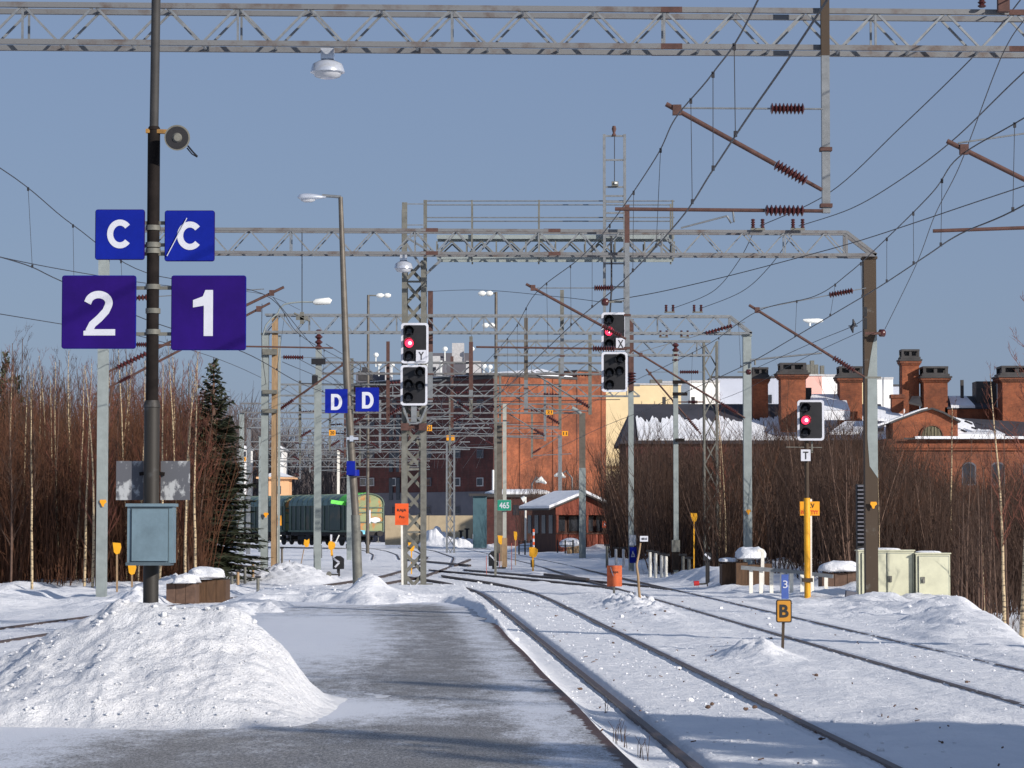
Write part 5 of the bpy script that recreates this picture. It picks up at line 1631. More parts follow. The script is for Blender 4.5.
def snowblock(name, px0, px1, py0, py1, Y, lab, m, cap=(0, 0, 1, 1), dep=1.0, capm='roofsnow', slant=0):
    a, b_ = P(px0, py1, Y), P(px1, py0, Y); w, h = b_.x - a.x, b_.z - a.z
    t = thing(name, lab, 'block', ((a.x + b_.x) / 2, Y, a.z))
    mb = MB()
    n = max(3, int(w / .28))
    for i in range(n):
        xx = a.x + w * (i + .5) / n
        hh = h * (1 - .12 * random.random()) - slant * abs(i - n / 2)
        mb.box((xx, Y + dep / 2 + random.uniform(-.02, .02), a.z - .3 + (hh + .3) / 2), (w / n * .96, dep, hh + .3))
    mb.build('boards', m, t)
    c0, c1, c2, c3 = cap
    vs_, fs_ = blob(((a.x + b_.x) / 2 + c0, Y + dep / 2 - .1, b_.z + c1), (w / 2 * c2 * 1.08, dep / 2 + .15, c3 * .72), px0, .28, 36, 18, .8, .6)
    MB().add(vs_, fs_, True).build('snow_cap', capm, t)
    return t


snowblock('timber_bin', 196, 226, 578, 600, 66, 'brown timber bin capped with snow, just right of the post cabinet', 'rustwood', (-.15, .02, 1.1, .30))
snowblock('timber_bin', 166, 195, 583, 603, 65, 'dark slanting timber bin hidden behind the sign post foot', 'barkd', (.1, .02, .9, .26))
snowblock('timber_bin', 736, 772, 562, 590, 79, 'brown timber bin under the tallest snow cap, right of the lattice post', 'rustwood', (-.1, .13, .75, .40))
snowblock('timber_bin', 722, 736, 562, 586, 79.5, 'narrow brown timber bin with a thin flat snow cap', 'rustwood', (0, .02, 1.2, .14))
snowblock('timber_bin', 822, 860, 571, 592, 77, 'dark timber bin with a rounded snow cap, left of the cream cabinets', 'barkd', (0, .02, 1.02, .36))
# white guard fence
Yf = 75.0
t = thing('guard_fence', 'low grey rail on white posts behind the blue 3 sign', 'fence', P(785, 590, Yf))
MB().bar(P(741, 567.5, Yf), P(792, 571.5, Yf), .07, .11).bar(P(792, 571.5, Yf), P(833, 576.5, Yf - .5), .07, .10).build('rail', 'galv', t)
for i, px in enumerate((751, 761, 771.5, 782, 791.5, 802, 812, 826)):
    MB().bar(P(px, 569 + i * .9, Yf + .08), P(px, 600, Yf + .08), .10, .08).build('fence_post', 'whitep', t)
t = thing('white_bracket_post', 'white post with a short arm at the top, right of the tallest snow cap', 'post', P(762, 585, Yf - .1))
MB().bar(P(762.5, 550, Yf + 1), P(762.5, 585, Yf + 1), .09).bar(P(757.5, 550.5, Yf + 1), P(763.5, 550.5, Yf + 1), .07).build('shaft', 'whitep', t)
# stub posts on the bank
for i, (px, py, Y, m_) in enumerate(((607, 546, 118, 'galvd'), (616, 549, 117, 'lampshell'), (623.5, 549, 116, 'lampshell'), (650, 552, 98, 'whitep'), (655.5, 553, 97, 'whitep'), (661.7, 555, 95, 'whitep'), (666, 556, 94, 'whitep'), (683, 556, 92, 'galvd'), (689, 559, 91, 'galvd'))):
    q = gpt(px, py, Y)
    t = thing('bollard', 'short post with a dark cap on the snow bank right of the hut', 'bollard', q, 'short posts on the right snow bank')
    z1 = P(px, py, Y).z
    MB().tube([(q.x, Y, q.z - .3), (q.x, Y, z1)], .06, 8).build('shaft', m_, t)
    MB().box((q.x, Y, z1 + .04), (.26, .16, .07)).build('cap', 'black', t)
for px, py, Y in ((245, 566, 84), (253, 563, 88), (238, 571, 80), (282, 548, 112), (232, 575, 78), (258, 577, 76)):
    q = gpt(px, py, Y)
    t = thing('stub_post', 'thin short post standing in the snow left of the pale concrete post', 'stub post', q, 'thin short posts in the snow at the left')
    MB().tube([(q.x, Y, q.z - .3), (q.x, Y, P(px, py, Y).z)], .045, 6).build('shaft', random.choice(['galvd', 'wood', 'lamppost']), t)
    MB().box((q.x, Y, P(px, py, Y).z), (.16, .1, .05)).build('cap', 'black', t)
t = thing('low_rail', 'low dark pipe rail behind the short posts at the left', 'rail', P(245, 567, 86))
MB().bar(P(233, 567, 86), P(262, 566, 88), .05).bar(P(233, 560, 86), P(262, 560, 88), .04).build('rail', 'galvd', t)
# ------------------------------------------------------------------ buildings
def rbox(mb, o, ux, uy, x0, x1, y0, y1, z0, z1):
    """box in a rotated frame: o origin, ux/uy horizontal unit vectors"""
    vs_ = [o + ux * x + uy * y + Vector((0, 0, z)) for x in (x0, x1) for y in (y0, y1) for z in (z0, z1)]
    mb.add(vs_, [(0, 1, 3, 2), (4, 6, 7, 5), (0, 4, 5, 1), (2, 3, 7, 6), (0, 2, 6, 4), (1, 5, 7, 3)])


# brick block with a dark shaded side
o = Vector((P(497, 400, 300).x, 300, 0))
al = math.radians(50)
ul = Vector((-math.cos(al), math.sin(al), 0)); ur = Vector((math.sin(al), math.cos(al), 0))
t = thing('brick_block', 'tall orange brick building with a dark shaded left side and snowy roof', 'building', o)
zt = P(497, 376, 300).z
LR, LL = 16.3, 27
mb = MB(); rbox(mb, o, ur, ul, 0, LR, 0, LL, -2, zt); mb.build('wall', 'brick', t)
mb = MB(); rbox(mb, o, ur, ul, 11.85, LR + .02, -.02, 9, zt, zt + .95); mb.build('raised_wall', 'brick', t)
mb = MB(); rbox(mb, o, ur, ul, -.12, 11.85, -.12, LL + .1, zt, zt + .28); rbox(mb, o, ur, ul, 11.75, LR + .1, -.1, 9.1, zt + .95, zt + 1.12); mb.build('coping', 'capd', t)
mb = MB()
rbox(mb, o, ur, ul, .4, 11.6, .5, LL - 3, zt + .28, zt + .42)
pv = [o + ur * x + ul * y + Vector((0, 0, z)) for x, y, z in ((.6, .3, zt + .3), (11.7, .3, zt + .3), (11.7, 6, zt + 1.5), (.6, 6, zt + .5), (.6, 12, zt + .3), (11.7, 12, zt + .3))]
mb.add(pv, [(0, 1, 2, 3), (3, 2, 5, 4), (0, 3, 4), (1, 5, 2)])
mb.build('roof_snow', 'roofsnow', t)
# left side wall: darker maroon colour deepens its shade
tb = t
t = thing('shade_toned_side', 'brick side with small windows, its shade deepened by maroon colour, left of the orange brick block', 'building', o + ul * 13)
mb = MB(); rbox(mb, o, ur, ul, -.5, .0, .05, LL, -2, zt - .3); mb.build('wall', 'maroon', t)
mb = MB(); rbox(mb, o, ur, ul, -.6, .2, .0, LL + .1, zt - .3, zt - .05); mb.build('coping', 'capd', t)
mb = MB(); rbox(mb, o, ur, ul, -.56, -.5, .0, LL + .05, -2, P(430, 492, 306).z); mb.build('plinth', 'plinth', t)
# downpipe-like pale strip at the corner
mb = MB(); rbox(mb, o, ur, ul, -.62, -.45, -.05, .12, -1, P(497, 470, 300).z); mb.build('corner_strip', 'whitewall', t)
def left_face(px, py):   # intersection with the left face
    v = (px - 512) / FPX
    # o + ul*s : x = v*y (approx, small pitch)
    k = (v * o.y - o.x) / (ul.x - v * ul.y)
    return k, P(px, py, o.y + ul.y * k).z
for px in (367, 375, 398, 432, 461, 484):
    for py in (404, 426, 454, 482, 510):
        if px in (367, 398, 484) and py == 426: continue
        k, z = left_face(px, py)
        mb = MB(); w = .55 if px not in (398,) else .35
        rbox(mb, o, ur, ul, -.62, -.48, k - w, k + w, z - .48, z + .48)
        f_ = mb.build('window', 'frame' if py in (482,) and px != 432 else 'plinth', t)
        mb = MB(); rbox(mb, o, ur, ul, -.65, -.58, k - w + .10, k + w - .10, z - .38, z + .38); mb.build('pane', 'window', f_)
# tall dark strips (drainpipes / stair glazing)
for px in (395, 402):
    k, z = left_face(px, 450)
    for py0, py1 in ((415, 440), (450, 472), (478, 500)):
        mb = MB(); rbox(mb, o, ur, ul, -.62, -.48, k - .35, k + .35, left_face(px, py1)[1], left_face(px, py0)[1])
        mb.build('window_strip', 'window', t)
for x_ in (3.2, 8.1, 15.5):
    mb = MB(); rbox(mb, o, ur, ul, x_, x_ + .12, -.10, .0, .5, zt - .1); mb.build('downpipe', 'brick2', tb)
mb = MB(); rbox(mb, o, ur, ul, 7.0, 7.05, -.06, .02, zt - 5.5, zt); rbox(mb, o, ur, ul, 11.78, 11.85, -.06, .02, 1, zt); mb.build('wall_joint', 'capd', tb)
# roof plant
mb = MB()
for (x0, x1, y0, y1, Y_) in ((418, 446, 358, 374, 322), (430, 470, 353, 374, 330), (465, 482, 362, 374, 334), (356, 385, 372, 384, 320)):
    a, b_ = P(x0, y1, Y_), P(x1, y0, Y_); mb.box(((a.x + b_.x) / 2, Y_ + 2, (a.z + b_.z) / 2 - .8), (b_.x - a.x, 4, b_.z - a.z + 1.6))
mb.build('roof_plant', 'plinth', t)
mb = MB()
for (x0, x1, y0, y1, Y_) in ((452, 464, 343, 356, 326), (466, 481, 361, 373, 321), (436, 442, 366, 377, 318), (385, 392, 366, 380, 318), (423, 440, 356, 360, 320)):
    a, b_ = P(x0, y1, Y_), P(x1, y0, Y_); mb.box(((a.x + b_.x) / 2, Y_ + .8, (a.z + b_.z) / 2 - .4), (b_.x - a.x, 1.6, b_.z - a.z + .8))
mb.build('vent_housing', 'frame', t)
mb = MB()
for (x0, x1, y0, y1, Y_) in ((358, 372, 371, 380, 312), (362, 368, 367, 371, 312), (415, 428, 372, 376, 314)):
    a, b_ = P(x0, y1, Y_), P(x1, y0, Y_); mb.box(((a.x + b_.x) / 2, Y_ + .8, (a.z + b_.z) / 2), (b_.x - a.x, 1.6, b_.z - a.z))
mb.build('dark_vent', 'capd', t)
mb = MB()
for px, py, Y_ in ((445, 349, 316), (426, 363, 316), (379, 364, 312), (392, 365, 312), (484, 366, 316), (490, 367, 316), (376, 355, 316), (472, 349, 325), (441, 363, 318), (408, 368, 316)):
    q = P(px, py, Y_); mb.add(*blob((q.x, q.y, q.z), (.32, .3, .3), 3, 0, 10, 6)); mb.bar(q, q - Vector((0, 0, 1.4)), .12)
mb.build('roof_ventilator', 'lampwhite', t)

# cream building behind
Y = 335
a, b_ = P(611, 385, Y), P(681, 385, Y)
t = thing('cream_building', 'pale yellow building rising behind the X signal, right of the brick block', 'building', ((a.x + b_.x) / 2, Y, 0))
MB().box(((a.x + b_.x) / 2 - 1.5, Y + 6, a.z / 2 - 2), (b_.x - a.x + 3, 12, a.z + 4)).build('wall', 'creamwall', t)
MB().box(((a.x + b_.x) / 2 - 1.5, Y + 6, a.z + .1), (b_.x - a.x + 3.3, 12.3, .2)).build('coping', 'frame', t)
MB().box(((a.x + b_.x) / 2 + 1.5, Y + 5, a.z + .5), (1.5, 2, .8)).build('roof_hatch', 'galvd', t)
for px, py in ((611, 478), (608, 478)): pass
# white balcony bay below
for py in (460, 474, 488):
    u = P(618, py, Y - 10)
    MB().box((u.x, Y - .3, u.z), (2.6, .6, 1.0)).build('balcony', 'creamwall', t)
for px in (645, 658, 671):
    for py in (405, 425, 445):
        u = P(px, py, Y)
        f_ = MB().box((u.x, Y - .03, u.z), (.75, .10, 1.0)).build('window', 'creamwall', t)

# long apartment building with coloured bays
def bays(name, lab, segs, Y, depth=12, top=None):
    xs0, xs1 = P(segs[0][0], 380, Y).x, P(segs[-1][1], 380, Y).x
    t = thing(name, lab, 'building', ((xs0 + xs1) / 2, Y, 0))
    for i, (a, b_, mm, py) in enumerate(segs):
        u, v = P(a, py, Y), P(b_, py, Y)
        off = .4 * (i % 2)
        MB().box(((u.x + v.x) / 2, Y + depth / 2 + off, u.z / 2 - 2), (v.x - u.x, depth, u.z + 4)).build('bay_wall', mm, t)
        MB().box(((u.x + v.x) / 2, Y + depth / 2 + off, u.z + .12), (v.x - u.x + .1, depth + .3, .24)).build('roof_edge', 'capd' if mm == 'palewall' else 'frame', t)
    return t
bays('apartment_building', 'white and slate building block between the X signal and the third portal post', [(662, 690, 'slatewall', 383), (690, 720, 'whitewall', 382)], 345)
t = bays('apartment_building', 'long pale building with a pink bay behind the brick chimneys', [(712, 775, 'palewall', 378), (775, 806, 'palewall', 377.5), (806, 822, 'pinkwall', 376), (822, 846, 'whitewall', 376), (846, 862, 'palewall', 377), (862, 869, 'creamwall', 378), (869, 882, 'whitewall', 379)], 355)
mb = MB()
for px, py in ((812, 366), (816, 370), (822, 371), (808, 370)):
    q = P(px, py, 357); mb.box((q.x, 357, q.z - .3), (.5, 1, 2.0))
mb.build('roof_ventilator', 'galvd', t)
for px in (765, 770):
    q = P(px, 399, 355)
    MB().box((q.x, 354.9, q.z), (.45, .12, 1.1)).build('window', 'window', t)
bays('apartment_building', 'small pale blue building top between the brown portal post and the tall chimney', [(884, 893, 'whitewall', 379), (893, 906, 'palewall', 386)], 365)

# hall with dark roof partly covered by snow
Y = 228
xa, xb = P(626, 400, Y).x, P(892, 400, Y).x
zE, zR = P(700, 441, Y).z, P(700, 404, Y + 7).z
t = thing('engine_hall', 'long hall with a dark roof half covered in snow, behind the brown thicket', 'building', ((xa + xb) / 2, Y, 0))
MB().box(((xa + xb) / 2, Y + 7, zE / 2 - 2), (xb - xa, 14, zE + 4)).build('wall', 'maroon', t)
mb = MB()
v_ = [(xa - .5, Y - .4, zE), (xb, Y - .4, zE), (xb, Y + 7, zR), (xa + .9, Y + 7, zR), (xa - .5, Y + 14.4, zE), (xb, Y + 14.4, zE)]
v_ += [(a, b_, c - .25) for a, b_, c in v_]
mb.add(v_, [(0, 1, 2, 3), (3, 2, 5, 4), (0, 3, 4), (1, 5, 2), (6, 0, 1, 7), (6, 9, 8, 7), (9, 10, 11, 8), (6, 0, 3, 9), (3, 4, 10, 9), (4, 5, 11, 10), (1, 2, 8, 7), (2, 5, 11, 8), (0, 6, 10, 4)])
roof = mb.build('roof', 'roofd', t)
# ragged snow sheet on the lower roof
n = 260; vs_ = []; fs_ = []
for i in range(n):
    u = i / (n - 1); xx = xa + 1.0 + (xb - xa - 1.2) * u
    top = .50 + .22 * float(fbm(u * 40, 1, 3)) * 2 + .10 * float(vnoise(u * 160, 0, 4)) + (.1 if u > .5 else 0)
    thick = .10
    for f_ in (0.02, top):
        y_ = Y - .4 + 7.4 * f_; z_ = zE + (zR - zE) * f_
        vs_ += [(xx, y_ - (.05 if f_ < .1 else 0), z_ + thick), (xx, y_ - (.05 if f_ < .1 else 0), z_ - .02)]
for i in range(n - 1):
    o_ = i * 4; p_ = o_ + 4
    fs_ += [(o_, p_, p_ + 2, o_ + 2), (o_, o_ + 1, p_ + 1, p_), (o_ + 2, p_ + 2, p_ + 3, o_ + 3)]
MB().add(vs_, fs_).build('snow_cover', 'roofsnow', roof)
for px in (693, 664):
    q = P(px, 401, Y + 7); MB().box((q.x, Y + 7, q.z - .3), (.3, .3, 1.3)).build('ridge_vent', 'capd', roof)


def chimney(parent, px0, px1, pyt, pyb, Y, capw=1.18, capo=None):
    a, b_ = P(px0, pyb, Y), P(px1, pyt, Y); w = b_.x - a.x; cx = (a.x + b_.x) / 2
    k = Y / 2700
    zc = b_.z - 12 * k      # top of brick
    c = MB().box((cx, Y + w / 2, (a.z + zc) / 2 - 1), (w, w, zc - a.z + 2)).build('chimney', 'brick', parent)
    mb = MB()
    for i, (e, h0, h1) in enumerate(((1.08, 4.5, 3.5), (1.16, 3.5, 2.2), (1.26, 2.2, .0))):
        mb.box((cx, Y + w / 2, zc - (h0 + h1) / 2 * k), (w * e, w * e, (h0 - h1) * k))
    mb.build('corbel', 'brick2' , c)
    MB().box((cx, Y + w / 2, zc + .9 * k), (w * 1.34, w * 1.34, 1.8 * k)).box((cx, Y + w / 2, zc + 3.0 * k), (w * 1.16, w * 1.16, 2.4 * k)).build('cornice', 'capd', c)
    mb = MB()
    mb.box((cx, Y + w / 2, zc + 10.8 * k), (w * 1.06, w * 1.06, 2.0 * k))
    for sx_ in (-1, 1):
        for sy_ in (-1, 1):
            mb.box((cx + sx_ * w * .46, Y + w / 2 + sy_ * w * .46, zc + 7 * k), (w * .12, w * .12, 5.6 * k))
    mb.box((cx, Y + w / 2, zc + 7 * k), (w * .14, w * .95, 5.6 * k)).box((cx, Y + w / 2, zc + 7.2 * k), (w * .9, w * .5, 5.4 * k))
    mb.box((cx, Y + w / 2, zc + 4.6 * k), (w * 1.0, w * 1.0, 1.2 * k))
    mb.build('hood', 'capd', c)
    return c


chimney(t, 753, 768, 367, 412, 232)
chimney(t, 781, 805.5, 362.5, 412, 229)
chimney(t, 840, 862, 366, 412, 229)
q = P(808, 393, 233)
MB().box((q.x, 233, q.z - .4), (.55, .6, 1.7)).build('dark_vent', 'capd', t)
# snowy side roof between the halls
a, b_ = P(806, 409, 236), P(848, 394, 240)
mb = MB().add([P(806, 410, 226), P(850, 410, 226), P(844, 394, 231), P(812, 394, 231)], [(0, 1, 2, 3)])
mb.add([P(806, 410.4, 226), P(850, 410.4, 226), P(850, 420, 226), P(806, 420, 226)], [(0, 3, 2, 1)])
mb.build('snowy_lean_to', 'roofsnow', t)

# pedimented brick hall at the right
Y = 212
xa, xb = P(884, 440, Y).x, P(1075, 440, Y).x
zw = P(950, 439, Y).z
t = thing('brick_hall', 'old orange brick hall with an arched window in its gable and snowy roofs', 'building', ((xa + xb) / 2, Y, 0))
MB().box(((xa + xb) / 2, Y + 7, zw / 2 - 2), (xb - xa, 14, zw + 4)).build('wall', 'brick2', t)
MB().box(((xa + xb) / 2, Y - .15, P(950, 446, Y).z), (xb - xa + .2, .35, .3)).box(((xa + xb) / 2, Y - .1, P(950, 449, Y).z), (xb - xa + .1, .24, .2)).build('string_course', 'brick', t)
MB().box(((xa + xb) / 2 + 1.2, Y - .1, zw + .1), (xb - xa - 2.4, .9, .2)).build('snow_ledge', 'roofsnow', t)
MB().box(((xa + xb) / 2 + 1, Y - .45, zw + .02), (xb - xa - 1, .12, .12)).build('gutter', 'capd', t)
for px in (969, 998, 1030):
    c = P(px, 474, Y)
    pts = [(-.55, -.9), (.55, -.9), (.55, .6)] + [(.55 * math.cos(math.radians(k)), .6 + .35 * math.sin(math.radians(k))) for k in range(0, 181, 30)][1:-1] + [(-.55, .6)]
    f_ = MB().poly(pts, -.02, .05, (c.x, Y, c.z)).build('window', 'plinth', t)
    MB().poly([(x * .8, z * .88) for x, z in pts], -.05, 0, (c.x, Y, c.z)).build('pane', 'window', f_)
# gable (segmental pediment)
gx0, gx1, gap = P(893, 437, Y).x, P(958, 437, Y).x, P(931, 409, Y)
pts = [(gx0, zw)] + [(gx1, zw)] + [(gx1, P(957, 422, Y).z)]
prof = [(950, 417.5), (943, 413.5), (931.5, 409.5), (921, 412), (908, 417), (897, 421)]
pts += [(P(a, b_, Y).x, P(a, b_, Y).z) for a, b_ in prof] + [(gx0, P(893, 423, Y).z)]
MB().poly(pts, Y + .05, Y + 4).build('gable_wall', 'brick', t)
mb = MB()
top = [(P(a, b_, Y).x, P(a, b_, Y).z) for a, b_ in [(960, 423)] + prof + [(890, 424)]]
for (x0, z0), (x1, z1) in zip(top[:-1], top[1:]):
    mb.bar((x0, Y + 1.9, z0 + .08), (x1, Y + 1.9, z1 + .08), 4.4, .14)
mb.build('gable_coping', 'capd', t)
mb = MB()
lt = [(P(a, b_, Y).x, P(a, b_, Y).z) for a, b_ in ((928, 411), (921, 412.6), (908, 417.6), (892, 423.6), (878, 428))]
for (x0, z0), (x1, z1) in zip(lt[:-1], lt[1:]): mb.bar((x0, Y + 2.1, z0 + .22), (x1, Y + 2.1, z1 + .22), 4.0, .16)
mb.build('gable_snow', 'roofsnow', t)
c = P(932, 436, Y); R = M_(10.3, Y)
pts = [(R * math.cos(math.radians(k)), R * math.sin(math.radians(k)) * 1.0) for k in range(0, 181, 10)]
f_ = MB().poly(pts, -.03, .1, (c.x, Y, c.z)).build('lunette_window', mat('olive_frame', (.10, .09, .05), .7), t)
mb = MB()
for k in (-2, -1, 0, 1, 2): mb.bar((c.x + k * R * .33, Y - .06, c.z), (c.x + k * R * .33, Y - .06, c.z + R * math.sqrt(max(0, 1 - (k * .33) ** 2)) * .95), .07, .05)
mb.build('glazing_bar', mat('olive_bar', (.17, .15, .09), .7), f_)
mb = MB()
for k in range(0, 180, 12):
    a0, a1 = math.radians(k), math.radians(k + 12)
    mb.bar((c.x + R * 1.08 * math.cos(a0), Y - .02, c.z + R * 1.08 * math.sin(a0)), (c.x + R * 1.08 * math.cos(a1), Y - .02, c.z + R * 1.08 * math.sin(a1)), .12, .2, (0, 1, 0))
mb.build('arch_surround', 'brick2', f_)
# snowy roof right of the gable
def quad(name, pts, mm, par, th=.15):
    v = [Vector(p) for p in pts]; n_ = len(v)
    v += [p - Vector((0, 0, th)) for p in v[:n_]]
    MB().add(v, [tuple(range(n_)), tuple(range(2 * n_ - 1, n_ - 1, -1))] + [(i, i + n_, (i + 1) % n_ + n_, (i + 1) % n_) for i in range(n_)]).build(name, mm, par)
quad('main_roof', [(gx1, Y + .3, zw + .15), (xb, Y + .3, zw + .15), (xb, Y + 6, P(990, 424, Y + 6).z), (gx1, Y + 6, P(960, 417, Y + 6).z)], 'roofd', t)
quad('roof_snow', [(gx1 + .05, Y + .4, zw + .42), (P(1006, 434, Y).x, Y + .4, zw + .42), (P(1000, 428, Y).x, Y + 4.5, P(1000, 427, Y + 4.5).z), (P(962, 418, Y).x, Y + 5.6, P(962, 417, Y + 5.6).z + .1)], 'roofsnow', t, .3)
mb = MB()
for a0, b0, a1, b1 in ((965, 421, 972, 424), (976, 423, 984, 425.5), (985, 427, 996, 431), (962, 430, 966, 432), (972, 427.5, 977, 429)):
    mb.bar(P(a0, b0, Y + 1.6), P(a1, b1, Y + 1.3), .25, .12)
mb.build('roof_patch', 'roofd', t)
# clerestory behind
q0, q1 = P(948, 408, Y + 9), P(990, 408, Y + 9)
MB().box(((q0.x + q1.x) / 2 + .5, Y + 12, q0.z - .6), (q1.x - q0.x + 1.5, 6, 1.3)).build('clerestory_wall', 'brick', t)
quad('clerestory_roof', [(q0.x - .1, Y + 8.9, q0.z + .06), (q1.x + .3, Y + 8.9, q0.z + .06), (q1.x - .2, Y + 12, P(984, 396, Y + 12).z), (q0.x + .1, Y + 12, P(948, 396, Y + 12).z)], 'roofd', t)
quad('clerestory_snow', [(P(951, 407, Y + 8.9).x, Y + 8.85, q0.z + .2), (P(975, 407, Y + 8.9).x, Y + 8.85, q0.z + .2), (P(966, 398, Y + 11.5).x, Y + 11.5, P(966, 397, Y + 11.5).z + .1), (P(948.5, 397, Y + 11.5).x, Y + 11.5, P(948.5, 397, Y + 11.5).z + .1)], 'roofsnow', t, .2)
q = P(983, 391, Y + 10); MB().box((q.x + .3, Y + 11, q.z - .6), (1.7, 2, 2.8)).build('dark_vent_house', 'capd', t)
q = P(912, 404, Y + 6); 
quad('small_roof', [P(909, 402, Y + 5), P(922, 405, Y + 5), P(920, 396, Y + 7), P(912, 396, Y + 7)], 'capd', t)
for px, w_ in ((946, .2), (962, .25)):
    q = P(px, 386, Y + 11); MB().box((q.x, Y + 11, q.z - .5), (w_, w_, 2.0)).build('ridge_pipe', 'capd', t)
chimney(t, 902.5, 919, 349, 418, 222)
chimney(t, 924, 947.5, 366, 410, 221)
chimney(t, 1003, 1032, 365.5, 440, 218)
a = P(897, 402, 220)
c = MB().box((a.x, 220, a.z - 1.2), (.95, .95, 3.4)).build('chimney', 'brick', t)
MB().box((a.x, 220, P(897, 396.5, 220).z), (1.12, 1.12, .3)).build('corbel', 'brick2', c)
q = P(900, 367, 222.5)
MB().bar(P(899.5, 352, 222.5), P(899.5, 395, 222.5), .06).build('ladder_rail', 'galvd', t)
# snow patches on lower roofs between halls
quad('low_roof_snow', [P(870, 417, 216), P(900, 421, 216), P(905, 409, 222), P(878, 406, 222)], 'roofsnow', t, .2)
quad('low_roof_snow', [P(830, 432, 214), P(884, 432, 214), P(884, 421, 220), P(845, 421, 220)], 'roofsnow', t, .2)

# red hut -----------------------------------------------------------
YH_ = 188.0
cx = P(556.5, 550, YH_).x
t = thing('red_hut', 'red timber hut with a snow covered gable roof and dark window band', 'hut', (cx, YH_, gz(cx, YH_)), None, math.radians(25), local=True)
W_, D_, ZW, ZA = 4.25, 3.9, 2.95, 4.05
g0 = P(553, 553, YH_).z - gz(cx, YH_)
zl = lambda py: P(553, py, YH_).z - gz(cx, YH_)
def B(x0, x1, y0, y1, z0, z1): return MB().box(((x0 + x1) / 2, (y0 + y1) / 2, (z0 + z1) / 2), (x1 - x0, y1 - y0, z1 - z0))
ze, za = zl(508), zl(495)
zb1, zb2 = zl(533.5), zl(515)
B(0, W_, .12, D_, -.6, zb1).build('lower_wall', 'redwood', t)
mb = MB()
for i in range(9): mb.box((W_ * (i + .5) / 9, .10, (zb1 - .6) / 2), (W_ / 9 - .05, .05, zb1 + .58))
mb.build('plank_front', 'redwood', t)
B(.1, W_ - .1, .9, D_ - .1, zb1, ze).build('inner_wall', 'darkwood', t)
for x0, x1 in ((.25, 1.1), (1.3, 2.35), (2.6, 3.3), (3.45, 4.05)):
    f_ = B(x0, x1, .82, .90, zb1 + .1, zb2 - .05).build('window', 'darkwood', t)
    B(x0 + .06, x1 - .06, .79, .83, zb1 + .16, zb2 - .1).build('pane', 'window', f_)
for x_ in (.1, 2.42, W_ - .1): MB().box((x_, .12, (zb1 + ze) / 2), (.16, .16, ze - zb1)).build('post', 'redwood', t)
B(-.02, W_ + .02, .02, .12, zb1 - .05, zb1 + .05).build('sill_rail', 'darkwood', t)
B(-.02, 0.0, .1, D_, -.6, ze).build('side_wall', 'darkwood', t)  # darker planks put the shade of this side into the colour
mb = MB()
for i in range(4): mb.box((-.04, .8 + i * 1.15, (zb1 + zb2) / 2), (.06, .6, zb2 - zb1))
mb.build('side_window', 'window', t)
mb = MB(); cxm = W_ * .47
mb.poly([(-.05, zb2), (W_ + .05, zb2), (W_ + .05, ze + .1), (cxm, za), (-.05, ze + .1)], .0, .14)
mb.build('gable_planks', 'redwood', t)
OV = .9
rise = za - ze
lx, rx = -.85, W_ + .55
zl_, zr_ = za - (cxm - lx) * (rise / (cxm)) * .82, za - (rx - cxm) * (rise / cxm) * .9
for nm, off, th, mm in (('roof', 0, .12, 'capd'), ('roof_snow', .12, .20, 'roofsnow')):
    mb = MB(); i_ = 0 if nm == 'roof' else .04
    for (x0, z0), (x1, z1) in (((lx + i_, zl_), (cxm, za + .03)), ((cxm, za + .03), (rx - i_, zr_))):
        v = [(x0, -.55 + i_, z0 + off), (x1, -.55 + i_, z1 + off), (x1, D_ + .5, z1 + off), (x0, D_ + .5, z0 + off)]
        v += [(a, b2, c + th) for a, b2, c in v]
        mb.add(v, [(0, 1, 2, 3), (7, 6, 5, 4), (0, 4, 5, 1), (1, 5, 6, 2), (2, 6, 7, 3), (3, 7, 4, 0)])
    mb.build(nm, mm, t)
MB().box((2.05, -.02, zl(508)), (.2, .06, .36)).build('gable_lamp', 'lampwhite', t)
pl_ = MB().box((3.75, .03, zl(524.5)), (.34, .03, .46)).build('notice_board', 'orange', t)
MB().box((3.75, .01, zl(524.5)), (.08, .02, .26)).build('white_mark', 'white', t)
# snowed bench / bin at the hut
Y = 178
t = thing('snowy_crate', 'low crate under a thick snow cap in front of the red hut', 'crate', P(573, 552, Y))
panel('box', 567, 545, 581, 556, Y, .8, 'wood', t)
a = P(570.5, 543, Y)
MB().add(*blob((a.x, Y + .5, a.z - .1), (.75, .7, .42), 4, .15, 24, 10, .5, .8), True).build('snow_cap', 'roofsnow', t)
for px0, px1, lab in ((519, 531, 'black slatted bench frame left of the red hut'), (557.5, 573, 'black slatted bench frame before the red hut')):
    Y = 176
    t = thing('bench_frame', lab, 'bench', P((px0 + px1) / 2, 555, Y))
    mb = MB()
    for px in (px0, (px0 + px1) / 2, px1): mb.bar(P(px, 540, Y), P(px, 556, Y), .10)
    mb.build('leg', 'black', t)
    mb = MB()
    for py in (542, 545.5, 549): mb.bar(P(px0, py, Y - .1), P(px1, py - .3, Y - .1), .13, .04)
    mb.build('slats', 'black', t)
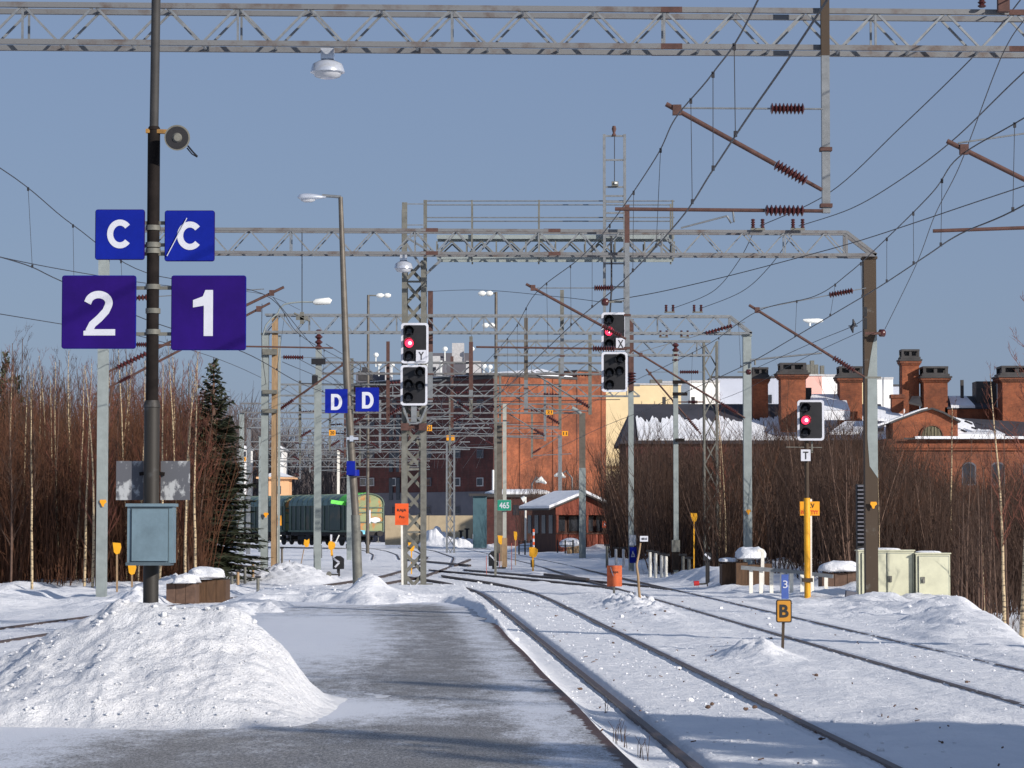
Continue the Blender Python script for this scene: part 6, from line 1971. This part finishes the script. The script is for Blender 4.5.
# thin white lamp post by hut
Y = 196
t = thing('small_lamp_post', 'thin white pole left of the red hut', 'pole', P(525.5, 545, Y))
MB().tube([P(525.5, 550, Y), P(525.5, 497, Y)], .07, 8).build('shaft', 'whitep', t)
MB().tube([P(525.5, 498, Y), P(522, 500, Y)], .2, 8).build('head', 'lampwhite', t)
for px, py0, px2, lab in ((541, 482, 532, 'white arched lamp in the bushes before the brick wall'), (560, 476, 572, 'second white arched lamp before the brick wall')):
    Y = 260
    t = thing('park_lamp', lab, 'lamp', P(px, 520, Y))
    q = P(px, py0, Y)
    MB().tube([P(px2, 520, Y), P(px2, py0 + 2, Y), P((px + px2) / 2, py0 - 5, Y), P(px, py0 - 1, Y)], .09, 6).build('arched_pole', 'galv', t)
    MB().tube([q + Vector((-.55, 0, 0)), q + Vector((0, 0, .25)), q + Vector((.5, 0, -.15))], [.1, .32, .1], 8).build('shade', 'lampwhite', t)

# annex, container, low wall, kiosk
Y = 232
a, b_ = P(486, 540, Y), P(551, 497, Y)
t = thing('low_annex', 'low dark annex with a snowy flat roof between the brick block and the red hut', 'building', ((a.x + b_.x) / 2, Y, a.z))
MB().box(((a.x + b_.x) / 2, Y + 3, (a.z + b_.z) / 2 - .3), (b_.x - a.x, 6, b_.z - a.z + .6)).build('wall', 'maroon', t)
MB().box(((a.x + b_.x) / 2, Y + 3, b_.z + .1), (b_.x - a.x + .5, 6.5, .25)).build('roof', 'capd', t)
MB().add(*blob(((a.x + b_.x) / 2, Y + 3, b_.z + .3), ((b_.x - a.x) / 2 + .1, 3.1, .42), 9, .12, 40, 8, .3, .6), True).build('roof_snow', 'roofsnow', t)
for px in (500, 516, 536): panel('window', px - 3, 505, px + 3, 515, Y - .05, .1, 'window', t)
Y = 222
t = thing('teal_shed', 'narrow dark teal shed with a flat roof left of the annex', 'shed', P(480, 545, Y))
panel('wall', 473, 496, 486.5, 548, Y, 3, 'teal', t)
panel('roof', 469, 493.5, 488.5, 496, Y - .3, 3.6, 'capd', t)
Y = 256
t = thing('sandy_wall', 'sandy plank wall standing behind the snow heaps, under the dark brick side', 'wall', P(445, 535, Y))
for i in range(4):
    a0 = 385 + i * 22
    panel('wall_panel', a0, 515.5, a0 + 21.7, 545, Y, .3, 'wall', t)
panel('end_stub', 473, 530, 475, 545, Y - .2, .4, 'wall', t)
for i, (px, py) in enumerate(((467, 529), (461, 531), (433.5, 534), (479, 531))):
    q = P(px, py, 245)
    t = thing('bollard', 'short dark post in the snow before the sandy wall', 'bollard', q, 'short dark posts before the sandy wall')
    MB().bar(q, q - Vector((0, 0, 1.6)), .22).build('shaft', 'under', t)
    MB().box(q, (.45, .3, .12)).build('cap', 'under', t)
Y = 310
a, b_ = P(262, 505, Y), P(289, 478.5, Y)
t = thing('peach_kiosk', 'small peach building with a snowy overhanging roof behind the wagon', 'building', ((a.x + b_.x) / 2, Y, a.z))
MB().box(((a.x + b_.x) / 2, Y + 2, (a.z + b_.z) / 2), (b_.x - a.x, 4, b_.z - a.z)).build('wall', 'peach', t)
MB().box(((a.x + b_.x) / 2, Y + 2, b_.z + .08), (b_.x - a.x + 1.3, 5, .22)).build('roof', 'peach', t)
w_ = (b_.x - a.x) / 2
MB().add([( (a.x + b_.x) / 2 + x, Y + 2 + y, b_.z + z) for x, y, z in ((-w_ - .4, -2.3, .2), (w_ + .4, -2.3, .2), (w_ + .4, 2.3, .2), (-w_ - .4, 2.3, .2), (-w_ * .3, 0, .75), (w_ * .3, 0, .75))], [(0, 1, 5, 4), (1, 2, 5), (2, 3, 4, 5), (3, 0, 4)]).build('roof_snow', 'roofsnow', t)
panel('window', 272, 486, 281, 494, Y - .05, .1, 'window', t)

# wagon ------------------------------------------------------------
def make_wagon():
    t = thing('covered_wagon', 'green covered goods wagon with a boarded end and bright green roof arch', 'goods wagon', (0, 0, 0), None, 0, local=True)
    LOC[t.name] = Vector((0, 0, 0))
    Lw, W, zf, zw_ = 13.0, 2.9, 1.15, 3.35
    def arc(z0=zw_, hh=.95, e=0, n=14):
        return [((W / 2 + e) * math.cos(math.radians(180 * i / n)), z0 + hh * math.sin(math.radians(180 * i / n)) ** .8) for i in range(n + 1)]
    MB().box((0, Lw / 2, (zf + zw_) / 2), (W - .06, Lw, zw_ - zf)).build('body', 'wagon', t)
    mb = MB()
    for s_ in (-1, 1):
        for i in range(13): mb.box((s_ * W / 2, .5 + i, (zf + zw_) / 2), (.07, .09 if i % 3 else .2, zw_ - zf))
        mb.box((s_ * W / 2, Lw / 2, zf + .06), (.09, Lw, .16))
    mb.build('side_frame', 'wagonframe', t)
    for s_ in (-1, 1):
        MB().box((s_ * (W / 2 + .02), Lw * .25, (zf + zw_) / 2), (.05, 2.2, zw_ - zf - .2)).build('sliding_door', 'wagon', t)
    mb = MB().poly(arc(), .02, Lw - .02); r_ = mb.build('roof', 'wagonroof', t)
    mb = MB()
    for i in range(12): mb.poly(arc(zw_ + .02, .96, .02), .4 + i * 1.08, .46 + i * 1.08)
    mb.build('roof_rib', 'wagonframe', r_)
    # green end arch
    mb = MB(); A = arc(zw_ - .02, 1.0, .03)
    for (x0, z0), (x1, z1) in zip(A[7:-1], A[8:]): mb.bar((x0, 1.25, z0), (x1, 1.25, z1), 2.6, .10)
    mb.build('end_arch', 'wagongreen', t)
    MB().poly([(-W / 2 + .1, zf), (W / 2 - .1, zf)] + [(x * .93, z - .1) for x, z in arc()], -.03, .02).build('end_boards', 'wagonend', t)
    mb = MB()
    for x_ in (-W / 2 + .05, -.02, W / 2 - .05): mb.box((x_, -.07, (zf + zw_ + (.6 if abs(x_) < .5 else 0)) / 2), (.10, .10, zw_ - zf + (.6 if abs(x_) < .5 else 0)))
    for z_ in (zf + .05, zf + .8, zf + 1.6, zw_ - .2): mb.box((0, -.08, z_), (W, .08, .09))
    A = arc(zw_, .95, 0)
    for (x0, z0), (x1, z1) in zip(A[:-1], A[1:]): mb.bar((x0, -.04, z0), (x1, -.04, z1), .12, .10)
    mb.build('end_frame', 'wagonframe', t)
    MB().box((.1, -.10, zf + 1.25), (.22, .05, 1.1)).build('white_panel', 'white', t)
    MB().add(*blob((.62, -.05, zf + .95), (.5, .12, .22), 3, .3, 16, 8), True).build('clinging_snow', 'roofsnow', t)
    MB().box((-.55, -.14, zf - .02), (.5, .05, .32)).build('blue_plate', mat('light_blue_plate', (.15, .5, .65), .5), t)
    MB().box((0, Lw / 2, zf - .15), (2.4, Lw, .3)).box((0, 0, zf - .12), (2.7, .3, .32)).build('underframe', 'under', t)
    for s_ in (-1, 1):
        b_ = MB().tube([(s_ * .88, .1, 1.02), (s_ * .88, -.42, 1.02), (s_ * .88, -.45, 1.02), (s_ * .88, -.5, 1.02)], [.11, .09, .24, .24], 14).build('buffer', 'under', t)
    MB().bar((0, 0, 1.0), (0, -.4, .95), .1).bar((0, -.4, .95), (0, -.42, .55), .07).build('coupling', 'under', t)
    mb = MB()
    for x_ in (-.9, .9): mb.bar((x_, -.15, .35), (x_, -.15, 1.0), .05).bar((x_ - .18, -.15, .35), (x_ + .18, -.15, .35), .05)
    mb.build('step', 'galvd', t)
    for y_ in (1.6, 3.4, Lw - 3.4, Lw - 1.6):
        w_ = MB()
        for s_ in (-1, 1): w_.tube([(s_ * .70, y_, .49), (s_ * .82, y_, .49)], .49, 20, True, False)
        w_.tube([(-.75, y_, .49), (.75, y_, .49)], .08, 8)
        w_.build('wheel_set', 'under', t)
    for y_ in (2.5, Lw - 2.5):
        mb = MB()
        for s_ in (-1, 1): mb.box((s_ * 1.0, y_, .62), (.14, 2.7, .3))
        mb.build('bogie_frame', 'under', t)
    return t


wg = make_wagon()
ang = math.radians(28)
zgw = .15
q = P(367.5, 543, 222)
wg.location = (q.x, 222, P(367, 546, 222).z + .0); wg.rotation_euler.z = ang
base = Vector(wg.location)
for i in (1, 2):
    c = copy_tree(wg)
    for ch in list(c.children):
        if ch.name.startswith('end_arch'): bpy.data.objects.remove(ch)
    c['label'] = ['', 'second goods wagon, coupled behind the one with the bright green arch', 'farthest goods wagon, mostly hidden by the spruce and posts'][i]
    c.location = base + Vector((-math.sin(ang), math.cos(ang), 0)) * 14.0 * i
    c.rotation_euler.z = ang

# unseen building added right of the frame to shade the near platform
xs = 17.0
t = thing('shade_building', 'long unseen building added beside the track to shade the platform', 'building', (22, -14, 0))
MB().box((xs + 5, -18, 3.1), (10, 52, 8.2)).build('wall', 'hut', t)  # 'hut' is the render of this unseen building added for shade
mb = MB(); yy0, yy1 = -44.6, 8.6
v_ = [(xs - .8, yy0, 7.2), (xs + 10.8, yy0, 7.2), (xs + 5, yy0, 9.6), (xs - .8, yy1, 7.2), (xs + 10.8, yy1, 7.2), (xs + 5, yy1, 9.6)]
mb.add(v_, [(0, 1, 2), (3, 5, 4), (0, 2, 5, 3), (1, 4, 5, 2), (0, 3, 4, 1)]); mb.build('roof', 'capd', t)
for i in range(10):
    for z in (1.8, 5.2):
        f_ = MB().box((xs - .02, -41 + i * 5, z), (.08, 1.3, 1.7)).build('window', 'frame', t)
        MB().box((xs - .05, -41 + i * 5, z), (.06, 1.1, 1.5)).build('pane', 'window', f_)
# ------------------------------------------------------------------ vegetation
def prism(V, F, a, b_, r0, r1):
    d = (b_ - a)
    l = d.length
    if l < 1e-5: return
    d /= l
    up = Vector((0, 0, 1)) if abs(d.z) < .9 else Vector((1, 0, 0))
    x = d.cross(up).normalized(); y = d.cross(x)
    o = len(V)
    for e, r in ((a, r0), (b_, r1)):
        for k in range(3):
            t = 2.094 * k
            V.append(e + (x * math.cos(t) + y * math.sin(t)) * r)
    for k in range(3): F.append((o + k, o + (k + 1) % 3, o + 3 + (k + 1) % 3, o + 3 + k))


def limb(V, F, p, d, L, r, depth, rnd, up=.25, nseg=3, kids=5, kl=.5):
    pts = [p]; dd = d.normalized()
    for i in range(nseg):
        dd = (dd + Vector((rnd.uniform(-.16, .16), rnd.uniform(-.16, .16), up * .35 + rnd.uniform(-.08, .08)))).normalized()
        pts.append(pts[-1] + dd * (L / nseg))
    for i in range(nseg):
        prism(V, F, pts[i], pts[i + 1], r * (1 - i / nseg * .8), r * (1 - (i + 1) / nseg * .8))
    if depth <= 0: return
    for k in range(kids):
        u = rnd.uniform(.2, 1.0) * nseg
        i = min(int(u), nseg - 1); q = pts[i].lerp(pts[i + 1], u - i)
        seg = (pts[i + 1] - pts[i]).normalized()
        s = seg + Vector((rnd.uniform(-1, 1), rnd.uniform(-1, 1), rnd.uniform(-.2, .8))) * .75
        limb(V, F, q, s, L * kl * rnd.uniform(.6, 1.1), max(r * .5, .0035), depth - 1, rnd, up, 2 if depth < 2 else 3, max(3, kids - 1), kl)


def make_birch(name, seed, H=9.5, spread=1.0, low=.32, nb=26, twigm='twig', trunkm='barkw', tr=.085, tmin=.5):
    rnd = random.Random(seed)
    t = thing(name, '-', 'tree', (0, 0, 0), None, 0, local=True)
    pts = [Vector((0, 0, -2.2))]; d = Vector((rnd.uniform(-.03, .03), rnd.uniform(-.03, .03), 1))
    n = 10
    base = Vector((0, 0, 0)); pts.append(base); p = base.copy()
    for i in range(n):
        d = (d + Vector((rnd.uniform(-.035, .035), rnd.uniform(-.035, .035), 0))).normalized()
        p = p + d * (H / n); pts.append(p.copy())
    rr = [tr * 1.1, tr] + [tr * (1 - .92 * (i + 1) / n) + .006 for i in range(n)]
    MB().tube(pts, rr, 7).build('trunk', trunkm, t)
    V, F = [], []
    for k in range(nb):
        u = low + (1 - low) * (k + rnd.random()) / nb
        f = u * n; i = min(int(f), n - 1); q = pts[i + 1].lerp(pts[i + 2], f - i)
        a = rnd.uniform(0, 6.283)
        L = (1.9 * (1 - u) + .55) * spread * rnd.uniform(.7, 1.15)
        limb(V, F, q, Vector((math.cos(a) * .55, math.sin(a) * .55, .85)), L, .022 * (1.25 - u), 2, rnd, .35, 3, 5, .48)
    m_ = MB(); m_.add(V, F); m_.build('crown', twigm, t)
    return t


def make_shrub(name, seed, H=5.5, stems=11, twigm='twig2', spread=.45):
    rnd = random.Random(seed)
    t = thing(name, '-', 'shrub', (0, 0, 0), None, 0, local=True)
    V, F = [], []; VV, FF = [], []
    for s in range(stems):
        a = rnd.uniform(0, 6.283); lean = rnd.uniform(.05, spread)
        p = Vector((math.cos(a) * .35 * rnd.random(), math.sin(a) * .35 * rnd.random(), -.6))
        d = Vector((math.cos(a) * lean, math.sin(a) * lean, 1)).normalized()
        hh = H * rnd.uniform(.6, 1.0); n = 6
        pts = [p]
        for i in range(n):
            d = (d + Vector((rnd.uniform(-.08, .08), rnd.uniform(-.08, .08), .03))).normalized()
            pts.append(pts[-1] + d * (hh / n))
        for i in range(n): prism(VV, FF, pts[i], pts[i + 1], .035 * (1 - i / n * .85), .035 * (1 - (i + 1) / n * .85) + .002)
        for k in range(11):
            u = rnd.uniform(.15, 1) * n; i = min(int(u), n - 1); q = pts[i].lerp(pts[i + 1], u - i)
            aa = rnd.uniform(0, 6.283)
            limb(V, F, q, Vector((math.cos(aa) * .6, math.sin(aa) * .6, .7)), hh * .24 * rnd.uniform(.6, 1.2), .011, 1, rnd, .3, 3, 5, .55)
    m_ = MB(); m_.add(VV, FF); m_.build('stems', 'barkd', t)
    m_ = MB(); m_.add(V, F); m_.build('twigs', twigm, t)
    return t


def make_conifer(name, seed, H, R, z0=.4, dens=1.0, pine=False):
    rnd = random.Random(seed)
    t = thing(name, '-', 'tree', (0, 0, 0), None, 0, local=True)
    MB().tube([(0, 0, -2), (0, 0, H * .5), (0, 0, H)], [.14, .09, .01], 8).build('trunk', 'barkd', t)
    V, F = [], []; BV, BF = [], []
    levels = int(H / .17)
    for i in range(levels):
        u = i / levels; z = z0 + (H - z0) * u
        rad = R * (1 - u) ** .85 * (1 if not pine else (1.2 - .5 * u)) + .06
        if pine and u < .35: continue
        nb = int((9 if u < .8 else 5) * dens)
        for b_ in range(nb):
            if rnd.random() < .12: continue
            a = rnd.uniform(0, 6.283); L = rad * rnd.uniform(.6, 1.12)
            droop = (-.32 + .75 * u) if not pine else .35
            e = Vector((math.cos(a), math.sin(a), 0)); p = Vector((0, 0, z))
            tip = p + e * L + Vector((0, 0, L * droop + .1))
            prism(BV, BF, p, tip, .012, .003)
            n = max(3, int(L / .085)); side = Vector((-e.y, e.x, 0))
            for k in range(n):
                f = (k + .6) / n; q = p.lerp(tip, f) + Vector((0, 0, -.05 * math.sin(f * 3)))
                for s_ in (-1, 1):
                    wl = (.17 + .19 * (1 - f)) * rnd.uniform(.7, 1.3) * min(1, L * 1.5)
                    tipq = q + (e * .6 + side * s_ * rnd.uniform(.5, 1.1)).normalized() * wl * 1.3 + Vector((0, 0, rnd.uniform(-.14, .05)))
                    o_ = len(V); w = .05 * rnd.uniform(.8, 1.6)
                    V.extend([q + e * w, q - e * w + Vector((0, 0, -.03)), tipq, q + Vector((0, 0, .03))])
                    F.extend([(o_, o_ + 1, o_ + 2), (o_, o_ + 2, o_ + 3)])
    m_ = MB(); m_.add(BV, BF); m_.build('branches', 'barkd', t)
    m_ = MB(); m_.add(V, F); m_.build('needles', 'needle', t)
    return t


def place(proto, used, x, y, z, rz, sc, lab, group=None, name=None, lean=(0, 0)):
    o = proto if not used.get(proto.name) else copy_tree(proto)
    used[proto.name] = True
    o.location = (x, y, z); o.rotation_euler = (lean[0], lean[1], rz); o.scale = (sc, sc, sc) if not hasattr(sc, '__len__') else sc
    o['label'] = lab
    if group: o['group'] = group
    elif 'group' in o: del o['group']
    return o


used = {}
births = [make_birch('bare_birch', 100 + i, 9.5, .8, .34 + .04 * (i % 3), 24, ['twig', 'twig', 'twig2'][i % 3], tr=.062) for i in range(6)]
saps = [make_birch('bare_sapling', 200 + i, 7.6, .8, .15, 24, ['twig', 'twig2'][i % 2], 'barkd', .04) for i in range(4)]
rr_ = random.Random(5)
# individually visible birches of the left wood (pixel x, top y)
leftb = [(8, 372), (27, 368), (33, 372), (46, 356), (52, 380), (68, 350), (76, 368), (85, 362), (112, 370), (118, 360), (124, 366), (131, 372), (138, 360), (172, 352), (180, 346), (186, 350), (196, 352), (20, 366), (60, 362), (93, 364), (40, 370), (104, 366), (160, 362), (190, 362)]
G1 = 'pale birches of the left wood'
for i, (px, pt) in enumerate(leftb):
    Y = rr_.uniform(76, 96)
    x = P(px, 500, Y).x; z = gz(x, Y) - .2
    H = P(px, pt, Y).z - z
    place(births[i % 6], used, x, Y, z, rr_.uniform(0, 6.28), (H / 9.5 * .95, H / 9.5 * .95, H / 9.5), 'slender white stemmed birch with bare reddish twigs in the left wood', G1, lean=(0, rr_.uniform(-.02, .05)))
G2 = 'dark saplings of the left wood'
for i in range(105):
    Y = rr_.uniform(78, 122)
    px = rr_.uniform(-25, 204) if i % 4 else rr_.uniform(150, 206)
    pt = 372 - 16 * math.sin(px * .06) + rr_.uniform(-20, 38)
    if px > 195: pt += 25
    x = P(px, 500, Y).x; z = gz(x, Y) - .2
    H = P(px, pt, Y).z - z
    if i % 9 == 0: place(births[(i // 4) % 6], used, x, Y, z, rr_.uniform(0, 6.28), (H / 9.5 * .85, H / 9.5 * .85, H / 9.5), 'slender white stemmed birch with bare reddish twigs in the left wood', G1)
    else: place(saps[i % 4], used, x, Y, z, rr_.uniform(0, 6.28), (H / 7.6, H / 7.6, H / 7.6), 'thin dark bare sapling crowded in the left wood', G2)
# conifers
sp1 = make_conifer('spruce', 301, 7.4, 1.3, .4, 1.25)
Y = 86
x = P(213, 500, Y).x; z = gz(x, Y); H = P(213, 357, Y).z - z
place(sp1, used, x, Y, z, 0, (1.3, 1.3, H / 7.4), 'dark green spruce standing right of the birches, beside the tracks')
sp2 = make_conifer('pine', 302, 8.0, 1.3, .4, 1.1, True)
for px, pt, Y, lab in ((4, 350, 100, 'dark green pine top at the left edge of the wood'), (16, 374, 98, 'shorter dark pine beside the pine at the left edge')):
    x = P(px, 500, Y).x; z = gz(x, Y); H = P(px, pt, Y).z - z
    place(sp2, used, x, Y, z, px, (1.1, 1.1, H / 8), lab)

# thicket masses ----------------------------------------------------
def mass(name, lab, n, region, m_, hlo, hhi, seed, twig=3, r=.016):
    rnd = random.Random(seed); V, F = [], []
    for i in range(n):
        x, y, zb, hk = region(rnd)
        h = rnd.uniform(hlo, hhi) * hk
        p = Vector((x, y, zb - .4)); d = Vector((rnd.gauss(0, .12), rnd.gauss(0, .12), 1))
        q1 = p + d * h * .5; q2 = q1 + (d + Vector((rnd.gauss(0, .12), rnd.gauss(0, .12), 0))) * h * .5
        prism(V, F, p, q1, r, r * .7); prism(V, F, q1, q2, r * .7, r * .2)
        for k in range(twig):
            a = p.lerp(q1, rnd.uniform(.4, 1)) if rnd.random() < .45 else q1.lerp(q2, rnd.random())
            e = a + Vector((rnd.gauss(0, .3), rnd.gauss(0, .3), rnd.uniform(.2, .7))) * h * .22
            prism(V, F, a, e, r * .45, r * .12)
    mb = MB(); mb.add(V, F)
    tag(mb.build(name, m_), lab, None, None, 'stuff')


def reg_left(rnd):
    Y = rnd.uniform(80, 126); px = rnd.uniform(-60, 205 - (Y - 80) * .1)
    x = P(px, 500, Y).x
    tp = 384 - 14 * math.sin(px * .06) + rnd.gauss(0, 7)
    return x, Y, -1.0, P(px, tp, Y).z + 1.0
mass('left_undergrowth', 'dense reddish brown undergrowth filling the wood at the left', 8500, reg_left, 'leftwood', .5, 1.0, 41, 7, .017)


def right_top(px):
    pts = [(560, 470), (600, 468), (622, 434), (645, 420), (700, 424), (745, 420), (790, 402), (830, 404), (870, 410), (900, 428), (950, 460), (1000, 470), (1060, 430)]
    return float(np.interp(px, [a for a, b_ in pts], [b_ for a, b_ in pts]))
def reg_right(rnd):
    px = rnd.uniform(612, 1100); Y = rnd.uniform(104, 165) if px < 800 else rnd.uniform(86, 160)
    if px < 660: Y = rnd.uniform(150, 190)
    x = P(px, 500, Y).x; zb = -.6
    top = P(px, right_top(px) + 8, Y).z
    return x, Y, zb, (top - zb)
mass('right_undergrowth', 'dense dark brown brushwood covering the slope below the brick halls', 11000, reg_right, 'twig3', .45, 1.0, 43, 6, .018)


shr = [make_shrub('bare_shrub', 400 + i, 5.5, 11, ['twig2', 'twig3', 'twig2', 'leftwood'][i % 4]) for i in range(4)]
G3 = 'bare shrubs on the slope below the brick halls'
for i in range(150):
    px = rr_.uniform(618, 1090)
    Y = rr_.uniform(100, 160) if px < 800 else rr_.uniform(84, 150)
    if px < 665: Y = rr_.uniform(140, 185)
    x = P(px, 500, Y).x; z = -.5 if px < 880 else -1.0
    H = P(px, right_top(px) + rr_.uniform(-14, 60), Y).z - z
    k = H / 5.4
    place(shr[i % 4], used, x, Y, z, rr_.uniform(0, 6.28), (k * .9, k * .9, k), 'bare brown shrub in the thicket below the brick halls', G3)
# bushes before the brick wall (x 500..630) : lower and thinner
G4 = 'thin bare shrubs between the red hut and the brick wall'
for i in range(26):
    px = rr_.uniform(508, 628); Y = rr_.uniform(198, 226)
    if px < 550: Y = rr_.uniform(205, 226)
    x = P(px, 500, Y).x; z = 0.2
    H = P(px, rr_.uniform(440, 485), Y).z - z
    k = H / 5.4
    place(shr[i % 4], used, x, Y, z, rr_.uniform(0, 6.28), (k * .55, k * .55, k), 'thin bare shrub in front of the orange brick wall', G4)
# birches at the right
br = [(719, 398, 104, 'left one of two thin pale birches behind the lattice post', 1), (726, 420, 103, 'right one of two thin pale birches behind the lattice post', 1), (948, 408, 92, 'thin pale birch rising before the arched gable of the brick hall', 1),
      (1004, 372, 66, 'slanting pale birch before the rightmost chimney', 1), (1021, 300, 54, 'tall pale birch at the right edge of the view', 1.5), (879, 470, 84, 'pale birch stem hidden beside the brown portal post', .8), (985, 545, 72, 'broken pale birch stem right of the cabinets', .6), (1040, 330, 76, 'bare tree reaching in from the right edge', 1.4)]
for i, (px, pt, Y, lab, sp__) in enumerate(br):
    x = P(px, 600, Y).x; z = gz(x, Y) - .1
    H = P(px, pt, Y).z - z
    k = H / 9.5
    place(births[i % 6], used, x, Y, z, i * 1.3, (max(k * sp__, .25), max(k * sp__, .25), k), lab, None, lean=(0, -.04 if px == 1004 else .01))
# shrub near the birch edge right, close to bank
G5 = 'thin saplings at the edge of the right bank'
for i in range(16):
    px = rr_.uniform(955, 1075); Y = rr_.uniform(62, 82)
    x = P(px, 600, Y).x; z = gz(x, Y) - .1
    H = P(px, rr_.uniform(430, 520), Y).z - z
    place(saps[(i % 2) * 2 + 1], used, x, Y, z, i * 1.7, (H / 7.6, H / 7.6, H / 7.6), 'thin dark sapling at the edge of the right bank', G5)

# far wood and hill -------------------------------------------------
def reg_far(rnd):
    Y = rnd.uniform(330, 560); px = rnd.uniform(150, 520)
    x = P(px, 500, Y).x
    tp = np.interp(px, [150, 240, 262, 300, 330, 360, 420, 520], [395, 405, 418, 452, 446, 440, 440, 460]) + 14 * math.sin(px * .13) + 6 * math.sin(px * .41)
    h = P(px, tp, Y).z
    return x, Y, 0.0, h
mass('far_wood', 'far off bare wood closing the view down the railway yard', 6500, reg_far, 'farwood', .55, 1.0, 47, 8, .11)
mb = MB()
N = 60
vs_ = []
for i in range(N + 1):
    px = -900 + 2600 * i / N
    for Y_, f in ((1500, 0), (1700, .8), (2100, 1.0), (2600, 0)):
        x = P(px, 500, Y_).x
        h = (22 + 10 * math.sin(i * .5) + 6 * math.sin(i * 1.7)) * f
        vs_.append((x, Y_, h - 2))
fs_ = [(i * 4 + j, (i + 1) * 4 + j, (i + 1) * 4 + j + 1, i * 4 + j + 1) for i in range(N) for j in range(3)]
mb.add(vs_, fs_, True)
tag(mb.build('hill', mat('hill_wood', (.06, .065, .075), .9, 0, .4, .02)), 'low wooded hill on the horizon', None, None, 'structure')
# distant white house specks and lamps among the far wood
for px, py, w_, lab in ((279, 449.5, 9, 'small white house gable in the far wood, right of the wooden pole'), (244, 449, 8, 'small bluish white house in the far wood beside the spruce')):
    q = P(px, py, 320); hw = M_(w_, 320) / 2
    t = thing('far_house', lab, 'house', (q.x, 320, 0))
    MB().box((q.x, 323, q.z / 2 - .3), (hw * 2, 6, q.z + .6)).build('wall', 'whitewall', t)
    MB().poly([(-hw - .2, 0), (hw + .2, 0), (0, hw * .9)], -3.2, 3.2, (q.x, 323, q.z)).build('roof', 'roofsnow', t)
    MB().box((q.x, 319.95, q.z - .6), (.5, .1, .6)).build('window', 'window', t)

# unseen spruces added out of the frame to shade the near snow
rs_ = random.Random(3)
for i in range(13):
    y = -6.5 + i * 2.0 + rs_.uniform(-.3, .3); x = rs_.uniform(10.8, 12.2)
    H = rs_.uniform(5.9, 7.2) if not 4.4 < y < 10 else rs_.uniform(6.6, 7.3)
    if i in (9,): continue
    place(sp1, used, x, y, -.1, i * 1.1, (1.25, 1.25, H / 7.4), 'unseen spruce added out of frame to shade the near snow', 'unseen spruces added for shade')
for i, (x, y, k) in enumerate(((14.2, 11, .95), (13.6, 14.6, .9), (13.2, 7, .9))):  # unseen birches added to dapple the near snow with shade
    place(births[i % 6], used, x, y, 0, i * 1.1, (k * 1.3, k * 1.3, k), 'unseen bare birch added out of frame to dapple the near snow', 'unseen birches added for shade')


for i in range(10):  # second row of unseen spruces added for shade
    y = -4 + i * 2.1; x = 12.9 + rs_.uniform(-.3, .3)
    place(sp1, used, x, y, -.1, i * 2.3, (1.35, 1.35, (rs_.uniform(6.9, 7.9) if y < 5 else rs_.uniform(6.2, 6.9)) / 7.4), 'unseen spruce added out of frame to shade the near snow', 'unseen spruces added for shade')


# every separate piece of a countable part becomes a part of its own
def islands(me):
    n = len(me.vertices); par = list(range(n))
    def find(i):
        while par[i] != i:
            par[i] = par[par[i]]; i = par[i]
        return i
    for e in me.edges:
        a, b_ = find(e.vertices[0]), find(e.vertices[1])
        if a != b_: par[a] = b_
    out = {}
    for p in me.polygons: out.setdefault(find(p.vertices[0]), []).append(p)
    return list(out.values())


SPLIT = ('railing_post', 'vent_housing', 'splice_plate', 'clamp_band', 'fitting', 'roof_ventilator', 'dark_vent', 'roof_plant', 'side_window', 'clamp', 'handrail', 'fence_post', 'rung', 'mast_leg', 'foot_plate', 'walkway_channel', 'side_rail', 'louvre', 'window', 'leg', 'bogie_frame', 'dropper', 'glazing_bar', 'roof_patch', 'wheel', 'rail', 'band', 'red_band', 'white_band', 'stay_rod', 'cornice')
done = set()
for ob in [o for o in list(COL.objects) if o.type == 'MESH' and o.parent is not None and o.name.split('.')[0] in SPLIT and o.name.split('.')[0] != 'rail']:
    me_ = ob.data
    if me_.users > 1 or len(ob.children): continue
    isl = islands(me_)
    if len(isl) < 2 or len(isl) > 40: continue
    base = ob.name.split('.')[0]
    for grp in isl:
        idx = sorted({v for p in grp for v in p.vertices}); mp_ = {v: i for i, v in enumerate(idx)}
        m2 = bpy.data.meshes.new(base)
        m2.from_pydata([tuple(me_.vertices[v].co) for v in idx], [], [tuple(mp_[v] for v in p.vertices) for p in grp])
        m2.polygons.foreach_set('use_smooth', [p.use_smooth for p in grp])
        for mm in me_.materials: m2.materials.append(mm)
        o2 = bpy.data.objects.new(base, m2); o2.parent = ob.parent; o2.location = ob.location; COL.objects.link(o2)
    bpy.data.objects.remove(ob)
